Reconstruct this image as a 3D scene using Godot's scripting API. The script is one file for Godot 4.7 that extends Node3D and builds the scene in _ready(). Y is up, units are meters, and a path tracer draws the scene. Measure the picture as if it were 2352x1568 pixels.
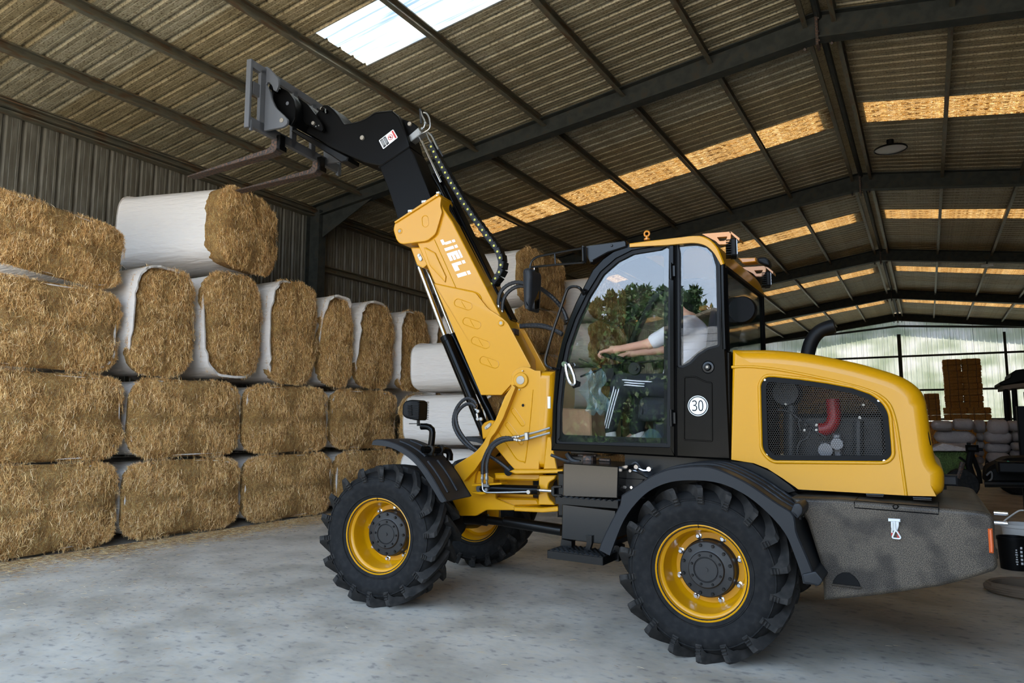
extends Node3D
# A straw barn with a yellow telescopic wheel loader. World axes follow the barn: -z runs down its length, y is up, metres.

const BARN_FRONT := 1.41
const WALL_X := -9.8
const RIDGE_X := -0.95
const RIB := 0.2275
const FLOOR_A := -0.0355
const FLOOR_S := -0.0172
var M := {}
var rng := RandomNumberGenerator.new()
var FT := Transform3D(Basis(Vector3.UP, 0.122173), Vector3(-2.6, 0, -5.36))   # front half of the loader, steered a little
var base := Vector3(-2.4, 0, -5.36)

class MB:                                                            # collects triangles and turns them into one mesh
	var t := PackedVector3Array()
	var xf := Transform3D()
	func tri(a: Vector3, b: Vector3, c: Vector3):
		t.append(xf * a); t.append(xf * b); t.append(xf * c)
	func quad(a: Vector3, b: Vector3, c: Vector3, d: Vector3):
		tri(a, b, c); tri(a, c, d)
	func fix(from: int):                                              # turns a closed piece so that its faces look outwards
		var v := 0.0
		var o := t[from] if from < t.size() else Vector3.ZERO
		for i in range(from, t.size(), 3):
			v += (t[i] - o).dot((t[i + 2] - o).cross(t[i + 1] - o))
		if v < 0:
			for i in range(from, t.size(), 3):
				var k := t[i + 1]; t[i + 1] = t[i + 2]; t[i + 2] = k
	static func area(p: PackedVector2Array) -> float:
		var a := 0.0
		for i in p.size():
			a += p[i].cross(p[(i + 1) % p.size()])
		return a * 0.5
	static func inset(p: PackedVector2Array, d: float) -> PackedVector2Array:
		var o := PackedVector2Array()
		var n := p.size()
		for i in n:
			var e := (p[i] - p[(i + n - 1) % n]).normalized()
			var f := (p[(i + 1) % n] - p[i]).normalized()
			var ne := Vector2(-e.y, e.x)
			var nf := Vector2(-f.y, f.x)
			var m := ne + nf
			var l := m.length_squared()
			m = m * (2.0 / l) if l > 0.25 else ne
			o.append(p[i] + m * d)
		return o
	func ext(poly, z0: float, z1: float, bev := 0.0, steps := 1, caps := true):   # outline in x-y pushed along z, edges rounded by bev
		var p: PackedVector2Array = poly if poly is PackedVector2Array else G.V(poly)
		if area(p) < 0: p.reverse()
		if z0 > z1:
			var k := z0; z0 = z1; z1 = k
		bev = minf(bev, (z1 - z0) * 0.49)
		var from := t.size()
		var loops := []
		var zs := []
		if bev > 0:
			for k in steps + 1:
				var a := PI / 2 * k / steps
				loops.append(inset(p, bev * (1 - sin(a)))); zs.append(z0 + bev * (1 - cos(a)))
			for k in steps + 1:
				var a := PI / 2 * (steps - k) / steps
				loops.append(inset(p, bev * (1 - sin(a)))); zs.append(z1 - bev * (1 - cos(a)))
		else:
			loops = [p, p]; zs = [z0, z1]
		var n := p.size()
		for k in loops.size() - 1:
			for i in n:
				var j := (i + 1) % n
				quad(Vector3(loops[k][i].x, loops[k][i].y, zs[k]), Vector3(loops[k][j].x, loops[k][j].y, zs[k]), Vector3(loops[k + 1][j].x, loops[k + 1][j].y, zs[k + 1]), Vector3(loops[k + 1][i].x, loops[k + 1][i].y, zs[k + 1]))
		if caps:
			var ix := Geometry2D.triangulate_polygon(p)
			var last: int = loops.size() - 1
			for i in range(0, ix.size(), 3):
				var q := [ix[i], ix[i + 1], ix[i + 2]]
				if (p[q[1]] - p[q[0]]).cross(p[q[2]] - p[q[0]]) < 0: q.reverse()
				tri(Vector3(loops[0][q[0]].x, loops[0][q[0]].y, zs[0]), Vector3(loops[0][q[2]].x, loops[0][q[2]].y, zs[0]), Vector3(loops[0][q[1]].x, loops[0][q[1]].y, zs[0]))
				tri(Vector3(loops[last][q[0]].x, loops[last][q[0]].y, zs[last]), Vector3(loops[last][q[1]].x, loops[last][q[1]].y, zs[last]), Vector3(loops[last][q[2]].x, loops[last][q[2]].y, zs[last]))
		fix(from)
	func band(o: PackedVector2Array, i: PackedVector2Array, z0: float, z1: float, bev := 0.0):   # a strip between two open paths that run the same way
		var n := 70
		var a := G.even(o, n); var c := G.even(i, n)
		var from := t.size()
		for k in n:
			var da := (c[k] - a[k]).limit_length(bev); var db := (c[k + 1] - a[k + 1]).limit_length(bev)
			var za := z1 - bev
			quad(G.v3(a[k], z0), G.v3(a[k + 1], z0), G.v3(a[k + 1], za), G.v3(a[k], za))
			quad(G.v3(a[k], za), G.v3(a[k + 1], za), G.v3(a[k + 1] + db, z1), G.v3(a[k] + da, z1))
			quad(G.v3(a[k] + da, z1), G.v3(a[k + 1] + db, z1), G.v3(c[k + 1], z1), G.v3(c[k], z1))
			quad(G.v3(c[k], z1), G.v3(c[k + 1], z1), G.v3(c[k + 1], z0), G.v3(c[k], z0))
			quad(G.v3(c[k], z0), G.v3(c[k + 1], z0), G.v3(a[k + 1], z0), G.v3(a[k], z0))
		for k in [0, n]:
			quad(G.v3(a[k], z0), G.v3(a[k], z1), G.v3(c[k], z1), G.v3(c[k], z0))
		fix(from)
	func box(c: Vector3, s: Vector3, bev := 0.004):
		ext2(PackedVector2Array([Vector2(c.x - s.x / 2, c.y - s.y / 2), Vector2(c.x + s.x / 2, c.y - s.y / 2), Vector2(c.x + s.x / 2, c.y + s.y / 2), Vector2(c.x - s.x / 2, c.y + s.y / 2)]), c.z - s.z / 2, c.z + s.z / 2, bev)
	func ext2(p, z0, z1, bev): ext(p, z0, z1, minf(bev, 0.3 * absf(z1 - z0)))
	func ring(outer, inner, z0: float, z1: float, bev := 0.0):          # a frame between two outlines
		var a: PackedVector2Array = outer if outer is PackedVector2Array else G.V(outer)
		var b: PackedVector2Array = inner if inner is PackedVector2Array else G.V(inner)
		var c := Vector2.ZERO
		for q in b: c += q / b.size()
		var angs := []
		for q in a: angs.append((q - c).angle())
		for q in b: angs.append((q - c).angle())
		angs.sort()
		var pa := PackedVector2Array(); var pb := PackedVector2Array()
		var prev := -99.0
		for g in angs:
			if g - prev < 0.002: continue
			prev = g
			pa.append(G.ray_hit(a, c, g)); pb.append(G.ray_hit(b, c, g))
		var from := t.size()
		var n := pa.size()
		var ai := inset(pa, bev) if area(pa) > 0 else inset(pa, -bev)
		for k in n:
			var j := (k + 1) % n
			var la := [pa[k], pa[j], pb[k], pb[j]]
			var zf := z1 - bev
			quad(G.v3(pa[k], z0), G.v3(pa[j], z0), G.v3(pa[j], zf), G.v3(pa[k], zf))
			if bev > 0: quad(G.v3(pa[k], zf), G.v3(pa[j], zf), G.v3(ai[j], z1), G.v3(ai[k], z1))
			quad(G.v3(ai[k], z1), G.v3(ai[j], z1), G.v3(pb[j], z1), G.v3(pb[k], z1))
			quad(G.v3(pb[k], z1), G.v3(pb[j], z1), G.v3(pb[j], z0), G.v3(pb[k], z0))
			quad(G.v3(pb[k], z0), G.v3(pb[j], z0), G.v3(pa[j], z0), G.v3(pa[k], z0))
		fix(from)
	func tube(path: Array, r, sides := 10, wrap := 0.0):               # r: a number or one per point; wrap > 0 makes spiral hose ribs
		var n := path.size()
		var from := t.size()
		var up := Vector3.UP
		var d0: Vector3 = (path[1] - path[0]).normalized()
		if absf(d0.dot(up)) > 0.95: up = Vector3.RIGHT
		var u := (up - d0 * up.dot(d0)).normalized()
		var rings := []
		for i in n:
			var d: Vector3 = (path[mini(i + 1, n - 1)] - path[maxi(i - 1, 0)]).normalized()
			u = (u - d * u.dot(d)).normalized()
			var w := d.cross(u)
			var rr: float = r[i] if r is Array else r
			var ring_ := []
			for k in sides:
				var a := TAU * k / sides
				var q := rr
				if wrap > 0: q = rr * (1.0 + wrap * (1.0 if (i + k * 4 / sides) % 4 < 2 else -1.0))
				ring_.append(path[i] + u * (cos(a) * q) + w * (sin(a) * q))
			rings.append(ring_)
		for i in n - 1:
			for k in sides:
				var j := (k + 1) % sides
				quad(rings[i][k], rings[i][j], rings[i + 1][j], rings[i + 1][k])
		for k in range(1, sides - 1):
			tri(rings[0][0], rings[0][k + 1], rings[0][k]); tri(rings[n - 1][0], rings[n - 1][k], rings[n - 1][k + 1])
		fix(from)
	func lathe(prof: Array, at: Transform3D, sides := 32, closed := false):   # prof: [r, z] pairs turned round the local z axis
		var from := t.size()
		var m := prof.size()
		var end := m if closed else m - 1
		for k in sides:
			var a := TAU * k / sides
			var b := TAU * (k + 1) / sides
			for i in end:
				var p = prof[i]; var q = prof[(i + 1) % m]
				var A := at * Vector3(p[0] * cos(a), p[0] * sin(a), p[1]); var B := at * Vector3(p[0] * cos(b), p[0] * sin(b), p[1])
				var C := at * Vector3(q[0] * cos(b), q[0] * sin(b), q[1]); var D := at * Vector3(q[0] * cos(a), q[0] * sin(a), q[1])
				if p[0] > 1e-6: tri(A, B, C)
				if q[0] > 1e-6: tri(A, C, D)
		fix(from)
	func bolt(p: Vector3, axis: Vector3, r: float, h: float):           # hexagon head with a chamfer
		var at := Transform3D(G.basis_z(axis), p)
		lathe([[0.0, 0.0], [r, 0.0], [r, h * 0.75], [r * 0.82, h], [0.0, h]], at, 6)
	func disc(p: Vector3, axis: Vector3, r: float, h: float, sides := 20):
		lathe([[0.0, 0.0], [r, 0.0], [r, h * 0.8], [r * 0.93, h], [0.0, h]], Transform3D(G.basis_z(axis), p), sides)
	func grid(f: Callable, nu: int, nv: int, close := false):
		var from := t.size()
		var g := []
		for i in nu + 1:
			var row := []
			for j in nv + 1: row.append(f.call(float(i) / nu, float(j) / nv))
			g.append(row)
		for i in nu:
			for j in nv: quad(g[i][j], g[i + 1][j], g[i + 1][j + 1], g[i][j + 1])
		if close: fix(from)
	func mesh(angle := 35.0) -> ArrayMesh:
		var n := t.size()
		var fn := PackedVector3Array(); fn.resize(n / 3)
		var ids := {}
		var of := PackedInt32Array(); of.resize(n)
		var lists := []
		for f in n / 3:
			fn[f] = (t[f * 3 + 2] - t[f * 3]).cross(t[f * 3 + 1] - t[f * 3])
			for k in 3:
				var p := t[f * 3 + k]
				var key := Vector3i(roundi(p.x * 4000), roundi(p.y * 4000), roundi(p.z * 4000))
				var id: int = ids.get(key, -1)
				if id < 0:
					id = lists.size(); ids[key] = id; lists.append(PackedInt32Array())
				of[f * 3 + k] = id
				lists[id].append(f)
		var un := PackedVector3Array(); un.resize(n / 3)
		for f in n / 3: un[f] = fn[f].normalized()
		var c := cos(deg_to_rad(angle))
		var nn := PackedVector3Array(); nn.resize(n)
		for i in n:
			var f := i / 3
			var me := un[f]
			var s := Vector3.ZERO
			for g in lists[of[i]]:
				if un[g].dot(me) >= c: s += fn[g]
			nn[i] = s.normalized() if s.length_squared() > 1e-24 else me
		var arr := []
		arr.resize(Mesh.ARRAY_MAX)
		arr[Mesh.ARRAY_VERTEX] = t
		arr[Mesh.ARRAY_NORMAL] = nn
		var m := ArrayMesh.new()
		if n: m.add_surface_from_arrays(Mesh.PRIMITIVE_TRIANGLES, arr)
		return m

class G:
	static func V(a: Array) -> PackedVector2Array:
		var p := PackedVector2Array()
		for i in range(0, a.size() - 1, 2): p.append(Vector2(a[i], a[i + 1]))
		return p
	static func v3(p: Vector2, z: float) -> Vector3: return Vector3(p.x, p.y, z)
	static func basis_z(axis: Vector3) -> Basis:
		var z := axis.normalized()
		var x := (Vector3.UP if absf(z.y) < 0.9 else Vector3.RIGHT).cross(z).normalized()
		return Basis(x, z.cross(x), z)
	static func ray_hit(p: PackedVector2Array, c: Vector2, g: float) -> Vector2:
		var d := Vector2(cos(g), sin(g))
		var best := 0.0
		for i in p.size():
			var a := p[i] - c
			var e := p[(i + 1) % p.size()] - p[i]
			var den := d.cross(e)
			if absf(den) < 1e-12: continue
			var k := a.cross(e) / den
			var s := a.cross(d) / den
			if k > best and s >= -1e-5 and s <= 1.00001: best = k
		return c + d * best
	static func soft(a: Array, r, seg := 5) -> PackedVector2Array:       # outline with rounded corners, r a number or one per corner
		var p := V(a)
		var o := PackedVector2Array()
		var n := p.size()
		for i in n:
			var rr: float = r[i] if r is Array else r
			var e := p[(i + n - 1) % n] - p[i]
			var f := p[(i + 1) % n] - p[i]
			var d := minf(rr, 0.48 * minf(e.length(), f.length()))
			if d < 0.001:
				o.append(p[i]); continue
			var s := p[i] + e.normalized() * d
			var q := p[i] + f.normalized() * d
			for k in seg + 1:
				var u := float(k) / seg
				o.append(s.lerp(p[i], u).lerp(p[i].lerp(q, u), u))
		return o
	static func curve(a: Array, per := 8, closed := false) -> Array:       # Catmull-Rom through 3D points
		var o := []
		var n := a.size()
		for i in (n if closed else n - 1):
			var p0 = a[(i + n - 1) % n] if closed else a[maxi(i - 1, 0)]
			var p3 = a[(i + 2) % n] if closed else a[mini(i + 2, n - 1)]
			for k in per: o.append(a[i].cubic_interpolate(a[(i + 1) % n], p0, p3, float(k) / per))
		if not closed: o.append(a[n - 1])
		return o
	static func smooth2(a: Array, per := 5) -> PackedVector2Array:          # open Catmull-Rom in 2D
		var p := V(a)
		var o := PackedVector2Array()
		for i in p.size() - 1:
			for k in per: o.append(p[i].cubic_interpolate(p[i + 1], p[maxi(i - 1, 0)], p[mini(i + 2, p.size() - 1)], float(k) / per))
		o.append(p[p.size() - 1])
		return o
	static func along(path: Array, step: float) -> Array:                  # the same path with points every step metres
		var o := [path[0]]
		var left := step
		for i in path.size() - 1:
			var a: Vector3 = path[i]; var b: Vector3 = path[i + 1]
			var l := a.distance_to(b)
			var s := left
			while s <= l:
				o.append(a.lerp(b, s / l)); s += step
			left = s - l
		return o
	static func even(p: PackedVector2Array, n: int) -> PackedVector2Array:      # n + 1 points spread evenly along a path
		var l := PackedFloat32Array([0.0])
		for i in range(1, p.size()): l.append(l[i - 1] + p[i].distance_to(p[i - 1]))
		var o := PackedVector2Array()
		var j := 0
		for k in n + 1:
			var s: float = l[l.size() - 1] * k / n
			while j < p.size() - 2 and l[j + 1] < s: j += 1
			o.append(p[j].lerp(p[j + 1], clampf((s - l[j]) / maxf(l[j + 1] - l[j], 1e-9), 0, 1)))
		return o
	static func circle(c: Vector2, r: float, n := 24) -> PackedVector2Array:
		var o := PackedVector2Array()
		for k in n: o.append(c + Vector2(cos(TAU * k / n), sin(TAU * k / n)) * r)
		return o
	static func slot(a: Vector2, b: Vector2, r: float, n := 8) -> PackedVector2Array:   # a long hole's outline
		var d := (b - a).angle()
		var o := PackedVector2Array()
		for k in n + 1: o.append(b + Vector2.from_angle(d - PI / 2 + PI * k / n) * r)
		for k in n + 1: o.append(a + Vector2.from_angle(d + PI / 2 + PI * k / n) * r)
		return o

func ground(x: float) -> float: return FLOOR_A + FLOOR_S * x

func tag(o: Node3D, label := "", category := "", group := "", kind := "") -> Node3D:
	if label: o.set_meta("label", label)
	if category: o.set_meta("category", category)
	if group: o.set_meta("group", group)
	if kind: o.set_meta("kind", kind)
	return o

func thing(called: String, label: String, category: String, at := Vector3.ZERO, group := "", kind := "") -> Node3D:
	var o := Node3D.new()
	o.name = called
	add_child(o, true)
	o.position = at
	return tag(o, label, category, group, kind)

func put(called: String, mesh, mat: Material, parent: Node3D = self, angle := 35.0) -> MeshInstance3D:
	var o := MeshInstance3D.new()
	o.name = called
	o.mesh = mesh.mesh(angle) if mesh is MB else mesh
	o.material_override = mat
	parent.add_child(o, true)
	return o

func copies(called: String, mesh: Mesh, mat: Material, where: Array, tints: Array, parent: Node3D = self) -> MultiMeshInstance3D:
	var mm := MultiMesh.new()
	mm.transform_format = MultiMesh.TRANSFORM_3D
	mm.use_colors = not tints.is_empty()
	mm.mesh = mesh
	mm.instance_count = where.size()
	for i in where.size():
		mm.set_instance_transform(i, where[i])
		if mm.use_colors: mm.set_instance_color(i, tints[i])
	var o := MultiMeshInstance3D.new()
	o.name = called
	o.multimesh = mm
	o.material_override = mat
	parent.add_child(o, true)
	o.set_meta("kind", "stuff")
	return o

func _ready():
	var cam := Camera3D.new()
	cam.name = "camera"
	cam.fov = 50.17
	cam.near = 0.05
	cam.far = 400.0
	cam.position = Vector3(0, 1.335, 0)
	cam.basis = Basis(Vector3.UP, deg_to_rad(29.52)) * Basis(Vector3.RIGHT, deg_to_rad(6.53))
	add_child(cam)
	cam.make_current()
	var sky := ProceduralSkyMaterial.new()
	sky.sky_top_color = Color(0.62, 0.73, 0.86)
	sky.sky_horizon_color = Color(0.86, 0.89, 0.92)
	sky.sky_curve = 0.12
	sky.ground_bottom_color = Color(0.35, 0.34, 0.32)
	sky.ground_horizon_color = Color(0.55, 0.56, 0.56)
	sky.sun_angle_max = 1.0
	sky.energy_multiplier = 3.0
	var env := Environment.new()
	env.background_mode = Environment.BG_SKY
	env.sky = Sky.new()
	env.sky.sky_material = sky
	env.ambient_light_source = Environment.AMBIENT_SOURCE_DISABLED
	env.tonemap_mode = Environment.TONE_MAPPER_LINEAR
	env.tonemap_exposure = 3.4
	env.sdfgi_enabled = true
	env.ssao_enabled = true
	env.ssil_enabled = true
	var we := WorldEnvironment.new()
	we.name = "world_environment"
	we.environment = env
	add_child(we)
	var sun := DirectionalLight3D.new()
	sun.name = "sun"
	sun.light_color = Color(1.0, 0.95, 0.86)
	sun.light_energy = 4.0
	sun.light_angular_distance = 0.6
	sun.shadow_enabled = true
	sun.sky_mode = DirectionalLight3D.SKY_MODE_LIGHT_ONLY
	sun.basis = Basis.looking_at(-Vector3(0.35, 1.25, -0.62).normalized())   # high, behind the barn
	add_child(sun)
	rng.seed = 7
	make_materials()
	build_setting()
	build_loader()
	build_bales()
	build_back()
	build_outside()

func mat(called: String, c: Color, rough := 0.6, metal := 0.0) -> StandardMaterial3D:
	var m := StandardMaterial3D.new()
	m.resource_name = called
	m.albedo_color = c
	m.roughness = rough
	m.metallic = metal
	M[called] = m
	return m

func noise(freq: float, kind := FastNoiseLite.TYPE_SIMPLEX_SMOOTH, octaves := 4, sd := 1) -> FastNoiseLite:
	var n := FastNoiseLite.new()
	n.noise_type = kind
	n.frequency = freq
	n.fractal_octaves = octaves
	n.seed = sd
	return n

func ramp(stops: Array) -> Gradient:
	var g := Gradient.new()
	var o := PackedFloat32Array(); var c := PackedColorArray()
	for s in stops:
		o.append(s[0]); c.append(s[1])
	g.offsets = o; g.colors = c
	return g

func ntex(n: FastNoiseLite, g: Gradient = null, size := 512, normal := false, strength := 4.0) -> NoiseTexture2D:
	var t := NoiseTexture2D.new()
	t.width = size; t.height = size
	t.seamless = true
	t.noise = n
	if normal:
		t.as_normal_map = true; t.bump_strength = strength
	if g: t.color_ramp = g
	return t

func tri(m: StandardMaterial3D, scale: Vector3, world := false) -> StandardMaterial3D:
	m.uv1_triplanar = true
	m.uv1_world_triplanar = world
	m.uv1_scale = scale
	return m

func detail(m: StandardMaterial3D, t: Texture2D, scale: Vector3, blend := BaseMaterial3D.BLEND_MODE_MUL, world := false) -> StandardMaterial3D:
	m.detail_enabled = true
	m.detail_albedo = t
	m.detail_blend_mode = blend
	m.detail_uv_layer = BaseMaterial3D.DETAIL_UV_2
	m.uv2_triplanar = true
	m.uv2_world_triplanar = world
	m.uv2_scale = scale
	return m

func straw_images(streak: float, sd: int) -> Array:                       # [colour, height] of crossed dry stalks
	var s := 768
	var im := Image.create(s, s, false, Image.FORMAT_RGB8)
	var hi := Image.create(s, s, false, Image.FORMAT_RGB8)
	im.fill(Color(0.56, 0.40, 0.21)); hi.fill(Color(0.1, 0.1, 0.1))
	var r := RandomNumberGenerator.new()
	r.seed = sd
	var tones := [Color(0.74, 0.58, 0.34), Color(0.66, 0.48, 0.25), Color(0.57, 0.41, 0.21), Color(0.80, 0.67, 0.44), Color(0.48, 0.34, 0.17), Color(0.69, 0.53, 0.30), Color(0.87, 0.78, 0.60)]
	for k in 9000:
		var a := r.randf_range(0, PI)
		if r.randf() < streak: a = PI / 2 + r.randfn(0, 0.35)
		var l := r.randi_range(14, 46)
		var c: Color = tones[r.randi() % (7 if r.randf() < 0.4 else 6)]
		c = c * r.randf_range(1.15, 1.65)
		var p := Vector2(r.randf() * s, r.randf() * s)
		var d := Vector2.from_angle(a)
		var h := 0.25 + 0.75 * float(k) / 9000.0 * r.randf_range(0.6, 1.0)
		var bend := r.randf_range(-0.012, 0.012)
		for i in l:
			var x := posmod(int(p.x), s)
			var y := posmod(int(p.y), s)
			im.set_pixel(x, y, c); hi.set_pixel(x, y, Color(h, h, h))
			x = (x + 1) % s
			im.set_pixel(x, y, c * 0.9); hi.set_pixel(x, y, Color(h, h, h) * 0.9)
			p += d
			d = d.rotated(bend)
	im.generate_mipmaps(); hi.generate_mipmaps()
	return [ImageTexture.create_from_image(im), ImageTexture.create_from_image(hi)]

func make_materials():
	var m: StandardMaterial3D
	# paint and metal of the loader
	m = mat("yellow_paint", Color(0.785, 0.55, 0.01), 0.36)
	m.metallic_specular = 0.4
	m.clearcoat_enabled = true; m.clearcoat = 0.22; m.clearcoat_roughness = 0.12
	m = mat("orange_paint", Color(0.80, 0.50, 0.08), 0.35)
	m.clearcoat_enabled = true; m.clearcoat = 0.4; m.clearcoat_roughness = 0.15
	m = mat("tank_paint", Color(0.055, 0.05, 0.047), 0.16)
	m = mat("black_paint", Color(0.035, 0.032, 0.03), 0.2)
	m.metallic_specular = 0.2; m.clearcoat_enabled = true; m.clearcoat = 0.10; m.clearcoat_roughness = 0.08
	m = mat("black_steel", Color(0.05, 0.048, 0.047), 0.32)
	m.metallic_specular = 0.4
	m = mat("boom_black", Color(0.04, 0.037, 0.034), 0.4)
	m.metallic_specular = 0.22
	m = mat("dusty_black", Color(1.25, 1.22, 1.18), 0.5)
	m.albedo_texture = ntex(noise(0.33, FastNoiseLite.TYPE_SIMPLEX_SMOOTH, 3, 5), ramp([[0.0, Color(0.05, 0.048, 0.047)], [0.36, Color(0.13, 0.122, 0.115)], [0.54, Color(0.31, 0.285, 0.25)], [1.0, Color(0.38, 0.345, 0.30)]]))
	tri(m, Vector3.ONE * 1.3)
	detail(m, ntex(noise(0.012, FastNoiseLite.TYPE_SIMPLEX_SMOOTH, 3, 9), ramp([[0.3, Color(0.72, 0.72, 0.73)], [0.55, Color(1, 1, 1)]])), Vector3.ONE * 0.5)
	m.heightmap_enabled = true
	m.heightmap_texture = ntex(noise(0.25, FastNoiseLite.TYPE_SIMPLEX_SMOOTH, 2, 4)); m.heightmap_scale = 0.18
	m.metallic_specular = 0.3; m.clearcoat_enabled = true; m.clearcoat = 0.12; m.clearcoat_roughness = 0.25
	m = mat("hub_black", Color(0.12, 0.112, 0.108), 0.42, 0.1)
	m.heightmap_enabled = true; m.heightmap_texture = ntex(noise(0.2, FastNoiseLite.TYPE_SIMPLEX_SMOOTH, 2, 14)); m.heightmap_scale = 0.04
	tri(m, Vector3.ONE * 4)
	m = mat("plastic", Color(0.135, 0.138, 0.145), 0.5)
	m.metallic_specular = 0.35
	mat("dark_plastic", Color(0.055, 0.055, 0.058), 0.5).metallic_specular = 0.3
	m = mat("rubber", Color(0.8, 0.8, 0.8), 0.75)
	m.metallic_specular = 0.3
	m.albedo_texture = ntex(noise(0.02, FastNoiseLite.TYPE_SIMPLEX_SMOOTH, 5, 21), ramp([[0.25, Color(0.11, 0.108, 0.108)], [0.5, Color(0.135, 0.132, 0.13)], [0.8, Color(0.18, 0.172, 0.165)]]))
	tri(m, Vector3.ONE * 1.6)
	m = m.duplicate(); m.albedo_color = Color(1.15, 1.13, 1.1); M["tread_rubber"] = m
	mat("hose", Color(0.13, 0.13, 0.135), 0.55)
	mat("chrome", Color(0.82, 0.82, 0.83), 0.13, 1.0)
	mat("steel", Color(0.66, 0.655, 0.64), 0.34, 0.85)
	mat("pin_steel", Color(0.62, 0.58, 0.52), 0.5, 0.5)
	mat("grey_paint", Color(0.36, 0.365, 0.375), 0.42, 0.05)
	m = mat("rusty_steel", Color(1, 1, 1), 0.55, 0.25)
	m.albedo_texture = ntex(noise(0.03, FastNoiseLite.TYPE_SIMPLEX_SMOOTH, 4, 31), ramp([[0.3, Color(0.20, 0.19, 0.19)], [0.5, Color(0.30, 0.25, 0.22)], [0.7, Color(0.42, 0.31, 0.24)]]))
	tri(m, Vector3.ONE * 2.0)
	mat("cream_mark", Color(0.80, 0.79, 0.36), 0.5)
	mat("white_print", Color(0.92, 0.93, 0.94), 0.35)
	mat("black_print", Color(0.045, 0.045, 0.048), 0.5).metallic_specular = 0.25
	mat("red_print", Color(0.76, 0.22, 0.2), 0.5)
	mat("red_hose", Color(0.62, 0.07, 0.08), 0.4)
	mat("orange_lens", Color(0.80, 0.36, 0.16), 0.25)
	mat("lamp_lens", Color(0.75, 0.76, 0.78), 0.2, 0.3)
	mat("engine_grey", Color(0.17, 0.175, 0.18), 0.5, 0.2)
	mat("cast_metal", Color(0.50, 0.50, 0.51), 0.45, 0.6)
	mat("white_plastic", Color(0.86, 0.86, 0.85), 0.45)
	m = mat("glass", Color(0.05, 0.07, 0.07, 0.02), 0.0, 0.0)
	m.transparency = BaseMaterial3D.TRANSPARENCY_ALPHA; m.metallic_specular = 0.5
	m = mat("far_glass", Color(0.02, 0.05, 0.045, 0.5), 0.03)
	m.transparency = BaseMaterial3D.TRANSPARENCY_ALPHA
	m = mat("rear_glass", Color(0.10, 0.20, 0.18, 0.35), 0.03, 0.03)
	m.transparency = BaseMaterial3D.TRANSPARENCY_ALPHA
	m = mat("mirror_glass", Color(0.85, 0.86, 0.88), 0.04, 1.0)
	# barn
	m = mat("roof_sheet", Color(1, 1, 1), 0.5, 0.25)
	m.albedo_texture = ntex(noise(0.01, FastNoiseLite.TYPE_SIMPLEX_SMOOTH, 4, 41), ramp([[0.2, Color(0.58, 0.54, 0.44)], [0.5, Color(0.66, 0.62, 0.51)], [0.8, Color(0.71, 0.67, 0.57)]]))
	tri(m, Vector3(0.35, 0.35, 1.6), true)
	detail(m, ntex(noise(0.06, FastNoiseLite.TYPE_SIMPLEX_SMOOTH, 4, 43), ramp([[0.5, Color(1, 1, 1)], [0.66, Color(0.9, 0.88, 0.84)], [0.78, Color(0.5, 0.44, 0.36)]])), Vector3(0.8, 0.8, 1.3), BaseMaterial3D.BLEND_MODE_MUL, true)
	m = m.duplicate(); m.albedo_color = Color(0.93, 0.92, 0.90); M["roof_sheet_dull"] = m
	m = m.duplicate(); m.albedo_color = Color(0.97, 0.93, 0.86); M["roof_sheet_warm"] = m
	m = mat("wall_sheet", Color(1, 1, 1), 0.55, 0.2)
	m.albedo_texture = ntex(noise(0.02, FastNoiseLite.TYPE_SIMPLEX_SMOOTH, 4, 51), ramp([[0.2, Color(0.36, 0.335, 0.285)], [0.5, Color(0.41, 0.39, 0.34)], [0.8, Color(0.46, 0.44, 0.39)]]))
	tri(m, Vector3(0.6, 0.18, 1.2), true)
	m = mat("frame_steel", Color(1, 1, 1), 0.6)
	m.metallic_specular = 0.3
	m.albedo_texture = ntex(noise(0.015, FastNoiseLite.TYPE_SIMPLEX_SMOOTH, 4, 61), ramp([[0.2, Color(0.19, 0.20, 0.188)], [0.6, Color(0.23, 0.238, 0.225)], [0.9, Color(0.26, 0.235, 0.20)]]))
	tri(m, Vector3.ONE * 0.6, true)
	m = mat("purlin_steel", Color(1, 1, 1), 0.48, 0.3)
	m.albedo_texture = ntex(noise(0.012, FastNoiseLite.TYPE_SIMPLEX_SMOOTH, 4, 63), ramp([[0.2, Color(0.36, 0.35, 0.30)], [0.55, Color(0.44, 0.42, 0.35)], [0.85, Color(0.40, 0.31, 0.22)]]))
	tri(m, Vector3(1.5, 1.5, 0.4), true)
	m = mat("clear_sheet", Color(1, 1, 1), 0.5)
	m.albedo_texture = ntex(noise(0.02, FastNoiseLite.TYPE_SIMPLEX_SMOOTH, 3, 70), ramp([[0.3, Color(0.62, 0.68, 0.75)], [0.45, Color(0.80, 0.82, 0.83)], [0.7, Color(0.90, 0.90, 0.87)]]))
	tri(m, Vector3(0.05, 0.3, 1.1), true)
	m.backlight_enabled = true; m.backlight = Color(1, 1, 1)
	m = mat("dirty_sheet", Color(1, 1, 1), 0.6)
	m.albedo_texture = ntex(noise(0.05, FastNoiseLite.TYPE_SIMPLEX_SMOOTH, 5, 71), ramp([[0.25, Color(0.36, 0.27, 0.15)], [0.40, Color(0.68, 0.56, 0.36)], [0.48, Color(0.95, 0.87, 0.68)], [0.56, Color(0.86, 0.855, 0.83)], [0.68, Color(0.74, 0.61, 0.38)]]))
	tri(m, Vector3(0.22, 0.6, 2.4), true)
	detail(m, ntex(noise(0.09, FastNoiseLite.TYPE_SIMPLEX_SMOOTH, 4, 72), ramp([[0.28, Color(0.45, 0.36, 0.25)], [0.42, Color(0.92, 0.89, 0.84)], [0.55, Color(1, 1, 1)]])), Vector3(1.2, 1.2, 1.6), BaseMaterial3D.BLEND_MODE_MUL, true)
	m.backlight_enabled = true; m.backlight = Color(1, 1, 1)
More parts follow.
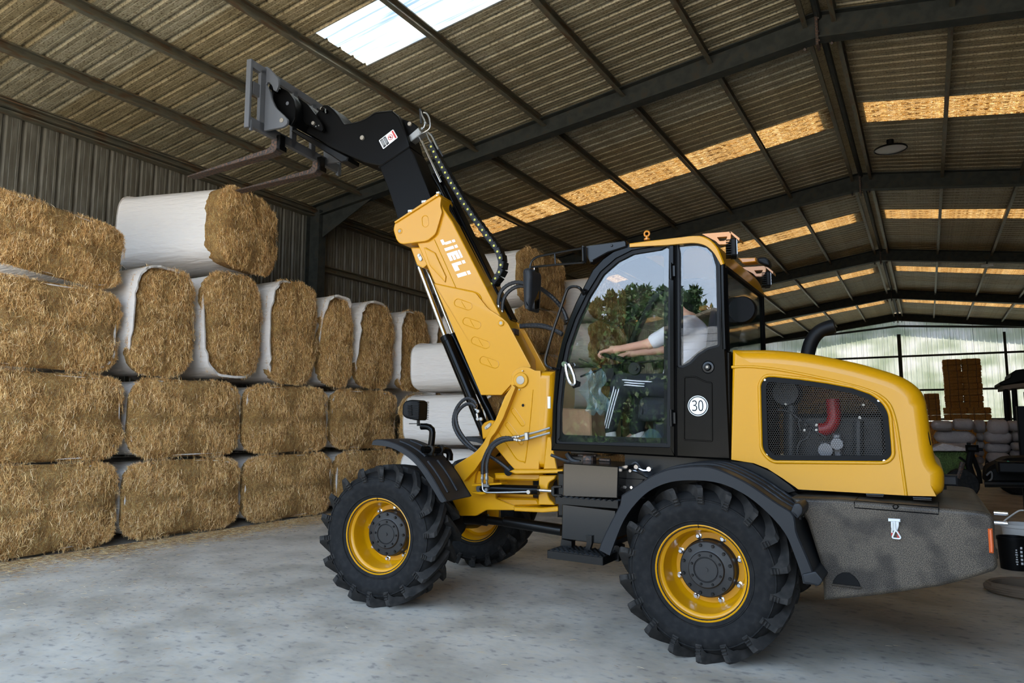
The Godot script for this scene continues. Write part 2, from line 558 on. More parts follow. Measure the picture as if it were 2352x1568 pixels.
	m = mat("wall_clear", Color(1, 1, 1), 0.5)
	m.albedo_texture = ntex(noise(0.006, FastNoiseLite.TYPE_SIMPLEX_SMOOTH, 3, 73), ramp([[0.25, Color(0.69, 0.715, 0.67)], [0.5, Color(0.755, 0.77, 0.745)], [0.75, Color(0.81, 0.815, 0.81)]]))
	tri(m, Vector3(0.12, 0.25, 0.12), true)
	m.backlight_enabled = true; m.backlight = Color(1, 1, 1)
	m = mat("concrete", Color(1, 1, 1), 0.7)
	m.albedo_texture = ntex(noise(0.006, FastNoiseLite.TYPE_SIMPLEX_SMOOTH, 6, 81), ramp([[0.2, Color(0.65, 0.615, 0.56)], [0.5, Color(0.725, 0.69, 0.635)], [0.8, Color(0.775, 0.74, 0.685)]]), 1024)
	tri(m, Vector3.ONE * 0.22, true)
	detail(m, ntex(noise(0.03, FastNoiseLite.TYPE_SIMPLEX_SMOOTH, 5, 83), ramp([[0.16, Color(0.80, 0.80, 0.82)], [0.28, Color(0.96, 0.96, 0.965)], [0.55, Color(1, 1, 1)], [0.8, Color(1, 0.985, 0.96)]]), 1024), Vector3(0.26, 0.5, 0.42), BaseMaterial3D.BLEND_MODE_MUL, true)
	m.heightmap_enabled = true
	m.heightmap_texture = ntex(noise(0.12, FastNoiseLite.TYPE_SIMPLEX_SMOOTH, 4, 85)); m.heightmap_scale = 0.12
	# straw and its wrapping
	var si := straw_images(0.25, 5)
	m = mat("straw", Color(1, 1, 1), 0.75)
	m.albedo_texture = si[0]; m.heightmap_enabled = true; m.heightmap_texture = si[1]; m.heightmap_scale = 0.9
	tri(m, Vector3.ONE * 1.9)
	detail(m, ntex(noise(0.02, FastNoiseLite.TYPE_SIMPLEX_SMOOTH, 3, 91), ramp([[0.25, Color(0.84, 0.81, 0.77)], [0.6, Color(1, 1, 1)]])), Vector3(1.6, 0.5, 1.6))
	m = m.duplicate(); m.albedo_color = Color(1.3, 1.2, 1.1); M["old_straw"] = m
	m = mat("stalk", Color(1, 1, 1), 0.6)
	m.vertex_color_use_as_albedo = true
	m.backlight_enabled = true; m.backlight = Color(0.25, 0.25, 0.25)
	m = mat("wrap", Color(0.88, 0.85, 0.815), 0.55)
	m.heightmap_enabled = true
	m.heightmap_texture = ntex(noise(0.02, FastNoiseLite.TYPE_SIMPLEX_SMOOTH, 3, 95)); m.heightmap_scale = 1.2
	tri(m, Vector3(0.3, 1.4, 1.4))
	m = mat("sack", Color(0.68, 0.635, 0.615), 0.75)
	m.heightmap_enabled = true
	m.heightmap_texture = ntex(noise(0.03, FastNoiseLite.TYPE_SIMPLEX_SMOOTH, 4, 97)); m.heightmap_scale = 2.0
	tri(m, Vector3.ONE * 1.5)
	mat("skin", Color(0.80, 0.60, 0.50), 0.55)
	mat("dark_cloth", Color(0.10, 0.11, 0.14), 0.85)
	mat("light_cloth", Color(0.80, 0.79, 0.80), 0.85)
	mat("shoe", Color(0.82, 0.80, 0.76), 0.6)
	m = mat("film", Color(0.55, 0.72, 0.72, 0.22), 0.15)
	m.transparency = BaseMaterial3D.TRANSPARENCY_ALPHA
	mat("cardboard", Color(0.55, 0.42, 0.30), 0.8)
	m = mat("leaf", Color(0.14, 0.27, 0.09), 0.6)
	m.backlight_enabled = true; m.backlight = Color(0.5, 0.5, 0.5)
	m.vertex_color_use_as_albedo = true
	mat("bark", Color(0.25, 0.2, 0.15), 0.9)
	mat("grass_bale", Color(0.24, 0.30, 0.13), 0.9)
	mat("dark_machine", Color(0.05, 0.047, 0.044), 0.6).metallic_specular = 0.25
	mat("shed_board", Color(0.46, 0.48, 0.50), 0.7)
	mat("timber", Color(0.42, 0.36, 0.30), 0.8)
	mat("green_hose", Color(0.25, 0.55, 0.42), 0.5)

func roof_y(x: float) -> float:                                         # under side of the roof sheets
	return 6.60 - 0.142 * absf(x - RIDGE_X)

func corrugated(length: float, ribs: int, thick := 0.004) -> MB:         # a sheet in x (length) and z (ribs), rising along y at the ribs
	var b := MB.new()
	var prof := []
	for k in ribs:
		var z := -k * RIB
		prof.append_array([Vector2(z, 0.0), Vector2(z - 0.045, 0.0), Vector2(z - 0.05, 0.006), Vector2(z - 0.056, 0.0), Vector2(z - 0.125, 0.0), Vector2(z - 0.131, 0.006), Vector2(z - 0.137, 0.0), Vector2(z - 0.165, 0.0), Vector2(z - 0.182, 0.03), Vector2(z - 0.210, 0.03)])
	prof.append(Vector2(-ribs * RIB, 0.0))
	prof.append(Vector2(-ribs * RIB - 0.012, -0.003))
	for k in prof.size() - 1:
		var p: Vector2 = prof[k]; var q: Vector2 = prof[k + 1]
		for s in [0.0, thick]:
			var a := Vector3(0, p.y + s, p.x); var c := Vector3(length, q.y + s, q.x)
			if s == 0.0: b.quad(a, Vector3(length, p.y, p.x), c, Vector3(0, q.y, q.x))
			else: b.quad(a, Vector3(0, q.y + s, q.x), c, Vector3(length, p.y + s, p.x))
	return b

func beam(called: String, a: Vector3, c: Vector3, w: float, h: float, m: Material, parent: Node3D, web := 0.016, flange := 0.018) -> MeshInstance3D:   # I section from a to c, h along the up side
	var b := MB.new()
	var d := (c - a).normalized()
	var side := d.cross(Vector3.UP if absf(d.y) < 0.9 else Vector3.RIGHT).normalized()
	b.xf = Transform3D(Basis(side, d.cross(-side) * -1.0, d), a)
	b.xf.basis.y = side.cross(d) * (1.0 if side.cross(d).y >= -0.01 else -1.0)
	var l := a.distance_to(c)
	b.ext([-w / 2, 0, w / 2, 0, w / 2, flange, web / 2, flange, web / 2, h - flange, w / 2, h - flange, w / 2, h, -w / 2, h, -w / 2, h - flange, -web / 2, h - flange, -web / 2, flange, -w / 2, flange], 0, l)
	return put(called, b, m, parent, 20)

func build_setting():
	var b := MB.new()
	# floor: one concrete slab that falls a little to the right and runs out into the yard
	var fl := thing("floor", "grey concrete barn floor with scuffs and scattered straw", "floor", Vector3.ZERO, "", "structure")
	b = MB.new()
	b.ext([-30, ground(-30), -30, ground(-30) - 0.3, 30, ground(30) - 0.3, 30, ground(30)], -46, 60)
	put("slab", b, M.concrete, fl)
	# roof: every sheet is a part of its own
	var ce := thing("ceiling", "corrugated metal barn roof seen from below with translucent strips", "roof", Vector3.ZERO, "", "structure")
	var ang := atan(0.142)
	var half := 8.86
	var len_ := half / cos(ang) + 0.35
	var gap := 0.16                                                      # open ridge, closed by its cap
	var full := corrugated(len_ - gap, 4).mesh(12)
	var narrow := corrugated(len_ - gap, 2).mesh(12)
	var d_x := 5.02 / cos(ang)                                            # where the near translucent sheet ends, counted down from the ridge
	var upper := corrugated(d_x - gap, 4).mesh(12)
	var lower := corrugated(len_ - d_x, 4).mesh(12)
	var rows := []                                                        # [z, ribs, kind] of each row of sheets
	var zr := BARN_FRONT
	while zr > -39.0:
		var kind := 0
		var ribs := 4
		if absf(zr + 5.87) < 0.1: kind = 1
		if absf(zr + 12.24) < 0.1 or absf(zr + 19.06) < 0.1: ribs = 2
		if absf(zr + 12.70) < 0.1 or absf(zr + 19.52) < 0.1 or absf(zr + 26.8) < 0.2 or absf(zr + 34.08) < 0.2: kind = 2
		rows.append([zr, ribs, kind])
		zr -= ribs * RIB
	for side in [-1, 1]:
		for k in rows.size():
			var z: float = rows[k][0]
			var turn := Basis(Vector3(side * cos(ang), -sin(ang), 0), Vector3(side * sin(ang), cos(ang), 0), Vector3(0, 0, 1))
			var start := Vector3(RIDGE_X, roof_y(RIDGE_X), z) + turn * Vector3(gap, 0.001 * (k % 2), 0)
			var m: Material = [M.roof_sheet, M.roof_sheet_dull, M.roof_sheet_warm][rng.randi() % 3]
			if rows[k][2] == 1 and side == -1:
				var o := put("skylight_sheet", upper, M.clear_sheet, ce)
				o.transform = Transform3D(turn, start)
				tag(o, "bright clean translucent roof sheet")
				put("roof_sheet", lower, m, ce).transform = Transform3D(turn, start + turn * Vector3(d_x - gap, 0, 0))
				continue
			var dirty: bool = rows[k][2] == 2
			var o := put("skylight_sheet" if dirty else "roof_sheet", narrow if rows[k][1] == 2 else full, M.dirty_sheet if dirty else m, ce)
			if dirty: tag(o, "translucent roof sheet stained brown with dirt")
			o.transform = Transform3D(turn, start)
	b = MB.new()
	b.ext([-0.34, -0.02, 0, 0.05, 0.34, -0.02, 0.34, 0.0, 0, 0.075, -0.34, 0.0], 1.3, -39.6)
	b.xf = Transform3D()
	var cap := put("ridge_cap", b, M.roof_sheet_dull, ce, 20)
	cap.position = Vector3(RIDGE_X, roof_y(RIDGE_X) + 0.02, 0)
	# purlins: cold rolled C sections under the sheets
	var xs := [-9.7, -8.58, -7.37, -6.14, -4.91, -3.62, -2.35, -1.12, -0.78, 0.50, 1.80, 3.10, 4.40, 5.70, 7.0, 7.75]
	for x in xs:
		b = MB.new()
		var s := -1.0 if x < RIDGE_X else 1.0
		b.ext([0, 0, 0.06, 0, 0.06, 0.018, 0.057, 0.018, 0.057, 0.003, 0.003, 0.003, 0.003, 0.127, 0.057, 0.127, 0.057, 0.112, 0.06, 0.112, 0.06, 0.13, 0, 0.13], BARN_FRONT, -38.9)
		var o := put("purlin", b, M.purlin_steel, ce, 20)
		o.transform = Transform3D(Basis(Vector3(0, 0, 1), -s * ang), Vector3(x, roof_y(x) - 0.135, 0))
	b = MB.new()
	b.tube([Vector3(RIDGE_X + 0.02, 6.55, BARN_FRONT), Vector3(RIDGE_X + 0.02, 6.55, -38.8)], 0.045, 10)
	put("ridge_tube", b, M.frame_steel, ce)
	# eaves girt along the left wall
	b = MB.new()
	b.ext([0, 0, 0.14, 0, 0.14, 0.02, 0.02, 0.02, 0.02, 0.13, 0.14, 0.13, 0.14, 0.15, 0, 0.15], BARN_FRONT, -38.9)
	put("eaves_girt", b, M.purlin_steel, ce, 20).position = Vector3(WALL_X + 0.01, 5.18, 0)
	# portal frames
	var zs := [-9.65, -16.55, -24.2, -31.8, -38.75]
	for i in zs.size():
		var z: float = zs[i]
		var f := thing("portal_frame", ["nearest dark steel portal frame spanning the barn above the loader", "second steel portal frame behind the loader's cab", "third steel portal frame down the barn", "fourth steel portal frame down the barn", "last steel portal frame against the bright back wall"][i], "frame", Vector3(RIDGE_X, 0, z), "steel portal frames", "structure")
		for s in [-1, 1]:
			var top := Vector3(0, 6.24, 0)
			var eave := Vector3(s * 8.55, 6.24 - 0.1269 * 8.55, 0)
			var rf := MB.new()                                            # tapered I section
			var r_top := roof_y(RIDGE_X) - 0.012
			var e_top := roof_y(RIDGE_X + 8.7) - 0.012
			rf.ext([0, 6.24, eave.x, eave.y, s * 8.7, e_top, 0, r_top], -0.006, 0.006)
			rf.ext([0, 6.24, eave.x, eave.y, eave.x, eave.y + 0.016, 0, 6.256], -0.095, 0.095)
			rf.ext([0, r_top - 0.016, s * 8.7, e_top - 0.016, s * 8.7, e_top, 0, r_top], -0.095, 0.095)
			put("rafter", rf, M.frame_steel, f, 20)
			if false: beam("rafter", eave, top, 0.19, 0.40, M.frame_steel, f)
			var col := MB.new()
			var w := 0.32
			col.ext([-w / 2, -0.09, -w / 2, 0.09, -w / 2 + 0.014, 0.09, -w / 2 + 0.014, 0.006, w / 2 - 0.014, 0.006, w / 2 - 0.014, 0.09, w / 2, 0.09, w / 2, -0.09, w / 2 - 0.014, -0.09, w / 2 - 0.014, -0.006, -w / 2 + 0.014, -0.006, -w / 2 + 0.014, -0.09], 0, 5.5)
			var co := put("column", col, M.frame_steel, f, 20)
			co.transform = Transform3D(Basis(Vector3.RIGHT, -PI / 2), Vector3(s * 8.67, -0.25, 0))
			var hb := MB.new()                                            # haunch under the rafter end
			hb.ext([s * 8.5, 5.17, s * 7.3, 5.33, s * 8.5, 4.75], -0.008, 0.008)
			put("haunch", hb, M.frame_steel, f)
		b = MB.new()
		b.box(Vector3(0, 6.42, 0), Vector3(0.035, 0.56, 0.2), 0.003)
		for s in [-0.075, 0.075]:
			for y in [6.2, 6.32, 6.5, 6.64]: b.bolt(Vector3(0.018, y, s), Vector3.RIGHT, 0.016, 0.014)
		put("ridge_plate", b, M.rusty_steel, f)
		b = MB.new()
		for s in [-1, 1]:
			b.tube([Vector3(s * 0.16, 6.16, 0.0), Vector3(s * 0.2, 6.6, -0.7)], 0.018, 6)
		put("fly_brace", b, M.rusty_steel, f)
	# side walls of corrugated sheets
	var wall_sheet := corrugated(5.55, 4).mesh(12)
	for s in [-1, 1]:
		var w := thing("wall_left" if s < 0 else "wall_right", "corrugated metal side wall behind the stacked bales" if s < 0 else "corrugated metal side wall opposite the bales", "wall", Vector3(WALL_X if s < 0 else 7.9, 0, 0), "", "structure")
		for k in 45:
			var o := put("wall_sheet", wall_sheet, M.wall_sheet, w)
			o.transform = Transform3D(Basis(Vector3(0, 1, 0), Vector3(s, 0, 0), Vector3(0, 0, 1)), Vector3(0, -0.3, BARN_FRONT - k * RIB * 4))
			if s > 0: o.transform = Transform3D(Basis(Vector3(0, 1, 0), Vector3(1, 0, 0), Vector3(0, 0, 1)), Vector3(0, -0.3, BARN_FRONT - k * RIB * 4))
		for y in [1.2, 2.7, 4.2]:
			b = MB.new()
			b.ext([0, 0, 0.1, 0, 0.1, 0.015, 0.015, 0.015, 0.015, 0.105, 0.1, 0.105, 0.1, 0.12, 0, 0.12], -9.7 if y > 4 else BARN_FRONT, -38.9)
			var o := put("girt", b, M.purlin_steel, w, 20)
			o.position = Vector3(0.01 if s < 0 else -0.11, y, 0)
	# the open gable is sheeted on its right-hand third
	var wf := thing("wall_front", "corrugated sheets closing part of the front gable", "wall", Vector3(0, 0, BARN_FRONT + 0.05), "", "structure")
	for k in 7:
		var x := 1.6 + k * RIB * 4
		var o := put("wall_sheet", corrugated(roof_y(x + 0.9) + 0.3, 4), M.wall_sheet, wf, 12)
		o.transform = Transform3D(Basis(Vector3(0, 1, 0), Vector3(0, 0, 1), Vector3(-1, 0, 0)), Vector3(x, -0.3, 0))
	# back wall: translucent sheets on dark rails and posts
	var bw := thing("wall_back", "bright translucent corrugated back wall on dark rails", "wall", Vector3(0, 0, -39.05), "", "structure")
	for k in 20:
		var x := WALL_X + k * RIB * 4
		var xm := clampf(x + RIB * 2, WALL_X, 7.9)
		var h := roof_y(xm) + 0.3
		var o := put("translucent_sheet", corrugated(h, 4), M.wall_clear, bw, 12)
		o.transform = Transform3D(Basis(Vector3(0, 1, 0), Vector3(0, 0, -1), Vector3(-1, 0, 0)), Vector3(x, -0.3, 0))
	for x in [RIDGE_X, 3.2, 7.3, -5.1, -9.2]:
		b = MB.new()
		var top := roof_y(x) - (1.0 if x == RIDGE_X else 0.55)
		b.box(Vector3(x, top / 2, 0.18), Vector3(0.16 if x == RIDGE_X else 0.10, top, 0.12), 0.004)
		put("post", b, M.frame_steel, bw)
	for y in [1.6, 2.95, 4.55, 6.0]:
		b = MB.new()
		if y > 5.5:                                                       # the top rail follows the roof
			b.tube([Vector3(WALL_X, y - 0.65, 0.1), Vector3(RIDGE_X, y, 0.1), Vector3(7.9, y - 0.65, 0.1)], 0.05, 4)
		else: b.box(Vector3(-0.95, y, 0.1), Vector3(17.6, 0.09, 0.08), 0.003)
		put("rail", b, M.frame_steel, bw)
	# loose straw on the floor, thickest along the foot of the stack
	var where := []; var tints := []
	for k in 26000:
		var x: float; var z: float
		var q := rng.randf()
		if q < 0.84:
			x = -7.38 + absf(rng.randfn(0, 0.3)); z = rng.randf_range(-12, -2.5)
		elif q < 0.95:
			x = rng.randf_range(-7.2, 4.0); z = rng.randf_range(-13, -1.6)
		else:
			var c := Vector2(-6.4, -3.4) + Vector2(rng.randfn(0, 1.3), rng.randfn(0, 0.7))
			x = maxf(c.x, -7.3); z = c.y
		var s := rng.randf_range(0.25, 0.8)
		if q > 0.84: s *= 0.8
		else: s *= 1.25
		where.append(Transform3D(Basis(Vector3.UP, rng.randf() * TAU) * Basis(Vector3.RIGHT, rng.randfn(0, 0.06)) * Basis.from_scale(Vector3.ONE * s), Vector3(x, ground(x) + 0.003 + rng.randf() * 0.006, z)))
		tints.append(stalk_tint(1.0))
	var ls := copies("loose_straw", stalk_mesh(), M.stalk, where, tints)
	tag(ls, "loose straw stalks scattered over the concrete along the foot of the bales", "straw", "", "stuff")

func stalk_tint(k: float) -> Color:
	var c: Color = [Color(0.72, 0.56, 0.33), Color(0.62, 0.45, 0.24), Color(0.80, 0.68, 0.46), Color(0.52, 0.37, 0.19), Color(0.88, 0.79, 0.62)][rng.randi() % (5 if rng.randf() < 0.4 else 4)]
	return (c.srgb_to_linear() * (k * rng.randf_range(0.75, 1.1)))

var _stalk: ArrayMesh
func stalk_mesh() -> ArrayMesh:                                            # one dry stalk, 7 cm long, lying along z
	if _stalk: return _stalk
	var b := MB.new()
	var p := [Vector3(0, 0, -0.035), Vector3(0.0015, 0.003, -0.01), Vector3(0.0005, 0.004, 0.012), Vector3(-0.002, 0.001, 0.035)]
	b.tube(p, [0.0008, 0.0014, 0.0013, 0.0009], 3)
	_stalk = b.mesh(80)
	return _stalk

var ld: Node3D

func lp(called: String, mesh, mat_: Material, parent: Node3D = null, front := false, label := "", angle := 35.0) -> MeshInstance3D:   # a part of the loader
	var o := put(called, mesh, mat_, parent if parent else ld, angle)
	if parent == null or parent == ld:
		o.transform = Transform3D(Basis(), -base) * (FT if front else Transform3D())
	if label: o.set_meta("label", label)
	return o

func lnode(called: String, front := false) -> Node3D:
	var o := Node3D.new()
	o.name = called
	ld.add_child(o, true)
	o.transform = Transform3D(Basis(), -base) * (FT if front else Transform3D())
	return o

func bead(path: Array, r: float, sides := 6) -> MB:
	var b := MB.new()
	b.tube(path, r, sides)
	return b

func outline3(p: PackedVector2Array, z: float) -> Array:
	var o := []
	for q in p: o.append(G.v3(q, z))
	o.append(G.v3(p[0], z))
	return o

func along2(p: PackedVector2Array, z: float) -> Array:
	var o := []
	for q in p: o.append(G.v3(q, z))
	return o

func build_loader():
	ld = thing("wheel_loader", "yellow and black telescopic wheel loader with raised boom and pallet forks", "loader", base)
	build_wheels()
	build_cab()
	build_hood()
	build_rear()
	build_front()
	build_boom()
	build_head()
	build_driver()

# ---- wheels -----------------------------------------------------------------------------------------------------------------
func tyre_mesh() -> Array:
	var b := MB.new()
	var prof := []
	for k in 25:                                                           # carcass
		var u := -1.0 + 2.0 * k / 24.0
		var a := u * PI * 0.5
		var z := 0.205 * signf(u) * pow(absf(sin(a)), 0.62)
		var r := 0.262 + 0.208 * pow(absf(cos(a)), 0.40)
		prof.append([r, z])
	prof[0] = [0.258, -0.168]; prof[24] = [0.258, 0.168]
	b.lathe(prof, Transform3D(), 72)
	for s in [-1, 1]:
		for r in [0.30, 0.418]:                                           # rings moulded into the side wall
			var zz := 0.0
			for q in prof.size() - 1:
				if prof[q][1] * s > 0 and (prof[q][0] - r) * (prof[q + 1][0] - r) <= 0: zz = (prof[q][1] + prof[q + 1][1]) * 0.5
			b.lathe([[r - 0.006, zz - s * 0.004], [r - 0.003, zz + s * 0.0035], [r + 0.003, zz + s * 0.0035], [r + 0.006, zz - s * 0.004]], Transform3D(), 72)
	var carcass := b.mesh(32)
	b = MB.new()
	var lugs := 18
	for s in [-1, 1]:
		for k in lugs:
			var a0 := TAU * (k + (0.5 if s < 0 else 0.0)) / lugs
			var st := []                                                   # [z, angle, half width in metres, top radius, foot radius]
			st.append([s * 0.200, 0.0, 0.017, 0.418, 0.385])
			st.append([s * 0.2115, 0.0, 0.019, 0.452, 0.400])
			st.append([s * 0.208, 0.01, 0.022, 0.488, 0.42])
			st.append([s * 0.190, 0.04, 0.024, 0.502, 0.44])
			st.append([s * 0.12, 0.15, 0.026, 0.506, 0.455])
			st.append([s * 0.05, 0.27, 0.027, 0.508, 0.460])
			st.append([s * -0.012, 0.37, 0.029, 0.508, 0.460])
			var from := b.t.size()
			var sec := []
			for q in st:
				var a: float = a0 + q[1]
				var w: float = q[2]
				var ring_ := []
				for e in [[-1.25, 4], [-0.8, 3], [0.8, 3], [1.25, 4]]:
					var aa: float = a + e[0] * w / 0.5
					var r: float = q[e[1]]
					ring_.append(Vector3(cos(aa) * r, sin(aa) * r, q[0] * (1.0 if e[1] == 3 else 0.96)))
				sec.append(ring_)
			for i in sec.size() - 1:
				for j in 4:
					var l := (j + 1) % 4
					b.quad(sec[i][j], sec[i][l], sec[i + 1][l], sec[i + 1][j])
			b.quad(sec[0][0], sec[0][3], sec[0][2], sec[0][1])
			var e2: int = sec.size() - 1
			b.quad(sec[e2][0], sec[e2][1], sec[e2][2], sec[e2][3])
			b.fix(from)
			if s > 0 or true:                                              # three steps moulded down each lug's shoulder
				for q in 3:
					var r := 0.405 + q * 0.017
					var at := Vector3(cos(a0) * r, sin(a0) * r, s * (0.2095 + 0.003 * q))
					b.xf = Transform3D(Basis(Vector3(cos(a0), sin(a0), 0), Vector3(-sin(a0), cos(a0), 0), Vector3(0, 0, 1)), at)
					b.box(Vector3.ZERO, Vector3(0.009, 0.03, 0.008), 0.002)
					b.xf = Transform3D()
	return [carcass, b.mesh(32)]

func build_wheels():
	var tyre := tyre_mesh()
	var rim := MB.new()
	rim.lathe([[0.282, 0.150], [0.284, 0.160], [0.282, 0.170], [0.270, 0.176], [0.262, 0.168], [0.257, 0.150], [0.256, 0.140], [0.246, 0.136], [0.238, 0.128], [0.234, 0.11], [0.228, 0.02], [0.222, 0.0], [0.205, -0.03], [0.0, -0.034], [0.0, -0.05], [0.205, -0.048], [0.232, -0.03], [0.236, -0.11], [0.25, -0.14], [0.27, -0.176], [0.282, -0.17], [0.284, -0.16], [0.262, -0.14], [0.25, -0.1], [0.25, 0.1], [0.262, 0.14]], Transform3D(), 64, true)
	var rim_m := rim.mesh(28)
	var hub := MB.new()
	hub.lathe([[0.0, 0.068], [0.012, 0.068], [0.012, 0.062], [0.066, 0.062], [0.070, 0.058], [0.072, 0.058], [0.075, 0.064], [0.102, 0.064], [0.106, 0.060], [0.108, 0.052], [0.114, 0.050], [0.156, 0.047], [0.162, 0.042], [0.164, 0.03], [0.164, -0.01], [0.172, -0.02], [0.172, -0.05]], Transform3D(), 48)
	var hub_m := hub.mesh(28)
	var hb := MB.new()
	for k in 12: hb.bolt(Vector3(cos(TAU * k / 12 + 0.1) * 0.142, sin(TAU * k / 12 + 0.1) * 0.142, 0.047), Vector3.BACK, 0.0105, 0.012)
	for k in 8: hb.bolt(Vector3(cos(TAU * k / 8 + 0.3) * 0.089, sin(TAU * k / 8 + 0.3) * 0.089, 0.063), Vector3.BACK, 0.008, 0.009)
	var hb_m := hb.mesh()
	var nut := MB.new()
	nut.lathe([[0.0, 0.0], [0.020, 0.0], [0.020, 0.006], [0.012, 0.010], [0.0, 0.010]], Transform3D(), 16)
	nut.bolt(Vector3(0, 0, 0.008), Vector3.BACK, 0.013, 0.022)
	var nut_m := nut.mesh()
	var notch := MB.new()
	notch.box(Vector3(0, 0.270, 0.168), Vector3(0.003, 0.03, 0.02), 0.0005)
	var notch_m := notch.mesh()
	var yb := Basis(Vector3.UP, PI)
	var spots := [
		[Transform3D(Basis(Vector3.FORWARD, 0.0), Vector3(-1.189, 0.484, -4.492)), false, "near rear wheel with yellow rim", 0.13],
		[Transform3D(yb, Vector3(-1.189, 0.484, -6.228)), false, "far rear wheel", 0.6],
		[FT * Transform3D(Basis(), Vector3(-1.063, 0.530, 0.81)), true, "near front wheel with yellow rim", 0.42],
		[FT * Transform3D(yb, Vector3(-1.063, 0.530, -0.81)), true, "far front wheel", 1.0]]
	for s in spots:
		var w := lnode("wheel")
		w.set_meta("label", s[2])
		var t: Transform3D = s[0]
		t.basis = t.basis * Basis(Vector3.BACK, s[3])
		w.transform = Transform3D(Basis(), -base) * t
		put("tyre", tyre[0], M.rubber, w)
		put("tread", tyre[1], M.tread_rubber, w)
		var r := put("rim", rim_m, M.yellow_paint, w)
		r.rotation.z = -s[3]
		put("hub", hub_m, M.hub_black, w)
		put("hub_bolts", hb_m, M.black_steel, w).set_meta("kind", "stuff")
		put("rim_split", notch_m, M.black_print, w).rotation.z = -s[3] + 0.03
		for k in 8:
			var o := put("wheel_nut", nut_m, M.chrome, w)
			o.position = Vector3(cos(TAU * k / 8 + 0.2) * 0.192, sin(TAU * k / 8 + 0.2) * 0.192, -0.030)

# ---- cab --------------------------------------------------------------------------------------------------------------------
func ring_at(outer, inner, z0: float, z1: float, bev := 0.0) -> MB:
	var b := MB.new()
	b.ring(outer, inner, z0, z1, bev)
	return b

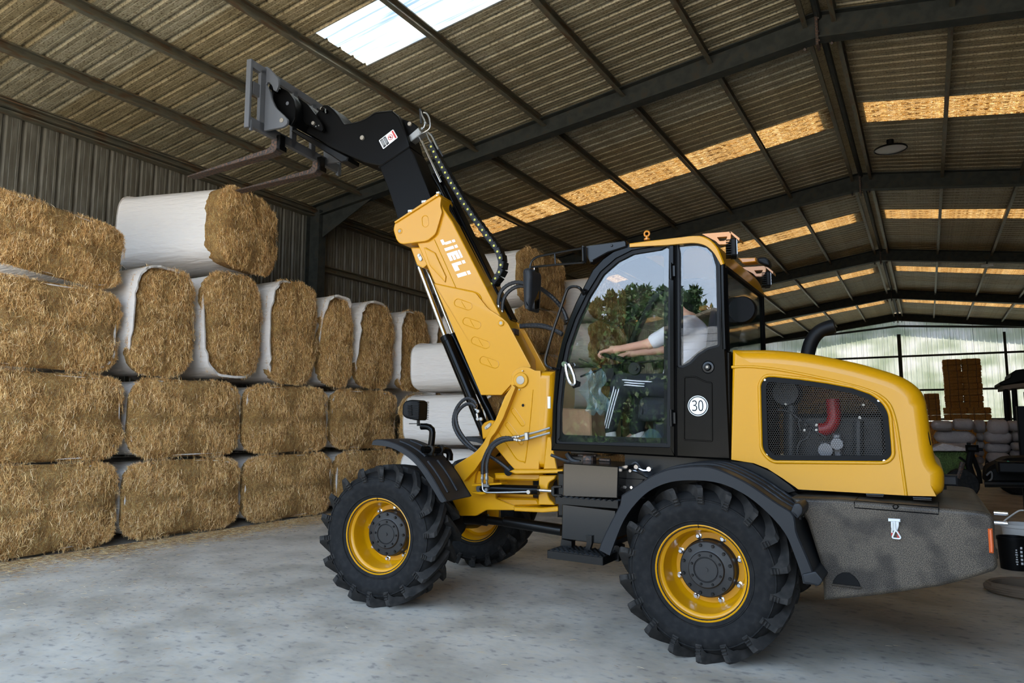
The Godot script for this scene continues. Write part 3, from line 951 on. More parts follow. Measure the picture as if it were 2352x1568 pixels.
func build_cab():
	var zn := -4.72
	var zf := -6.04
	var b := MB.new()
	var surround := G.V([-2.356, 1.154, -2.344, 1.442, -2.320, 1.743, -2.271, 1.932, -2.215, 2.076, -2.152, 2.206, -2.090, 2.314, -2.016, 2.436, -1.937, 2.506, -1.855, 2.553, -1.733, 2.592, -1.412, 2.582, -1.443, 1.125])
	var opening := G.soft([-2.319, 1.202, -1.477, 1.185, -1.448, 2.550, -1.516, 2.550, -1.717, 2.542, -1.838, 2.498, -1.957, 2.413, -2.069, 2.256, -2.157, 2.094, -2.232, 1.908, -2.283, 1.697, -2.310, 1.475], [0.012, 0.02, 0.008, 0.0, 0.0, 0.0, 0.0, 0.0, 0.0, 0.0, 0.0, 0.0])
	b.ring(surround, opening, zn - 0.07, zn, 0.012)
	var rear_out := G.V([-1.414, 2.582, -1.291, 2.579, -1.229, 2.569, -1.174, 2.534, -1.135, 2.482, -1.114, 2.418, -1.102, 2.370, -1.100, 2.109, -1.096, 1.806, -1.088, 1.115, -1.443, 1.125])
	var win := G.soft([-1.422, 1.711, -1.403, 2.551, -1.266, 2.543, -1.200, 2.519, -1.153, 2.464, -1.128, 2.367, -1.133, 1.836, -1.211, 1.818, -1.273, 1.782, -1.326, 1.731, -1.378, 1.706], [0.03, 0.008, 0.0, 0.0, 0.0, 0.0, 0.02, 0.0, 0.0, 0.0, 0.0])
	b.ring(rear_out, win, zn - 0.07, zn, 0.012)
	# far side of the cab, the same frame
	b.xf.origin.z = zf - zn + 0.07
	b.ring(surround, opening, zn - 0.07, zn, 0.012)
	b.ring(rear_out, win, zn - 0.07, zn, 0.012)
	b.xf = Transform3D()
	# floor, rear lower wall, posts and header behind
	b.ext([-2.339, 1.172, -1.095, 1.146, -1.088, 1.117, -1.466, 1.127, -2.352, 1.156], zf, zn - 0.02)
	b.ext([-1.100, 1.806, -1.070, 1.803, -1.088, 1.117, -1.110, 1.117], zf, zn - 0.01, 0.01)
	b.ext([-1.112, 2.376, -1.092, 2.369, -1.091, 1.806, -1.110, 1.807], zf + 0.01, zf + 0.06, 0.01)
	b.ext([-1.117, 2.379, -1.088, 2.375, -1.086, 2.351, -1.114, 2.354], zf, zn)
	var cab := lp("cab_frame", b, M.black_paint)
	# bright edge pillar behind the quarter window
	b = MB.new()
	b.tube([Vector3(-1.102, 2.378, -4.725), Vector3(-1.103, 2.212, -4.725), Vector3(-1.105, 2.008, -4.725), Vector3(-1.103, 1.817, -4.725)], 0.018, 12)
	put("pillar", b, M.black_paint, cab)
	# door: glass with a printed black border, gasket, hinges and handle
	var clear := G.soft([-2.277, 1.267, -1.531, 1.247, -1.499, 2.485, -1.562, 2.490, -1.673, 2.487, -1.787, 2.456, -1.886, 2.400, -1.970, 2.319, -2.055, 2.187, -2.133, 2.036, -2.186, 1.900, -2.224, 1.762, -2.258, 1.585, -2.276, 1.419], [0.03, 0.03, 0.03, 0.0, 0.0, 0.0, 0.0, 0.0, 0.0, 0.0, 0.0, 0.0, 0.0, 0.0])
	var door := lnode("door")
	b = MB.new()
	b.ext(MB.inset(opening, 0.004 * signf(MB.area(opening))), zn - 0.030, zn - 0.028)
	put("door_glass", b, M.glass, door)
	put("door_border", ring_at(MB.inset(opening, 0.004 * signf(MB.area(opening))), clear, zn - 0.034, zn - 0.0312), M.black_print, door)
	put("door_gasket", ring_at(opening, MB.inset(opening, 0.028 * signf(MB.area(opening))), zn - 0.028, zn - 0.012, 0.003), M.dark_plastic, door)
	for y in [285.0, 1230.0]:
		b = MB.new()
		var c: Vector3 = [Vector3(-1.439, 2.360, -4.700)][0] if y < 500 else [Vector3(-1.461, 1.380, -4.700)][0]
		b.tube([c - Vector3(0, 0.055, 0), c + Vector3(0, 0.055, 0)], 0.010, 10)
		b.box(c + Vector3(0.012, 0, -0.012), Vector3(0.03, 0.075, 0.008), 0.002)
		put("hinge", b, M.black_steel, door)
	b = MB.new()
	b.tube(G.curve([Vector3(-2.214, 1.764, -4.680), Vector3(-2.208, 1.714, -4.680), Vector3(-2.191, 1.653, -4.680), Vector3(-2.167, 1.622, -4.680), Vector3(-2.143, 1.626, -4.680), Vector3(-2.148, 1.673, -4.680), Vector3(-2.169, 1.729, -4.680), Vector3(-2.190, 1.763, -4.680)]), 0.013, 8)
	b.disc([Vector3(-2.222, 1.765, -4.690)][0], Vector3.BACK, 0.02, 0.02)
	put("door_handle", b, M.chrome, door)
	b = MB.new()
	b.ext([-2.149, 1.653, -2.113, 1.635, -2.119, 1.605, -2.167, 1.593, -2.177, 1.613], -4.725, -4.695, 0.006)
	put("handle_seat", b, M.dark_plastic, door)
	# rear quarter window
	var qw := lnode("quarter_window")
	var qclear := G.soft([-1.386, 1.738, -1.367, 2.489, -1.335, 2.517, -1.262, 2.508, -1.206, 2.480, -1.176, 2.435, -1.160, 2.361, -1.168, 1.865, -1.221, 1.848, -1.282, 1.815, -1.335, 1.772], [0.0, 0.02, 0.02, 0.0, 0.0, 0.0, 0.0, 0.03, 0.0, 0.0, 0.0])
	b = MB.new()
	b.ext(win, zn - 0.030, zn - 0.028)
	put("quarter_glass", b, M.glass, qw)
	put("window_border", ring_at(win, qclear, zn - 0.034, zn - 0.0312), M.black_print, qw)
	put("window_gasket", ring_at(win, MB.inset(win, 0.018 * signf(MB.area(win))), zn - 0.026, zn - 0.008, 0.003), M.dark_plastic, qw)
	# far windows, windscreen, rear window
	b = MB.new()
	b.ext(opening, zf + 0.02, zf + 0.025)
	b.ext(win, zf + 0.02, zf + 0.025)
	lp("far_window", b, M.far_glass)
	b = MB.new()
	var fr := G.smooth2([-2.338, 1.419, -2.315, 1.732, -2.267, 1.926, -2.208, 2.073, -2.146, 2.204, -2.084, 2.311, -2.010, 2.432, -1.933, 2.502, -1.850, 2.549], 4)
	for i in fr.size() - 1:
		b.quad(G.v3(fr[i], zn - 0.06), G.v3(fr[i + 1], zn - 0.06), G.v3(fr[i + 1], zf + 0.06), G.v3(fr[i], zf + 0.06))
	lp("windscreen", b, M.glass)
	b = MB.new()
	var ra: Vector3 = [Vector3(-1.102, 2.360, -4.760)][0]
	var rb: Vector3 = [Vector3(-1.104, 1.810, -4.760)][0]
	for q in [[-4.765, -6.02]]:
		b.quad(Vector3(ra.x, ra.y, q[0]), Vector3(ra.x, ra.y, q[1]), Vector3(rb.x, rb.y, q[1]), Vector3(rb.x, rb.y, q[0]))
	lp("rear_window", b, M.rear_glass)
	b = MB.new()
	for q in [-4.775, -6.005]:
		b.tube([Vector3(ra.x, ra.y, q), Vector3(rb.x, rb.y, q)], 0.02, 6)
	b.tube([Vector3(ra.x, ra.y, -4.77), Vector3(ra.x, ra.y, -6.02)], 0.02, 6)
	lp("rear_window_frame", b, M.black_print)
	# roof shell
	b = MB.new()
	b.band(G.smooth2([-1.726, 2.586, -1.586, 2.586, -1.444, 2.584, -1.359, 2.583, -1.286, 2.582, -1.219, 2.570, -1.166, 2.536, -1.125, 2.482, -1.102, 2.422, -1.085, 2.371], 4), G.smooth2([-1.726, 2.559, -1.586, 2.550, -1.445, 2.540, -1.360, 2.538, -1.287, 2.534, -1.228, 2.518, -1.186, 2.492, -1.152, 2.453, -1.126, 2.405, -1.107, 2.364], 4), -6.06, -4.70, 0.008)
	var roof := lp("cab_roof", b, M.yellow_paint)
	b = MB.new()
	var eye: Vector3 = [Vector3(-1.702, 2.671, -5.000)][0]
	b.lathe([[0.0, 0.0], [0.022, 0.0], [0.022, 0.012], [0.010, 0.016], [0.010, 0.03]], Transform3D(G.basis_z(Vector3.UP), eye), 14)
	var loop := []
	for k in 17: loop.append(eye + Vector3(cos(TAU * k / 16) * 0.019, 0.048 + sin(TAU * k / 16) * 0.019, 0))
	b.tube(loop, 0.007, 8)
	put("lifting_eye", b, M.orange_paint, roof).transform = Transform3D()
	# black corner plate and mirror
	b = MB.new()
	b.ext([-2.057, 2.603, -2.040, 2.608, -1.759, 2.609, -1.751, 2.597, -1.750, 2.566, -1.893, 2.538, -1.988, 2.500, -2.025, 2.478, -2.050, 2.532], -4.78, -4.70, 0.006)
	b.ext([-1.776, 2.613, -1.725, 2.589, -1.726, 2.560, -1.777, 2.556, -1.941, 2.491, -1.965, 2.505], -5.95, -4.79, 0.01)
	for q in [Vector3(-1.858, 2.585, -4.700), Vector3(-2.006, 2.491, -4.700), Vector3(-2.076, 2.601, -4.700), Vector3(-2.069, 2.486, -4.700), Vector3(-2.073, 2.546, -4.700)]: b.bolt(q, Vector3.BACK, 0.010, 0.008)
	lp("mirror_bracket", b, M.black_steel)
	var mr := lnode("mirror")
	b = MB.new()
	b.tube(G.curve([Vector3(-2.067, 2.587, -4.680), Vector3(-2.197, 2.582, -4.680), Vector3(-2.373, 2.572, -4.680), Vector3(-2.438, 2.565, -4.680), Vector3(-2.477, 2.544, -4.680), Vector3(-2.492, 2.514, -4.680), Vector3(-2.498, 2.468, -4.680)], 6), 0.0085, 8)
	b.tube([Vector3(-2.061, 2.482, -4.680), Vector3(-2.248, 2.490, -4.680), Vector3(-2.492, 2.495, -4.680)], 0.0085, 8)
	b.tube([Vector3(-2.292, 2.572, -4.680), Vector3(-2.288, 2.491, -4.680)], 0.0065, 8)
	b.ext([-2.078, 2.599, -2.048, 2.598, -2.045, 2.476, -2.075, 2.481], -4.70, -4.66, 0.012)
	put("mirror_arm", b, M.black_steel, mr)
	b = MB.new()
	b.ext(G.soft([-2.513, 2.451, -2.503, 2.468, -2.477, 2.475, -2.451, 2.470, -2.434, 2.440, -2.433, 2.394, -2.444, 2.233, -2.454, 2.158, -2.470, 2.156, -2.498, 2.180, -2.506, 2.215], 0.012), -4.76, -4.58, 0.03, 3)
	put("mirror_housing", b, M.plastic, mr)
	b = MB.new()
	b.ext(G.soft([-0.03, 0.012, 0.03, 0.03, 0.03, 0.33, -0.03, 0.33], 0.01), 0.0, 0.003)
	var mg := put("mirror_pane", b, M.mirror_glass, mr)
	var mp: Vector3 = [Vector3(-2.456, 2.158, -4.660)][0]
	mg.transform = Transform3D(Basis(Vector3.UP, PI / 2 - 0.1), mp + Vector3(0.012, 0.0, -0.02))
	# grab rail in front of the door
	b = MB.new()
	b.tube(G.curve([Vector3(-2.086, 2.259, -4.730), Vector3(-2.081, 2.290, -4.660), Vector3(-2.111, 2.308, -4.660), Vector3(-2.144, 2.313, -4.660), Vector3(-2.176, 2.303, -4.660), Vector3(-2.198, 2.269, -4.660), Vector3(-2.253, 2.127, -4.660), Vector3(-2.304, 1.996, -4.660), Vector3(-2.347, 1.863, -4.660), Vector3(-2.364, 1.802, -4.660), Vector3(-2.360, 1.769, -4.660), Vector3(-2.340, 1.748, -4.660), Vector3(-2.306, 1.736, -4.660), Vector3(-2.303, 1.734, -4.730)], 5), 0.0105, 10)
	lp("grab_rail", b, M.black_steel)
	b = MB.new()
	b.box([Vector3(-2.355, 1.495, -4.700)][0], Vector3(0.022, 0.085, 0.012), 0.003)
	lp("white_marker", b, M.white_plastic)
	# lower side panel: moulded hatch outline, lock, speed disc
	b = MB.new()
	b.tube(outline3(G.soft([-1.385, 1.239, -1.372, 1.647, -1.298, 1.647, -1.261, 1.626, -1.232, 1.611, -1.195, 1.606, -1.203, 1.232], [0.01, 0.012, 0.012, 0.0, 0.0, 0.012, 0.01]), -4.718), 0.005, 6)
	lp("side_hatch", b, M.black_paint)
	b = MB.new()
	var lk: Vector3 = [Vector3(-1.215, 1.706, -4.720)][0]
	b.lathe([[0.0, 0.02], [0.017, 0.02], [0.020, 0.014], [0.024, 0.004], [0.036, 0.002], [0.039, 0.006], [0.042, 0.0]], Transform3D(Basis(), lk), 24)
	var lock := lp("lock", b, M.black_steel)
	b = MB.new()
	b.disc(lk + Vector3(0, 0, 0.019), Vector3.BACK, 0.009, 0.006, 12)
	put("key_barrel", b, M.pin_steel, lock)
	var dc: Vector3 = [Vector3(-1.288, 1.458, -4.720)][0]
	b = MB.new()
	b.disc(dc, Vector3.BACK, 0.066, 0.002, 48)
	var sign_ := lp("speed_sign", b, M.white_print, null, false, "round white speed disc with black number 30")
	b = MB.new()
	b.lathe([[0.056, 0.002], [0.056, 0.0032], [0.0615, 0.0032], [0.0615, 0.002]], Transform3D(Basis(), dc), 48)
	put("ring_print", b, M.black_print, sign_)
	var tm := TextMesh.new()
	var sf := SystemFont.new()
	sf.font_names = PackedStringArray(["Droid Sans"])
	sf.font_weight = 400
	tm.font = sf
	tm.text = "30"
	tm.font_size = 64
	tm.pixel_size = 0.0013
	tm.depth = 0.001
	var nm := put("number_print", tm, M.black_print, sign_)
	nm.transform = Transform3D(Basis.from_scale(Vector3(0.86, 1.16, 1)), dc + Vector3(0, 0, 0.0026))
	# wiper on the windscreen side and its motor behind the glass
	b = MB.new()
	b.tube([Vector3(-2.398, 1.720, -5.350), Vector3(-2.223, 1.776, -5.350), Vector3(-2.040, 1.805, -5.350), Vector3(-1.716, 1.822, -5.350)], 0.008, 6)
	lp("wiper", b, M.dark_plastic)
	b = MB.new()
	b.tube([Vector3(-2.410, 1.864, -5.350), Vector3(-2.223, 1.770, -5.350), Vector3(-2.144, 1.785, -5.350)], 0.006, 6)
	lp("wiper", b, M.dark_plastic)
	b = MB.new()
	b.disc([Vector3(-1.736, 1.721, -4.800)][0], Vector3.BACK, 0.046, 0.03, 24)
	b.disc([Vector3(-1.725, 1.722, -4.770)][0], Vector3.BACK, 0.016, 0.012, 16)
	lp("speaker", b, M.dark_plastic)
	# work lamps on the roof's rear corners
	for i in 2:
		var wl := lnode("work_lamp")
		var dz := 0.0 if i == 0 else -1.18
		var o: Vector3 = [Vector3(-1.031, 2.477, -4.740)][0] + Vector3(0, 0, dz)
		b = MB.new()
		b.xf.origin.z = dz
		b.ring(G.soft([-1.226, 2.588, -1.038, 2.579, -1.041, 2.535, -1.056, 2.505, -1.075, 2.499, -1.117, 2.504, -1.139, 2.530, -1.171, 2.551], 0.004), G.soft([-1.129, 2.553, -1.062, 2.550, -1.067, 2.533, -1.081, 2.523, -1.113, 2.525], 0.004), -4.75, -4.71)
		b.ext([-1.053, 2.581, -1.037, 2.579, -0.985, 2.528, -0.988, 2.511, -1.041, 2.568], -4.83, -4.71)
		put("lamp_bracket", b, M.orange_paint, wl)
		b = MB.new()
		b.xf = Transform3D(Basis(Vector3.UP, 0.25), o)
		b.box(Vector3(0.0, 0, -0.03), Vector3(0.035, 0.115, 0.13), 0.008)
		for k in 7: b.box(Vector3(-0.03, -0.048 + k * 0.016, -0.03), Vector3(0.035, 0.005, 0.12), 0.001)
		put("lamp_body", b, M.dark_plastic, wl)
		b = MB.new()
		b.xf = Transform3D(Basis(Vector3.UP, 0.25), o)
		b.box(Vector3(0.019, 0, -0.03), Vector3(0.004, 0.10, 0.115), 0.001)
		for p in 4:
			for q in 4: b.disc(Vector3(0.021, -0.036 + p * 0.024, -0.072 + q * 0.028), Vector3.RIGHT, 0.009, 0.004, 8)
		put("lens", b, M.lamp_lens, wl)
	b = MB.new()
	b.ext([-1.159, 2.570, -1.033, 2.559, -1.030, 2.527, -1.128, 2.528], -5.56, -5.46, 0.006)
	lp("beacon_arm", b, M.orange_paint)
	b = MB.new()
	b.ext(G.soft([-1.025, 2.552, -1.005, 2.558, -0.966, 2.556, -0.942, 2.536, -0.936, 2.501, -0.940, 2.487, -0.971, 2.496, -1.017, 2.524], 0.01), -5.56, -5.46, 0.012, 2)
	lp("rear_camera", b, M.dark_plastic)
	# inside: seat, column with wheel, console, dashboard, fan
	b = MB.new()
	b.ext(G.soft([-1.86, 1.36, -1.36, 1.36, -1.33, 1.52, -1.84, 1.54], 0.05), -5.62, -5.12, 0.05, 3)
	b.ext(G.soft([-1.40, 1.50, -1.30, 1.46, -1.16, 2.10, -1.20, 2.28, -1.27, 2.28, -1.32, 2.08], 0.04), -5.60, -5.14, 0.05, 3)
	b.box(Vector3(-1.58, 1.25, -5.37), Vector3(0.36, 0.24, 0.36), 0.03)
	lp("seat", b, M.dark_cloth)
	b = MB.new()
	b.tube([Vector3(-2.2, 1.15, -5.37), Vector3(-2.08, 1.80, -5.37)], 0.04, 10)
	b.box(Vector3(-2.12, 1.72, -5.37), Vector3(0.14, 0.16, 0.22), 0.03)
	lp("steering_column", b, M.dark_plastic)
	b = MB.new()
	var wheel_at := Transform3D(G.basis_z(Vector3(0.35, 0.94, 0)), Vector3(-2.06, 1.845, -5.37))
	var rim_pts := []
	for k in 33: rim_pts.append(wheel_at * Vector3(cos(TAU * k / 32) * 0.18, sin(TAU * k / 32) * 0.18, 0))
	b.tube(rim_pts, 0.014, 8)
	for k in 3: b.tube([wheel_at.origin, wheel_at * Vector3(cos(TAU * k / 3) * 0.18, sin(TAU * k / 3) * 0.18, 0)], 0.012, 6)
	b.disc(wheel_at.origin, wheel_at.basis.z, 0.045, 0.02)
	lp("steering_wheel", b, M.dark_plastic)
	b = MB.new()
	b.ext([-2.430, 1.465, -2.119, 1.444, -2.116, 1.200, -2.432, 1.202], -5.5, -4.9, 0.01)
	lp("front_panel", b, M.cardboard)
	b = MB.new()
	b.box(Vector3(-1.45, 1.5, -5.78), Vector3(0.5, 0.55, 0.2), 0.03)
	lp("side_console", b, M.dark_plastic)
	b = MB.new()
	b.disc([Vector3(-1.078, 2.130, -5.200)][0], Vector3.BACK, 0.095, 0.07, 24)
	lp("cab_fan", b, M.black_print)
	b = MB.new()
	b.grid(func(u, v): return Vector3(-2.16 + 0.16 * u + 0.03 * sin(9 * v), 1.42 + 0.30 * v + 0.02 * sin(13 * u + 5 * v), -4.88 + 0.03 * sin(11 * u + 3 * v)), 10, 10)
	lp("plastic_film", b, M.film)
	b = MB.new()
	b.grid(func(u, v): return Vector3(-1.80 + 0.34 * u, 1.20 + 0.05 * sin(8 * u) * v + 0.06 * v, -4.90 - 0.2 * v + 0.02 * sin(14 * u)), 12, 5)
	lp("plastic_film", b, M.film)

# ---- engine hood --------------------------------------------------------------------------------------------------------------
func build_hood():
	var zn := -4.66
	var zf := -6.06
	var top := G.smooth2([-1.050, 1.809, -0.840, 1.800, -0.641, 1.772, -0.494, 1.739, -0.345, 1.698, -0.250, 1.665, -0.163, 1.632, -0.104, 1.602, -0.054, 1.563, -0.017, 1.516, -0.001, 1.464], 3)
	var rear := G.smooth2([-0.001, 1.464, 0.007, 1.361, 0.017, 1.215, 0.029, 1.136, 0.056, 1.097, 0.064, 1.065, 0.061, 1.001, 0.050, 0.972, 0.027, 0.952], 3)
	var low := G.V([0.019, 0.949, -0.120, 0.946, -0.689, 0.956, -0.706, 0.970, -0.785, 1.025, -0.860, 1.073, -0.937, 1.103, -1.073, 1.121])
	var p := PackedVector2Array()
	var w := []
	for q in top: p.append(q); w.append(1.0)
	for i in range(1, rear.size()): p.append(rear[i]); w.append(0.8)
	for q in low: p.append(q); w.append(0.0)
	w[0] = 0.6
	if MB.area(p) < 0:
		p.reverse(); w.reverse()
	# where the long edges are rounded, the outline is drawn in by steps
	var dirs := MB.inset(p, 1.0)
	var r := 0.085
	var loops := []
	for k in 7:
		var a := PI / 2 * k / 6.0
		var l := []
		for i in p.size():
			var d: Vector2 = (dirs[i] - p[i]).limit_length(1.0) * (r * w[i] * (1 - sin(a)))
			l.append(G.v3(p[i] + d, zn - r * w[i] * (1 - cos(a))))
		loops.append(l)
	var inner := PackedVector2Array()
	for q in loops[0]: inner.append(Vector2(q.x, q.y))
	var hole := G.soft([-0.883, 1.584, -0.886, 1.178, -0.828, 1.118, -0.216, 1.129, -0.181, 1.163, -0.181, 1.227, -0.187, 1.403, -0.214, 1.461, -0.271, 1.512, -0.367, 1.550, -0.501, 1.581, -0.648, 1.608, -0.800, 1.629, -0.851, 1.631], [0.07, 0.06, 0.03, 0.04, 0.03, 0.0, 0.04, 0.05, 0.03, 0.0, 0.0, 0.0, 0.0, 0.03])
	var b := MB.new()
	b.ring(inner, hole, zn - 0.02, zn)
	for k in loops.size() - 1:
		for i in p.size():
			var j := (i + 1) % p.size()
			b.quad(loops[k][i], loops[k + 1][i], loops[k + 1][j], loops[k][j])
	var last: Array = loops[loops.size() - 1]
	for i in p.size():
		var j := (i + 1) % p.size()
		if w[i] < 0.1 and w[j] < 0.1 and not (p[i].x < -1.0 and p[j].x < -1.0): continue      # open underneath
		b.quad(last[i], Vector3(last[i].x, last[i].y, zf), Vector3(last[j].x, last[j].y, zf), last[j])
	b.ext(p, zf, zf + 0.02)
	var hood := lp("engine_hood", b, M.yellow_paint, null, false, "", 25.0)
	# moulded creases and the raised lip round the grille
	b = bead(along2(G.smooth2([-1.052, 1.696, -0.932, 1.694, -0.760, 1.667, -0.536, 1.612, -0.394, 1.571, -0.304, 1.541, -0.231, 1.504, -0.183, 1.452, -0.160, 1.376, -0.149, 1.287, -0.137, 1.117, -0.125, 0.947], 5), zn - 0.003), 0.010, 8)
	put("hood_crease", b, M.yellow_paint, hood, 60)
	b = bead(outline3(MB.inset(hole, -0.006 * signf(MB.area(hole))), zn - 0.001), 0.011, 8)
	put("grille_lip", b, M.yellow_paint, hood, 60)
	# grille: black frame, hexagonal mesh, four screws
	var gr := lnode("side_grille")
	var inn := MB.inset(hole, 0.034 * signf(MB.area(hole)))
	put("grille_frame", ring_at(hole, inn, zn - 0.012, zn - 0.003, 0.003), M.black_print, gr)
	b = MB.new()
	var pitch := 0.0128
	var lo := inn[0]; var hi := inn[0]
	for q in inn:
		lo = lo.min(q); hi = hi.max(q)
	var row := 0
	var y := lo.y - pitch
	while y < hi.y + pitch:
		var x := lo.x - pitch + (pitch * 0.5 if row % 2 else 0.0)
		while x < hi.x + pitch:
			var c := Vector2(x, y)
			if Geometry2D.is_point_in_polygon(c, hole):
				for k in 6:
					var a := TAU * k / 6 + PI / 6
					var e := TAU * (k + 1) / 6 + PI / 6
					var o1 := c + Vector2.from_angle(a) * pitch * 0.578; var o2 := c + Vector2.from_angle(e) * pitch * 0.578
					var i1 := c + Vector2.from_angle(a) * pitch * 0.475; var i2 := c + Vector2.from_angle(e) * pitch * 0.475
					b.quad(G.v3(o1, 0.0), G.v3(i1, 0.0), G.v3(i2, 0.0), G.v3(o2, 0.0))
					b.quad(G.v3(i1, 0.0), G.v3(i1, -0.002), G.v3(i2, -0.002), G.v3(i2, 0.0))
			x += pitch
		y += pitch * 0.866
		row += 1
	var hx := put("hex_mesh", b, M.black_steel, gr, 20)
	hx.position.z = zn - 0.012
	hx.set_meta("kind", "stuff")
	for q in [Vector3(-0.854, 1.610, -4.660), Vector3(-0.862, 1.154, -4.660), Vector3(-0.235, 1.473, -4.660), Vector3(-0.225, 1.134, -4.660)]:
		b = MB.new()
		b.disc(q + Vector3(0, 0, -0.003), Vector3.BACK, 0.0075, 0.006, 12)
		put("screw", b, M.chrome, gr)
	# rear lip with its dark louvre, exhaust
	b = MB.new()
	b.ext([-0.035, 1.479, -0.025, 1.482, -0.002, 1.332, 0.012, 1.222, 0.004, 1.226, -0.020, 1.361], zf + 0.1, zn - 0.03, 0.004)
	put("rear_louvre", b, M.dark_plastic, hood)
	b = MB.new()
	var ex := G.curve([Vector3(-0.688, 1.791, -5.300), Vector3(-0.681, 1.827, -5.300), Vector3(-0.665, 1.881, -5.300), Vector3(-0.638, 1.930, -5.300), Vector3(-0.600, 1.967, -5.300), Vector3(-0.553, 1.988, -5.300), Vector3(-0.507, 1.997, -5.300)], 6)
	b.tube(ex, 0.047, 20)
	lp("exhaust_pipe", b, M.dark_plastic)
	# engine behind the grille
	b = MB.new()
	b.ext(MB.inset(inner, 0.02), -5.76, -5.73)
	b.box(Vector3(-0.98, 1.30, -5.3), Vector3(0.03, 0.70, 0.9), 0.004)
	b.box(Vector3(-0.5, 0.97, -5.3), Vector3(1.1, 0.03, 0.9), 0.004)
	lp("engine_bay", b, M.dark_machine)
	b = MB.new()
	b.disc([Vector3(-0.783, 1.541, -5.100)][0], Vector3.BACK, 0.085, 0.16)
	lp("air_filter", b, M.engine_grey)
	b = MB.new()
	b.tube([Vector3(-0.763, 1.459, -5.000), Vector3(-0.773, 1.119, -5.000)], 0.045, 12)
	lp("grey_pipe", b, M.engine_grey)
	b = MB.new()
	b.tube([Vector3(-0.369, 1.364, -5.000), Vector3(-0.381, 1.128, -5.000)], 0.03, 10)
	lp("grey_pipe", b, M.engine_grey)
	b = MB.new()
	b.box(Vector3(-0.5, 1.2, -5.35), Vector3(0.55, 0.42, 0.4), 0.03)
	lp("engine_block", b, M.engine_grey)
	b = MB.new()
	b.tube(G.curve([Vector3(-0.509, 1.497, -4.980), Vector3(-0.506, 1.431, -4.980), Vector3(-0.507, 1.373, -4.980), Vector3(-0.525, 1.331, -4.980), Vector3(-0.556, 1.310, -4.980), Vector3(-0.595, 1.306, -4.980)], 6), 0.042, 12)
	lp("red_hose", b, M.red_hose, null, false, "red coolant hose behind the grille")
	b = MB.new()
	b.disc([Vector3(-0.557, 1.182, -5.000)][0], Vector3.BACK, 0.045, 0.1)
	b.box([Vector3(-0.558, 1.161, -5.000)][0], Vector3(0.07, 0.14, 0.08), 0.01)
	lp("alternator", b, M.cast_metal)
	b = MB.new()
	b.disc([Vector3(-0.490, 1.220, -5.000)][0], Vector3.BACK, 0.038, 0.1)
	b.box([Vector3(-0.495, 1.191, -5.000)][0], Vector3(0.05, 0.18, 0.08), 0.01)
	lp("water_pump", b, M.cast_metal)
	for q in [Vector3(-0.783, 1.467, -4.950), Vector3(-0.678, 1.302, -4.950), Vector3(-0.606, 1.335, -4.950), Vector3(-0.607, 1.305, -4.950), Vector3(-0.358, 1.380, -4.950), Vector3(-0.335, 1.457, -4.950)]:
		b = MB.new()
		b.disc(q, Vector3.BACK, 0.009, 0.01, 10)
		lp("bright_nut", b, M.steel)
	b = MB.new()
	b.tube(G.curve([Vector3(-0.725, 1.122, -4.950), Vector3(-0.724, 1.189, -4.950), Vector3(-0.705, 1.231, -4.950), Vector3(-0.664, 1.256, -4.950), Vector3(-0.646, 1.315, -4.950), Vector3(-0.707, 1.365, -4.950), Vector3(-0.702, 1.298, -4.950)], 5), 0.008, 6)
	b.tube(G.curve([Vector3(-0.833, 1.433, -4.950), Vector3(-0.769, 1.420, -4.950), Vector3(-0.707, 1.373, -4.950), Vector3(-0.661, 1.331, -4.950), Vector3(-0.555, 1.257, -4.950)], 5), 0.008, 6)
	lp("engine_cable", b, M.hose)

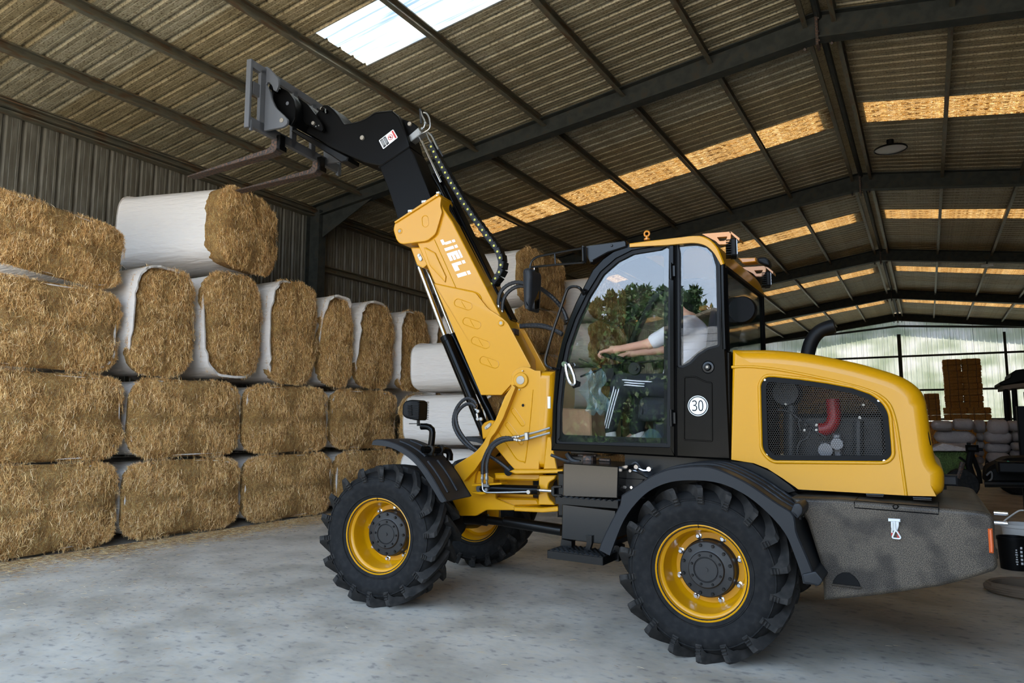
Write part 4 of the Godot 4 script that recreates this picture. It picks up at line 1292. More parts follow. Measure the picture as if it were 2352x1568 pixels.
# ---- rear fender, counterweight, steps ------------------------------------------------------------------------------------------
func build_rear():
	var b := MB.new()
	var zo := -4.275
	var lip_o := G.smooth2([-1.807, 0.571, -1.793, 0.614, -1.758, 0.684, -1.717, 0.759, -1.662, 0.859, -1.656, 0.905, -1.607, 0.937, -1.510, 1.002, -1.416, 1.054, -1.314, 1.085, -1.180, 1.099, -1.085, 1.091, -0.984, 1.053, -0.887, 1.004, -0.808, 0.951, -0.738, 0.904, -0.670, 0.863, -0.655, 0.825, -0.650, 0.762, -0.622, 0.685, -0.593, 0.609, -0.570, 0.541, -0.549, 0.489], 3)
	var lip_i := G.smooth2([-0.628, 0.492, -0.636, 0.542, -0.664, 0.634, -0.702, 0.736, -0.765, 0.821, -0.858, 0.907, -0.946, 0.963, -1.054, 1.004, -1.183, 1.016, -1.335, 1.002, -1.465, 0.949, -1.561, 0.866, -1.639, 0.762, -1.698, 0.635, -1.735, 0.543], 3)
	lip_i.reverse()
	var inner := PackedVector2Array()
	for i in lip_o.size():
		var d := (lip_o[mini(i + 1, lip_o.size() - 1)] - lip_o[maxi(i - 1, 0)]).normalized()
		inner.append(lip_o[i] + Vector2(d.y, -d.x) * 0.02)
	b.band(lip_o, lip_i, zo - 0.022, zo, 0.008)
	b.band(lip_o, inner, -4.76, zo - 0.010)
	var fen := lp("rear_fender", b, M.plastic)
	b = MB.new()
	for z in [-4.43, -4.56, -4.68]:
		var l := []
		for i in range(8, lip_o.size() - 14): l.append(G.v3(lip_o[i], z) + Vector3(0, 0.002, 0))
		b.tube(l, 0.012, 6)
	put("fender_rib", b, M.plastic, fen, 60)
	b = MB.new()
	b.ext(G.soft([-0.632, 0.541, -0.561, 0.564, -0.526, 0.521, -0.547, 0.489, -0.622, 0.496], 0.01), -4.62, -4.262, 0.008, 2)
	put("fender_end", b, M.plastic, fen)
	b = MB.new()
	b.ext(G.soft([-0.677, 0.865, -0.658, 0.910, -0.627, 0.916, -0.611, 0.893, -0.614, 0.861, -0.642, 0.828], 0.01), -4.5, -4.268, 0.012, 2)
	put("fender_knob", b, M.plastic, fen)
	# far rear fender
	b = MB.new()
	b.band(lip_o, lip_i, -6.47, -6.45)
	b.band(lip_o, inner, -6.45, -5.97)
	lp("far_fender", b, M.plastic)
	# inner arch panel under the hood
	b = MB.new()
	b.ext([-1.093, 1.114, -0.974, 1.112, -0.834, 1.052, -0.733, 0.975, -0.701, 0.939, -0.752, 0.925, -0.837, 0.971, -0.959, 1.039, -1.085, 1.077], -4.80, -4.70, 0.006)
	b.ext([-1.825, 1.140, -1.097, 1.145, -0.987, 1.091, -0.761, 0.943, -0.660, 0.894, -0.671, 0.645, -1.687, 0.568, -1.832, 0.756], -4.86, -4.80)
	lp("wheel_arch", b, M.black_steel)
	# counterweight with its lid, latch, pocket and lamps
	b = MB.new()
	b.ext(G.soft([-0.707, 0.920, -0.456, 0.925, 0.206, 0.896, 0.241, 0.889, 0.265, 0.874, 0.269, 0.830, 0.264, 0.745, 0.269, 0.683, 0.270, 0.626, 0.256, 0.603, 0.195, 0.575, 0.101, 0.535, 0.010, 0.501, -0.168, 0.453, -0.322, 0.414, -0.556, 0.365, -0.560, 0.544, -0.627, 0.794], [0.0, 0.0, 0.02, 0.03, 0.03, 0.01, 0.01, 0.01, 0.04, 0.02, 0.0, 0.0, 0.0, 0.0, 0.0, 0.0, 0.0, 0.02]), -6.22, -4.5, 0.022, 4)
	var cw := lp("counterweight", b, M.dusty_black, null, false, "black counterweight powdered with brown dust")
	b = MB.new()
	b.tube([Vector3(-0.376, 0.917, -4.512), Vector3(0.023, 0.904, -4.512)], 0.003, 4)
	b.tube([Vector3(-0.376, 0.915, -4.499), Vector3(-0.377, 0.882, -4.499), Vector3(0.024, 0.870, -4.499), Vector3(0.027, 0.902, -4.499)], 0.0028, 4)
	b.tube([[Vector3(-0.377, 0.916, -4.515)][0], [Vector3(-0.363, 0.932, -4.680)][0]], 0.003, 4)
	b.tube([[Vector3(0.026, 0.904, -4.515)][0], [Vector3(0.029, 0.917, -4.680)][0]], 0.003, 4)
	put("lid_seam", b, M.black_print, cw)
	for q in [Vector3(-0.281, 0.935, -4.660), Vector3(-0.048, 0.927, -4.660)]:
		b = MB.new()
		b.box(q + Vector3(0, 0.002, 0), Vector3(0.09, 0.010, 0.03), 0.003)
		b.tube([q + Vector3(-0.045, 0.008, 0), q + Vector3(0.045, 0.008, 0)], 0.007, 8)
		put("lid_hinge", b, M.black_steel, cw)
	b = MB.new()
	b.ext(G.soft([-0.191, 0.902, -0.178, 0.913, -0.163, 0.912, -0.158, 0.898, -0.170, 0.884, -0.184, 0.885], 0.004), -4.515, -4.49, 0.006)
	put("lid_catch", b, M.black_steel, cw)
	var la := lnode("latch")
	b = MB.new()
	b.box([Vector3(-0.184, 0.828, -4.490)][0], Vector3(0.058, 0.016, 0.014), 0.003)
	b.ext([-0.201, 0.818, -0.164, 0.822, -0.163, 0.800, -0.172, 0.774, -0.197, 0.770, -0.202, 0.789], -4.50, -4.485, 0.003)
	b.tube(outline3(G.soft([-0.193, 0.734, -0.198, 0.739, -0.185, 0.769, -0.180, 0.775, -0.174, 0.770, -0.158, 0.741, -0.162, 0.733], 0.004), -4.478), 0.0042, 6)
	b.tube([Vector3(-0.194, 0.815, -4.480), Vector3(-0.198, 0.762, -4.480)], 0.004, 6)
	b.tube([Vector3(-0.165, 0.820, -4.480), Vector3(-0.167, 0.803, -4.480)], 0.004, 6)
	b.tube([Vector3(-0.184, 0.825, -4.478), Vector3(-0.181, 0.772, -4.478)], 0.004, 6)
	put("latch_body", b, M.white_plastic, la)
	b = MB.new()
	b.box([Vector3(-0.198, 0.752, -4.496)][0], Vector3(0.010, 0.02, 0.004), 0.001)
	b.box([Vector3(-0.170, 0.749, -4.496)][0], Vector3(0.012, 0.04, 0.004), 0.001)
	put("latch_tab", b, M.red_print, la)
	b = MB.new()
	b.ext([-0.510, 0.451, -0.502, 0.481, -0.480, 0.512, -0.452, 0.528, -0.420, 0.531, -0.395, 0.514, -0.375, 0.488, -0.364, 0.453], -4.52, -4.497, 0.002)
	var pk := put("pocket", b, M.black_print, cw)
	b = MB.new()
	b.ext([-0.511, 0.454, -0.506, 0.465, -0.364, 0.462, -0.363, 0.450], -4.52, -4.485, 0.004)
	put("pocket_sill", b, M.dusty_black, cw)
	b = MB.new()
	b.ext([0.237, 0.811, 0.257, 0.813, 0.257, 0.727, 0.254, 0.691, 0.236, 0.691], -4.62, -4.485, 0.006)
	lp("rear_marker_lamp", b, M.orange_lens, null, false, "orange lamp on the corner of the counterweight")
	b = MB.new()
	b.ext([0.250, 0.693, 0.274, 0.701, 0.277, 0.658, 0.247, 0.653], -6.1, -4.54, 0.01)
	put("rear_lip", b, M.dusty_black, cw)
	for q in [Vector3(0.280, 0.872, -4.700), Vector3(0.277, 0.820, -4.700)]:
		b = MB.new()
		b.lathe([[0.0, 0.0], [0.012, 0.0], [0.012, 0.06], [0.010, 0.064], [0.0, 0.064]], Transform3D(G.basis_z(Vector3.RIGHT), q), 14)
		put("towing_pin", b, M.chrome, cw)
	b = MB.new()
	b.box([Vector3(0.087, 1.005, -5.200)][0], Vector3(0.10, 0.062, 0.14), 0.01)
	b.tube([[Vector3(0.069, 0.986, -5.200)][0], [Vector3(0.067, 0.948, -5.200)][0]], 0.012, 8)
	lp("deck_lamp", b, M.plastic)
	# tank and steps below the door
	b = MB.new()
	b.ext([-2.128, 1.084, -1.736, 1.071, -1.746, 0.869, -2.134, 0.862], -4.95, -4.45, 0.006)
	b.ext([-2.138, 0.816, -1.758, 0.795, -1.769, 0.606, -1.877, 0.577, -2.146, 0.587], -4.95, -4.45, 0.006)
	lp("side_tank", b, M.tank_paint)
	b = MB.new()
	b.ext([-1.800, 1.058, -1.675, 1.033, -1.555, 0.979, -1.618, 0.863, -1.761, 0.856, -1.803, 0.844], -5.0, -4.6, 0.006)
	b.ext([-1.759, 0.987, -1.615, 0.987, -1.667, 0.918, -1.751, 0.875], -4.62, -4.59, 0.004)
	lp("side_bracket", b, M.black_steel)
	for i in 2:
		var stp := lnode("step")
		var q := [[Vector3(-2.162, 0.842, -4.400), Vector3(-1.726, 0.835, -4.400)][0], [Vector3(-2.162, 0.842, -4.400), Vector3(-1.726, 0.835, -4.400)][1]] if i == 0 else [[Vector3(-2.151, 0.519, -4.260), Vector3(-1.776, 0.507, -4.260)][0], [Vector3(-2.151, 0.519, -4.260), Vector3(-1.776, 0.507, -4.260)][1]]
		var depth := 0.12 if i == 0 else 0.26
		b = MB.new()
		var hgt := 0.045 if i == 0 else 0.05
		for z in [0.0, -depth]:
			b.ext([q[0].x, q[0].y - hgt * 0.5, q[1].x, q[1].y - hgt * 0.5, q[1].x, q[1].y + hgt * 0.4, q[0].x, q[0].y + hgt * 0.4], q[0].z + z - 0.004, q[0].z + z)
		b.box(Vector3(q[0].x, q[0].y, q[0].z - depth / 2), Vector3(0.005, hgt, depth), 0.001)
		b.box(Vector3(q[1].x, q[1].y, q[0].z - depth / 2), Vector3(0.005, hgt, depth), 0.001)
		put("step_frame", b, M.black_steel, stp)
		var bars := 3 if i == 0 else 5
		for k in bars:
			b = MB.new()
			var z: float = q[0].z - depth * (k + 0.5) / bars
			var pl := PackedVector2Array()
			var n := 22
			for j in n + 1:                                                 # serrated tread bar
				var v: Vector3 = q[0].lerp(q[1], float(j) / n)
				pl.append(Vector2(v.x, v.y + hgt * 0.4 + (0.010 if j % 2 else 0.0)))
			pl.append(Vector2(q[1].x, q[1].y + 0.005)); pl.append(Vector2(q[0].x, q[0].y + 0.005))
			b.ext(pl, z - 0.014, z + 0.014)
			put("tread_bar", b, M.black_steel, stp)
	b = MB.new()
	b.ext([-2.140, 0.588, -2.068, 0.580, -2.068, 0.526, -2.150, 0.531], -4.5, -4.44)
	lp("step_hanger", b, M.black_steel)
	b = MB.new()
	b.ext([-1.961, 0.627, -1.920, 0.627, -1.921, 0.578, -1.943, 0.516, -1.973, 0.520, -1.955, 0.581], -4.46, -4.43)
	lp("step_hanger", b, M.black_steel)
	b = MB.new()
	b.ext([-1.851, 0.593, -1.759, 0.563, -1.766, 0.469, -1.812, 0.474], -4.6, -4.5)
	lp("step_hanger", b, M.black_steel)
	# chassis, gearbox and shaft in the dark under the cab
	b = MB.new()
	b.box(Vector3(-1.5, 0.82, -5.36), Vector3(1.9, 0.34, 0.72), 0.02)
	b.box(Vector3(-0.5, 0.7, -5.36), Vector3(0.5, 0.4, 1.2), 0.02)
	b.tube([Vector3(-1.189, 0.48, -4.75), Vector3(-1.189, 0.48, -5.95)], 0.13, 14)
	b.ext([-2.75, 0.72, -2.3, 0.72, -2.3, 0.98, -2.75, 0.98], -5.55, -5.17, 0.02)
	lp("chassis", b, M.black_steel)
	b = MB.new()
	for h in [[[Vector3(-2.441, 1.114, -4.900), Vector3(-2.289, 1.068, -4.900), Vector3(-2.135, 1.061, -4.900), Vector3(-2.030, 1.085, -4.900)], 0.012], [[Vector3(-2.289, 1.129, -4.850), Vector3(-2.248, 1.082, -4.850), Vector3(-2.183, 1.067, -4.850)], 0.02], [[Vector3(-1.783, 1.026, -4.750), Vector3(-1.729, 1.083, -4.750), Vector3(-1.667, 1.005, -4.750), Vector3(-1.605, 1.002, -4.750)], 0.01], [[Vector3(-1.500, 1.107, -4.900), Vector3(-1.506, 1.072, -4.900), Vector3(-1.538, 1.041, -4.900)], 0.006], [[Vector3(-1.873, 0.979, -4.900), Vector3(-1.807, 0.961, -4.900), Vector3(-1.698, 1.006, -4.900), Vector3(-1.655, 0.987, -4.900)], 0.014]]:
		b = MB.new()
		b.tube(G.curve(h[0], 5), h[1], 8)
		lp("hose", b, M.hose)
	b = MB.new()
	for q in [Vector3(-1.700, 1.058, -4.700), Vector3(-1.612, 1.047, -4.700)]: b.disc(q, Vector3.BACK, 0.016, 0.03, 10)
	b.tube([Vector3(-1.711, 1.054, -4.700), Vector3(-1.659, 1.033, -4.700), Vector3(-1.608, 1.034, -4.700)], 0.010, 8)
	lp("pipe_fitting", b, M.chrome)
	for q in [Vector3(-1.699, 0.932, -4.580), Vector3(-1.740, 0.931, -4.580), Vector3(-1.705, 1.038, -4.580)]:
		b = MB.new()
		b.bolt(q, Vector3.BACK, 0.012, 0.01)
		lp("bracket_bolt", b, M.chrome)
	b = MB.new()
	b.box([Vector3(-2.112, 1.101, -4.850)][0], Vector3(0.08, 0.05, 0.08), 0.01)
	b.box([Vector3(-2.124, 1.120, -4.850)][0], Vector3(0.14, 0.014, 0.04), 0.003)
	b.tube([Vector3(-2.032, 1.092, -4.850), Vector3(-1.953, 1.089, -4.850)], 0.012, 6)
	lp("cab_mount", b, M.rusty_steel)

# ---- front frame: tower, axle, fenders, steering ---------------------------------------------------------------------------------
func build_front():
	var b := MB.new()
	var plate := G.soft([-0.306, 1.670, -0.292, 1.735, -0.254, 1.776, -0.198, 1.792, -0.141, 1.785, -0.090, 1.759, -0.044, 1.756, -0.040, 1.534, -0.051, 1.243, -0.061, 0.993, -0.264, 0.988, -0.321, 1.043, -0.484, 1.223, -0.426, 1.311, -0.350, 1.433, -0.302, 1.555, -0.285, 1.625], [0.02, 0.02, 0.02, 0.02, 0.02, 0.01, 0.0, 0.0, 0.0, 0.0, 0.02, 0.02, 0.02, 0.0, 0.0, 0.0, 0.02])
	b.ext(plate, 0.262, 0.30, 0.006, 2)
	b.ext(plate, -0.30, -0.262, 0.006, 2)
	var tower := lp("boom_tower", b, M.yellow_paint, null, true)
	b = MB.new()                                                              # back column, rounded on its near edge
	b.ext([-0.169, 1.759, 0.064, 1.753, 0.062, 1.533, 0.035, 1.244, 0.012, 1.003, -0.171, 0.999], -0.30, 0.2995, 0.07, 6)
	put("column", b, M.yellow_paint, tower)
	b = MB.new()                                                              # cover plate down the front, wider than the cheeks
	b.ext(G.soft([-0.256, 1.648, -0.233, 1.625, -0.335, 1.389, -0.401, 1.276, -0.442, 1.233, -0.475, 1.137, -0.518, 1.063, -0.576, 0.984, -0.673, 0.889, -0.758, 1.015, -0.601, 1.105, -0.553, 1.145, -0.505, 1.198, -0.447, 1.311, -0.405, 1.372, -0.324, 1.558], [0.0, 0.005, 0.01, 0.02, 0.02, 0.02, 0.0, 0.0, 0.0, 0.0, 0.03, 0.02, 0.02, 0.02, 0.01, 0.0]), -0.36, 0.36, 0.008, 2)
	put("front_cover", b, M.yellow_paint, tower)
	b = MB.new()
	b.ext(G.soft([-0.591, 1.323, -0.564, 1.355, -0.505, 1.375, -0.470, 1.364, -0.529, 1.239, -0.576, 1.220, -0.584, 1.274], 0.01), 0.06, 0.22, 0.006)
	b.ext(G.soft([-0.591, 1.323, -0.564, 1.355, -0.505, 1.375, -0.470, 1.364, -0.529, 1.239, -0.576, 1.220, -0.584, 1.274], 0.01), -0.22, -0.06, 0.006)
	put("cylinder_lug", b, M.yellow_paint, tower)
	b = MB.new()
	b.ext(G.slot(Vector2([-0.544, 1.312][0], [-0.544, 1.312][1]), Vector2([-0.510, 1.340][0], [-0.510, 1.340][1]), 0.014), 0.22, 0.227, 0.002)
	for q in [Vector3(-0.542, 1.312, 0.227), Vector3(-0.507, 1.340, 0.227)]: b.bolt(q, Vector3.BACK, 0.008, 0.007)
	put("pin_keeper", b, M.steel, tower)
	# pivot pin of the boom with its boss
	var pc: Vector3 = [Vector3(-0.207, 1.685, 0.300)][0]
	b = MB.new()
	b.lathe([[0.0, 0.0], [0.062, 0.0], [0.062, 0.010], [0.057, 0.016], [0.0, 0.016]], Transform3D(Basis(), pc), 40)
	put("pin_boss", b, M.yellow_paint, tower)
	b = MB.new()
	b.disc(pc + Vector3(0, 0, 0.014), Vector3.BACK, 0.034, 0.008, 32)
	put("pivot_pin", b, M.pin_steel, tower)
	b = MB.new()
	for q in [Vector3(-0.189, 1.758, 0.302), Vector3(-0.216, 1.611, 0.302)]: b.tube([q, q + Vector3(0, 0, 0.02)], 0.005, 8)
	put("grease_nipple", b, M.steel, tower)
	b = MB.new()
	b.tube(outline3(G.slot(Vector2([-0.273, 1.448][0], [-0.273, 1.448][1]), Vector2([-0.196, 1.346][0], [-0.196, 1.346][1]), 0.019), 0.300), 0.004, 5)
	b.tube(outline3(G.slot(Vector2([-0.323, 1.337][0], [-0.323, 1.337][1]), Vector2([-0.208, 1.199][0], [-0.208, 1.199][1]), 0.019), 0.300), 0.004, 5)
	b.tube(G.curve([Vector3(-0.407, 1.284, 0.300), Vector3(-0.311, 1.155, 0.300), Vector3(-0.245, 1.070, 0.300), Vector3(-0.189, 1.052, 0.300), Vector3(-0.171, 1.071, 0.300), Vector3(-0.133, 1.363, 0.300), Vector3(-0.109, 1.609, 0.300)], 5), 0.005, 5)
	put("weld_bead", b, M.yellow_paint, tower, 60)
	b = MB.new()
	b.lathe([[0.012, 0.003], [0.018, 0.003], [0.018, -0.01], [0.012, -0.01]], Transform3D(Basis(), [Vector3(-0.191, 1.488, 0.300)][0]), 20, true)
	put("hole_collar", b, M.yellow_paint, tower)
	b = MB.new()
	b.disc([Vector3(-0.191, 1.488, 0.300)][0], Vector3.BACK, 0.012, 0.001)
	b.disc([Vector3(-0.315, 0.973, 0.305)][0], Vector3.BACK, 0.034, 0.002)
	put("bore", b, M.black_print, tower)
	# decks and lower beam
	b = MB.new()
	b.ext([-0.249, 0.994, -0.011, 0.998, 0.153, 1.005, 0.153, 0.976, -0.235, 0.959, -0.286, 0.978], -0.36, 0.36, 0.006)
	put("upper_deck", b, M.yellow_paint, tower)
	b = MB.new()
	b.ext([-0.248, 0.710, -0.011, 0.713, 0.135, 0.731, 0.135, 0.695, -0.011, 0.678, -0.243, 0.679], -0.36, 0.36, 0.006)
	put("lower_deck", b, M.yellow_paint, tower)
	b = MB.new()
	b.ext([-0.452, 0.955, -0.043, 0.961, -0.043, 0.927, -0.094, 0.905, -0.447, 0.905], -0.27, 0.27, 0.012)
	b.ext([-0.451, 0.765, -0.090, 0.769, -0.067, 0.719, -0.285, 0.704, -0.451, 0.697], -0.27, 0.27, 0.012)
	b.ext([-0.524, 0.914, -0.128, 0.916, -0.129, 0.717, -0.524, 0.718], -0.2, 0.14)
	put("lower_body", b, M.yellow_paint, tower)
	b = MB.new()
	b.ext(G.soft([-0.788, 1.011, -0.630, 1.098, -0.546, 1.060, -0.604, 0.937, -0.613, 0.871, -0.425, 0.864, -0.425, 0.761, -0.260, 0.710, -0.260, 0.678, -0.506, 0.669, -0.595, 0.620, -0.738, 0.614, -0.810, 0.737, -0.796, 0.848], 0.01), 0.26, 0.30, 0.005)
	b.ext(G.soft([-0.788, 1.011, -0.630, 1.098, -0.546, 1.060, -0.604, 0.937, -0.613, 0.871, -0.425, 0.864, -0.425, 0.761, -0.260, 0.710, -0.260, 0.678, -0.506, 0.669, -0.595, 0.620, -0.738, 0.614, -0.810, 0.737, -0.796, 0.848], 0.01), -0.30, -0.26, 0.005)
	b.ext([-0.808, 1.005, -0.623, 0.982, -0.462, 0.916, -0.461, 0.691, -0.616, 0.641, -0.755, 0.635, -0.826, 0.737], -0.26, 0.26)
	put("front_beam", b, M.yellow_paint, tower)
	b = MB.new()
	b.ext(G.soft([-0.057, 0.951, 0.085, 0.955, 0.069, 0.925, 0.024, 0.899, 0.013, 0.857, 0.014, 0.816, 0.027, 0.774, 0.059, 0.751, 0.067, 0.731, -0.063, 0.729], [0.0, 0.01, 0.02, 0.03, 0.02, 0.02, 0.03, 0.02, 0.0, 0.0]), -0.30, 0.315, 0.006)
	put("hinge_web", b, M.yellow_paint, tower)
	b = MB.new()
	b.ext([0.021, 1.244, 0.048, 1.245, 0.087, 1.053, 0.097, 1.004, -0.011, 1.001], 0.31, 0.335, 0.004)
	put("gusset", b, M.yellow_paint, tower)
	b = MB.new()
	b.ext([-0.588, 0.874, -0.333, 0.892, -0.328, 0.880, -0.585, 0.857], 0.28, 0.40, 0.004)
	b.ext([-0.589, 0.817, -0.465, 0.818, -0.466, 0.803, -0.503, 0.795, -0.587, 0.802], 0.28, 0.40, 0.004)
	put("cylinder_bracket", b, M.yellow_paint, tower)
	# steering cylinder with its pipe
	var sc := lnode("steering_cylinder", true)
	b = MB.new()
	b.tube([Vector3(-0.546, 0.838, 0.360), Vector3(-0.503, 0.839, 0.360), Vector3(-0.489, 0.839, 0.360), Vector3(-0.066, 0.844, 0.360), Vector3(-0.041, 0.844, 0.360)], [0.030, 0.034, 0.036, 0.036, 0.037], 20)
	b.tube([[Vector3(-0.520, 0.841, 0.390)][0], [Vector3(-0.548, 0.835, 0.330)][0]], 0.03, 16)
	put("barrel", b, M.black_paint, sc)
	b = MB.new()
	b.tube([Vector3(-0.044, 0.843, 0.360), Vector3(0.077, 0.841, 0.360)], 0.014, 16)
	put("rod", b, M.chrome, sc)
	b = MB.new()
	b.ext([0.068, 0.871, 0.086, 0.884, 0.152, 0.888, 0.152, 0.870, 0.096, 0.865, 0.096, 0.823, 0.151, 0.821, 0.151, 0.802, 0.081, 0.804, 0.068, 0.818], 0.33, 0.39, 0.004)
	put("clevis", b, M.black_steel, sc)
	b = MB.new()
	b.tube(G.curve([Vector3(-0.491, 0.891, 0.410), Vector3(-0.489, 0.857, 0.410), Vector3(-0.480, 0.830, 0.410), Vector3(-0.456, 0.818, 0.410), Vector3(-0.414, 0.817, 0.410), Vector3(-0.256, 0.824, 0.410), Vector3(-0.097, 0.833, 0.410)], 4), 0.0065, 8)
	b.disc([Vector3(-0.452, 0.838, 0.395)][0], Vector3.BACK, 0.014, 0.03, 16)
	b.disc([Vector3(-0.102, 0.833, 0.395)][0], Vector3.BACK, 0.016, 0.03, 16)
	b.ext([-0.494, 0.880, -0.435, 0.882, -0.435, 0.856, -0.494, 0.856], 0.385, 0.41, 0.003)
	put("pipe", b, M.steel, sc)
	# hoses with fittings
	for h in [[Vector3(-0.223, 1.225, 0.400), Vector3(-0.269, 1.236, 0.400), Vector3(-0.325, 1.233, 0.400), Vector3(-0.382, 1.208, 0.400), Vector3(-0.434, 1.161, 0.400), Vector3(-0.471, 1.096, 0.400), Vector3(-0.490, 1.035, 0.400), Vector3(-0.494, 0.954, 0.400)], [Vector3(-0.219, 1.227, 0.420), Vector3(-0.280, 1.222, 0.420), Vector3(-0.345, 1.200, 0.420), Vector3(-0.401, 1.157, 0.420), Vector3(-0.434, 1.089, 0.420), Vector3(-0.448, 1.029, 0.420), Vector3(-0.447, 0.965, 0.420)], [Vector3(-0.603, 1.475, 0.300), Vector3(-0.632, 1.502, 0.300), Vector3(-0.687, 1.502, 0.300), Vector3(-0.742, 1.467, 0.300), Vector3(-0.777, 1.409, 0.300), Vector3(-0.766, 1.328, 0.300), Vector3(-0.725, 1.257, 0.300), Vector3(-0.660, 1.186, 0.300), Vector3(-0.571, 1.125, 0.300), Vector3(-0.474, 1.088, 0.300), Vector3(-0.378, 1.033, 0.300), Vector3(-0.302, 0.979, 0.300)], [Vector3(-0.612, 1.502, 0.270), Vector3(-0.637, 1.534, 0.270), Vector3(-0.687, 1.551, 0.270), Vector3(-0.743, 1.526, 0.270), Vector3(-0.793, 1.464, 0.270), Vector3(-0.817, 1.382, 0.270), Vector3(-0.806, 1.310, 0.270), Vector3(-0.755, 1.229, 0.270), Vector3(-0.674, 1.159, 0.270), Vector3(-0.565, 1.107, 0.270)]]:
		b = MB.new()
		b.tube(G.along(G.curve(h, 10), 0.006), 0.0145, 8, 0.06)
		lp("hose", b, M.hose, null, true)
	for h in [[Vector3(-0.493, 0.959, 0.400), Vector3(-0.494, 0.882, 0.400)], [Vector3(-0.447, 0.969, 0.420), Vector3(-0.445, 0.876, 0.420)], [Vector3(-0.242, 1.239, 0.400), Vector3(-0.182, 1.248, 0.400)], [Vector3(-0.224, 1.227, 0.420), Vector3(-0.160, 1.217, 0.420)], [Vector3(-0.617, 1.489, 0.280), Vector3(-0.610, 1.453, 0.280)], [Vector3(-0.607, 1.502, 0.280), Vector3(-0.607, 1.466, 0.280)]]:
		b = MB.new()
		b.tube([h[0], h[0].lerp(h[1], 0.35), h[0].lerp(h[1], 0.4), h[0].lerp(h[1], 0.6), h[0].lerp(h[1], 0.65), h[1]], [0.012, 0.012, 0.015, 0.015, 0.010, 0.010], 6)
		lp("hose_fitting", b, M.steel, null, true)
	b = MB.new()
	for q in [Vector3(-0.575, 1.445, 0.300), Vector3(-0.548, 1.383, 0.300), Vector3(-0.577, 1.383, 0.300)]: b.disc(q, Vector3.BACK, 0.014, 0.02, 12)
	b.tube([Vector3(-0.600, 1.457, 0.300), Vector3(-0.575, 1.445, 0.300)], 0.010, 8)
	b.tube([Vector3(-0.592, 1.426, 0.300), Vector3(-0.584, 1.383, 0.300), Vector3(-0.548, 1.381, 0.300)], 0.011, 8)
	lp("hose_fitting", b, M.steel, null, true)
	b = MB.new()
	b.tube([Vector3(-0.198, 1.246, 0.360), Vector3(-0.138, 1.262, 0.360), Vector3(-0.037, 1.286, 0.360), Vector3(0.053, 1.313, 0.360)], 0.009, 8)
	b.tube([Vector3(-0.184, 1.216, 0.360), Vector3(-0.119, 1.231, 0.360), Vector3(-0.028, 1.255, 0.360), Vector3(0.053, 1.276, 0.360)], 0.009, 8)
	b.ext([-0.150, 1.277, -0.120, 1.281, -0.114, 1.220, -0.145, 1.216], 0.35, 0.385, 0.004)
	lp("steel_pipe", b, M.steel, null, true)
	# axle and drive shaft
	b = MB.new()
	b.tube([Vector3(-1.063, 0.530, 0.62), Vector3(-1.063, 0.530, 0.35), Vector3(-1.063, 0.53, 0.25), Vector3(-1.063, 0.53, 0.12), Vector3(-1.063, 0.53, -0.12), Vector3(-1.063, 0.53, -0.25), Vector3(-1.063, 0.530, -0.62)], [0.15, 0.10, 0.10, 0.19, 0.19, 0.10, 0.15], 18)
	b.box(Vector3(-1.0, 0.68, 0), Vector3(0.4, 0.12, 0.5), 0.02)
	lp("front_axle", b, M.black_steel, null, true)
	b = MB.new()
	b.tube([Vector3(-0.832, 0.557, 0.000), Vector3(-0.729, 0.558, 0.000), Vector3(-0.632, 0.551, 0.000), Vector3(-0.627, 0.551, 0.000), Vector3(-0.486, 0.543, 0.000), Vector3(-0.476, 0.548, 0.000), Vector3(0.019, 0.504, 0.000)], [0.05, 0.05, 0.05, 0.034, 0.034, 0.043, 0.046], 16)
	lp("drive_shaft", b, M.black_steel, null, true)
	# front fenders
	for s in [1, -1]:
		var fo := G.smooth2([-1.139, 1.196, -1.134, 1.218, -1.099, 1.229, -1.038, 1.226, -0.988, 1.217, -0.878, 1.180, -0.769, 1.118, -0.681, 1.036, -0.614, 0.954, -0.556, 0.868, -0.509, 0.803], 3)
		var fi := G.smooth2([-0.539, 0.790, -0.561, 0.799, -0.603, 0.858, -0.651, 0.922, -0.719, 1.009, -0.798, 1.082, -0.897, 1.140, -0.997, 1.175, -1.138, 1.188], 3)
		var zo := 0.97
		var zi := 0.56
		if s < 0:
			zo = -0.56; zi = -0.97
		fi.reverse()
		b = MB.new()
		b.band(fo, fi, zo - 0.02, zo, 0.007)
		b.band(fo, fi, zi, zi + 0.02)
		var inner := PackedVector2Array()
		for i in fo.size():
			var d := (fo[mini(i + 1, fo.size() - 1)] - fo[maxi(i - 1, 0)]).normalized()
			inner.append(fo[i] - Vector2(-d.y, d.x) * 0.014)
		b.band(fo, inner, zi, zo - 0.008)
		var fen := lp("front_fender", b, M.plastic, null, true)
		for q in [[0.42, 0.62, 0.30], [0.42, 0.62, 0.68], [0.66, 0.92, 0.22], [0.66, 0.92, 0.58]]:
			b = MB.new()
			var l := []
			for k in 9:
				var u: float = lerpf(q[0], q[1], k / 8.0) * (fo.size() - 1)
				var i := int(u)
				var v := fo[i].lerp(fo[mini(i + 1, fo.size() - 1)], u - i)
				l.append(G.v3(v, lerpf(zo, zi, q[2])))
			b.tube(l, 0.013, 8)
			put("fender_rib", b, M.plastic, fen, 60)
	b = MB.new()
	b.tube([Vector3(-0.768, 1.156, 0.860), Vector3(-0.715, 1.150, 0.740), Vector3(-0.686, 1.147, 0.660), Vector3(-0.668, 1.137, 0.640), Vector3(-0.661, 1.110, 0.630), Vector3(-0.663, 1.068, 0.630)], 0.026, 14)
	lp("fender_pipe", b, M.black_paint, null, true)
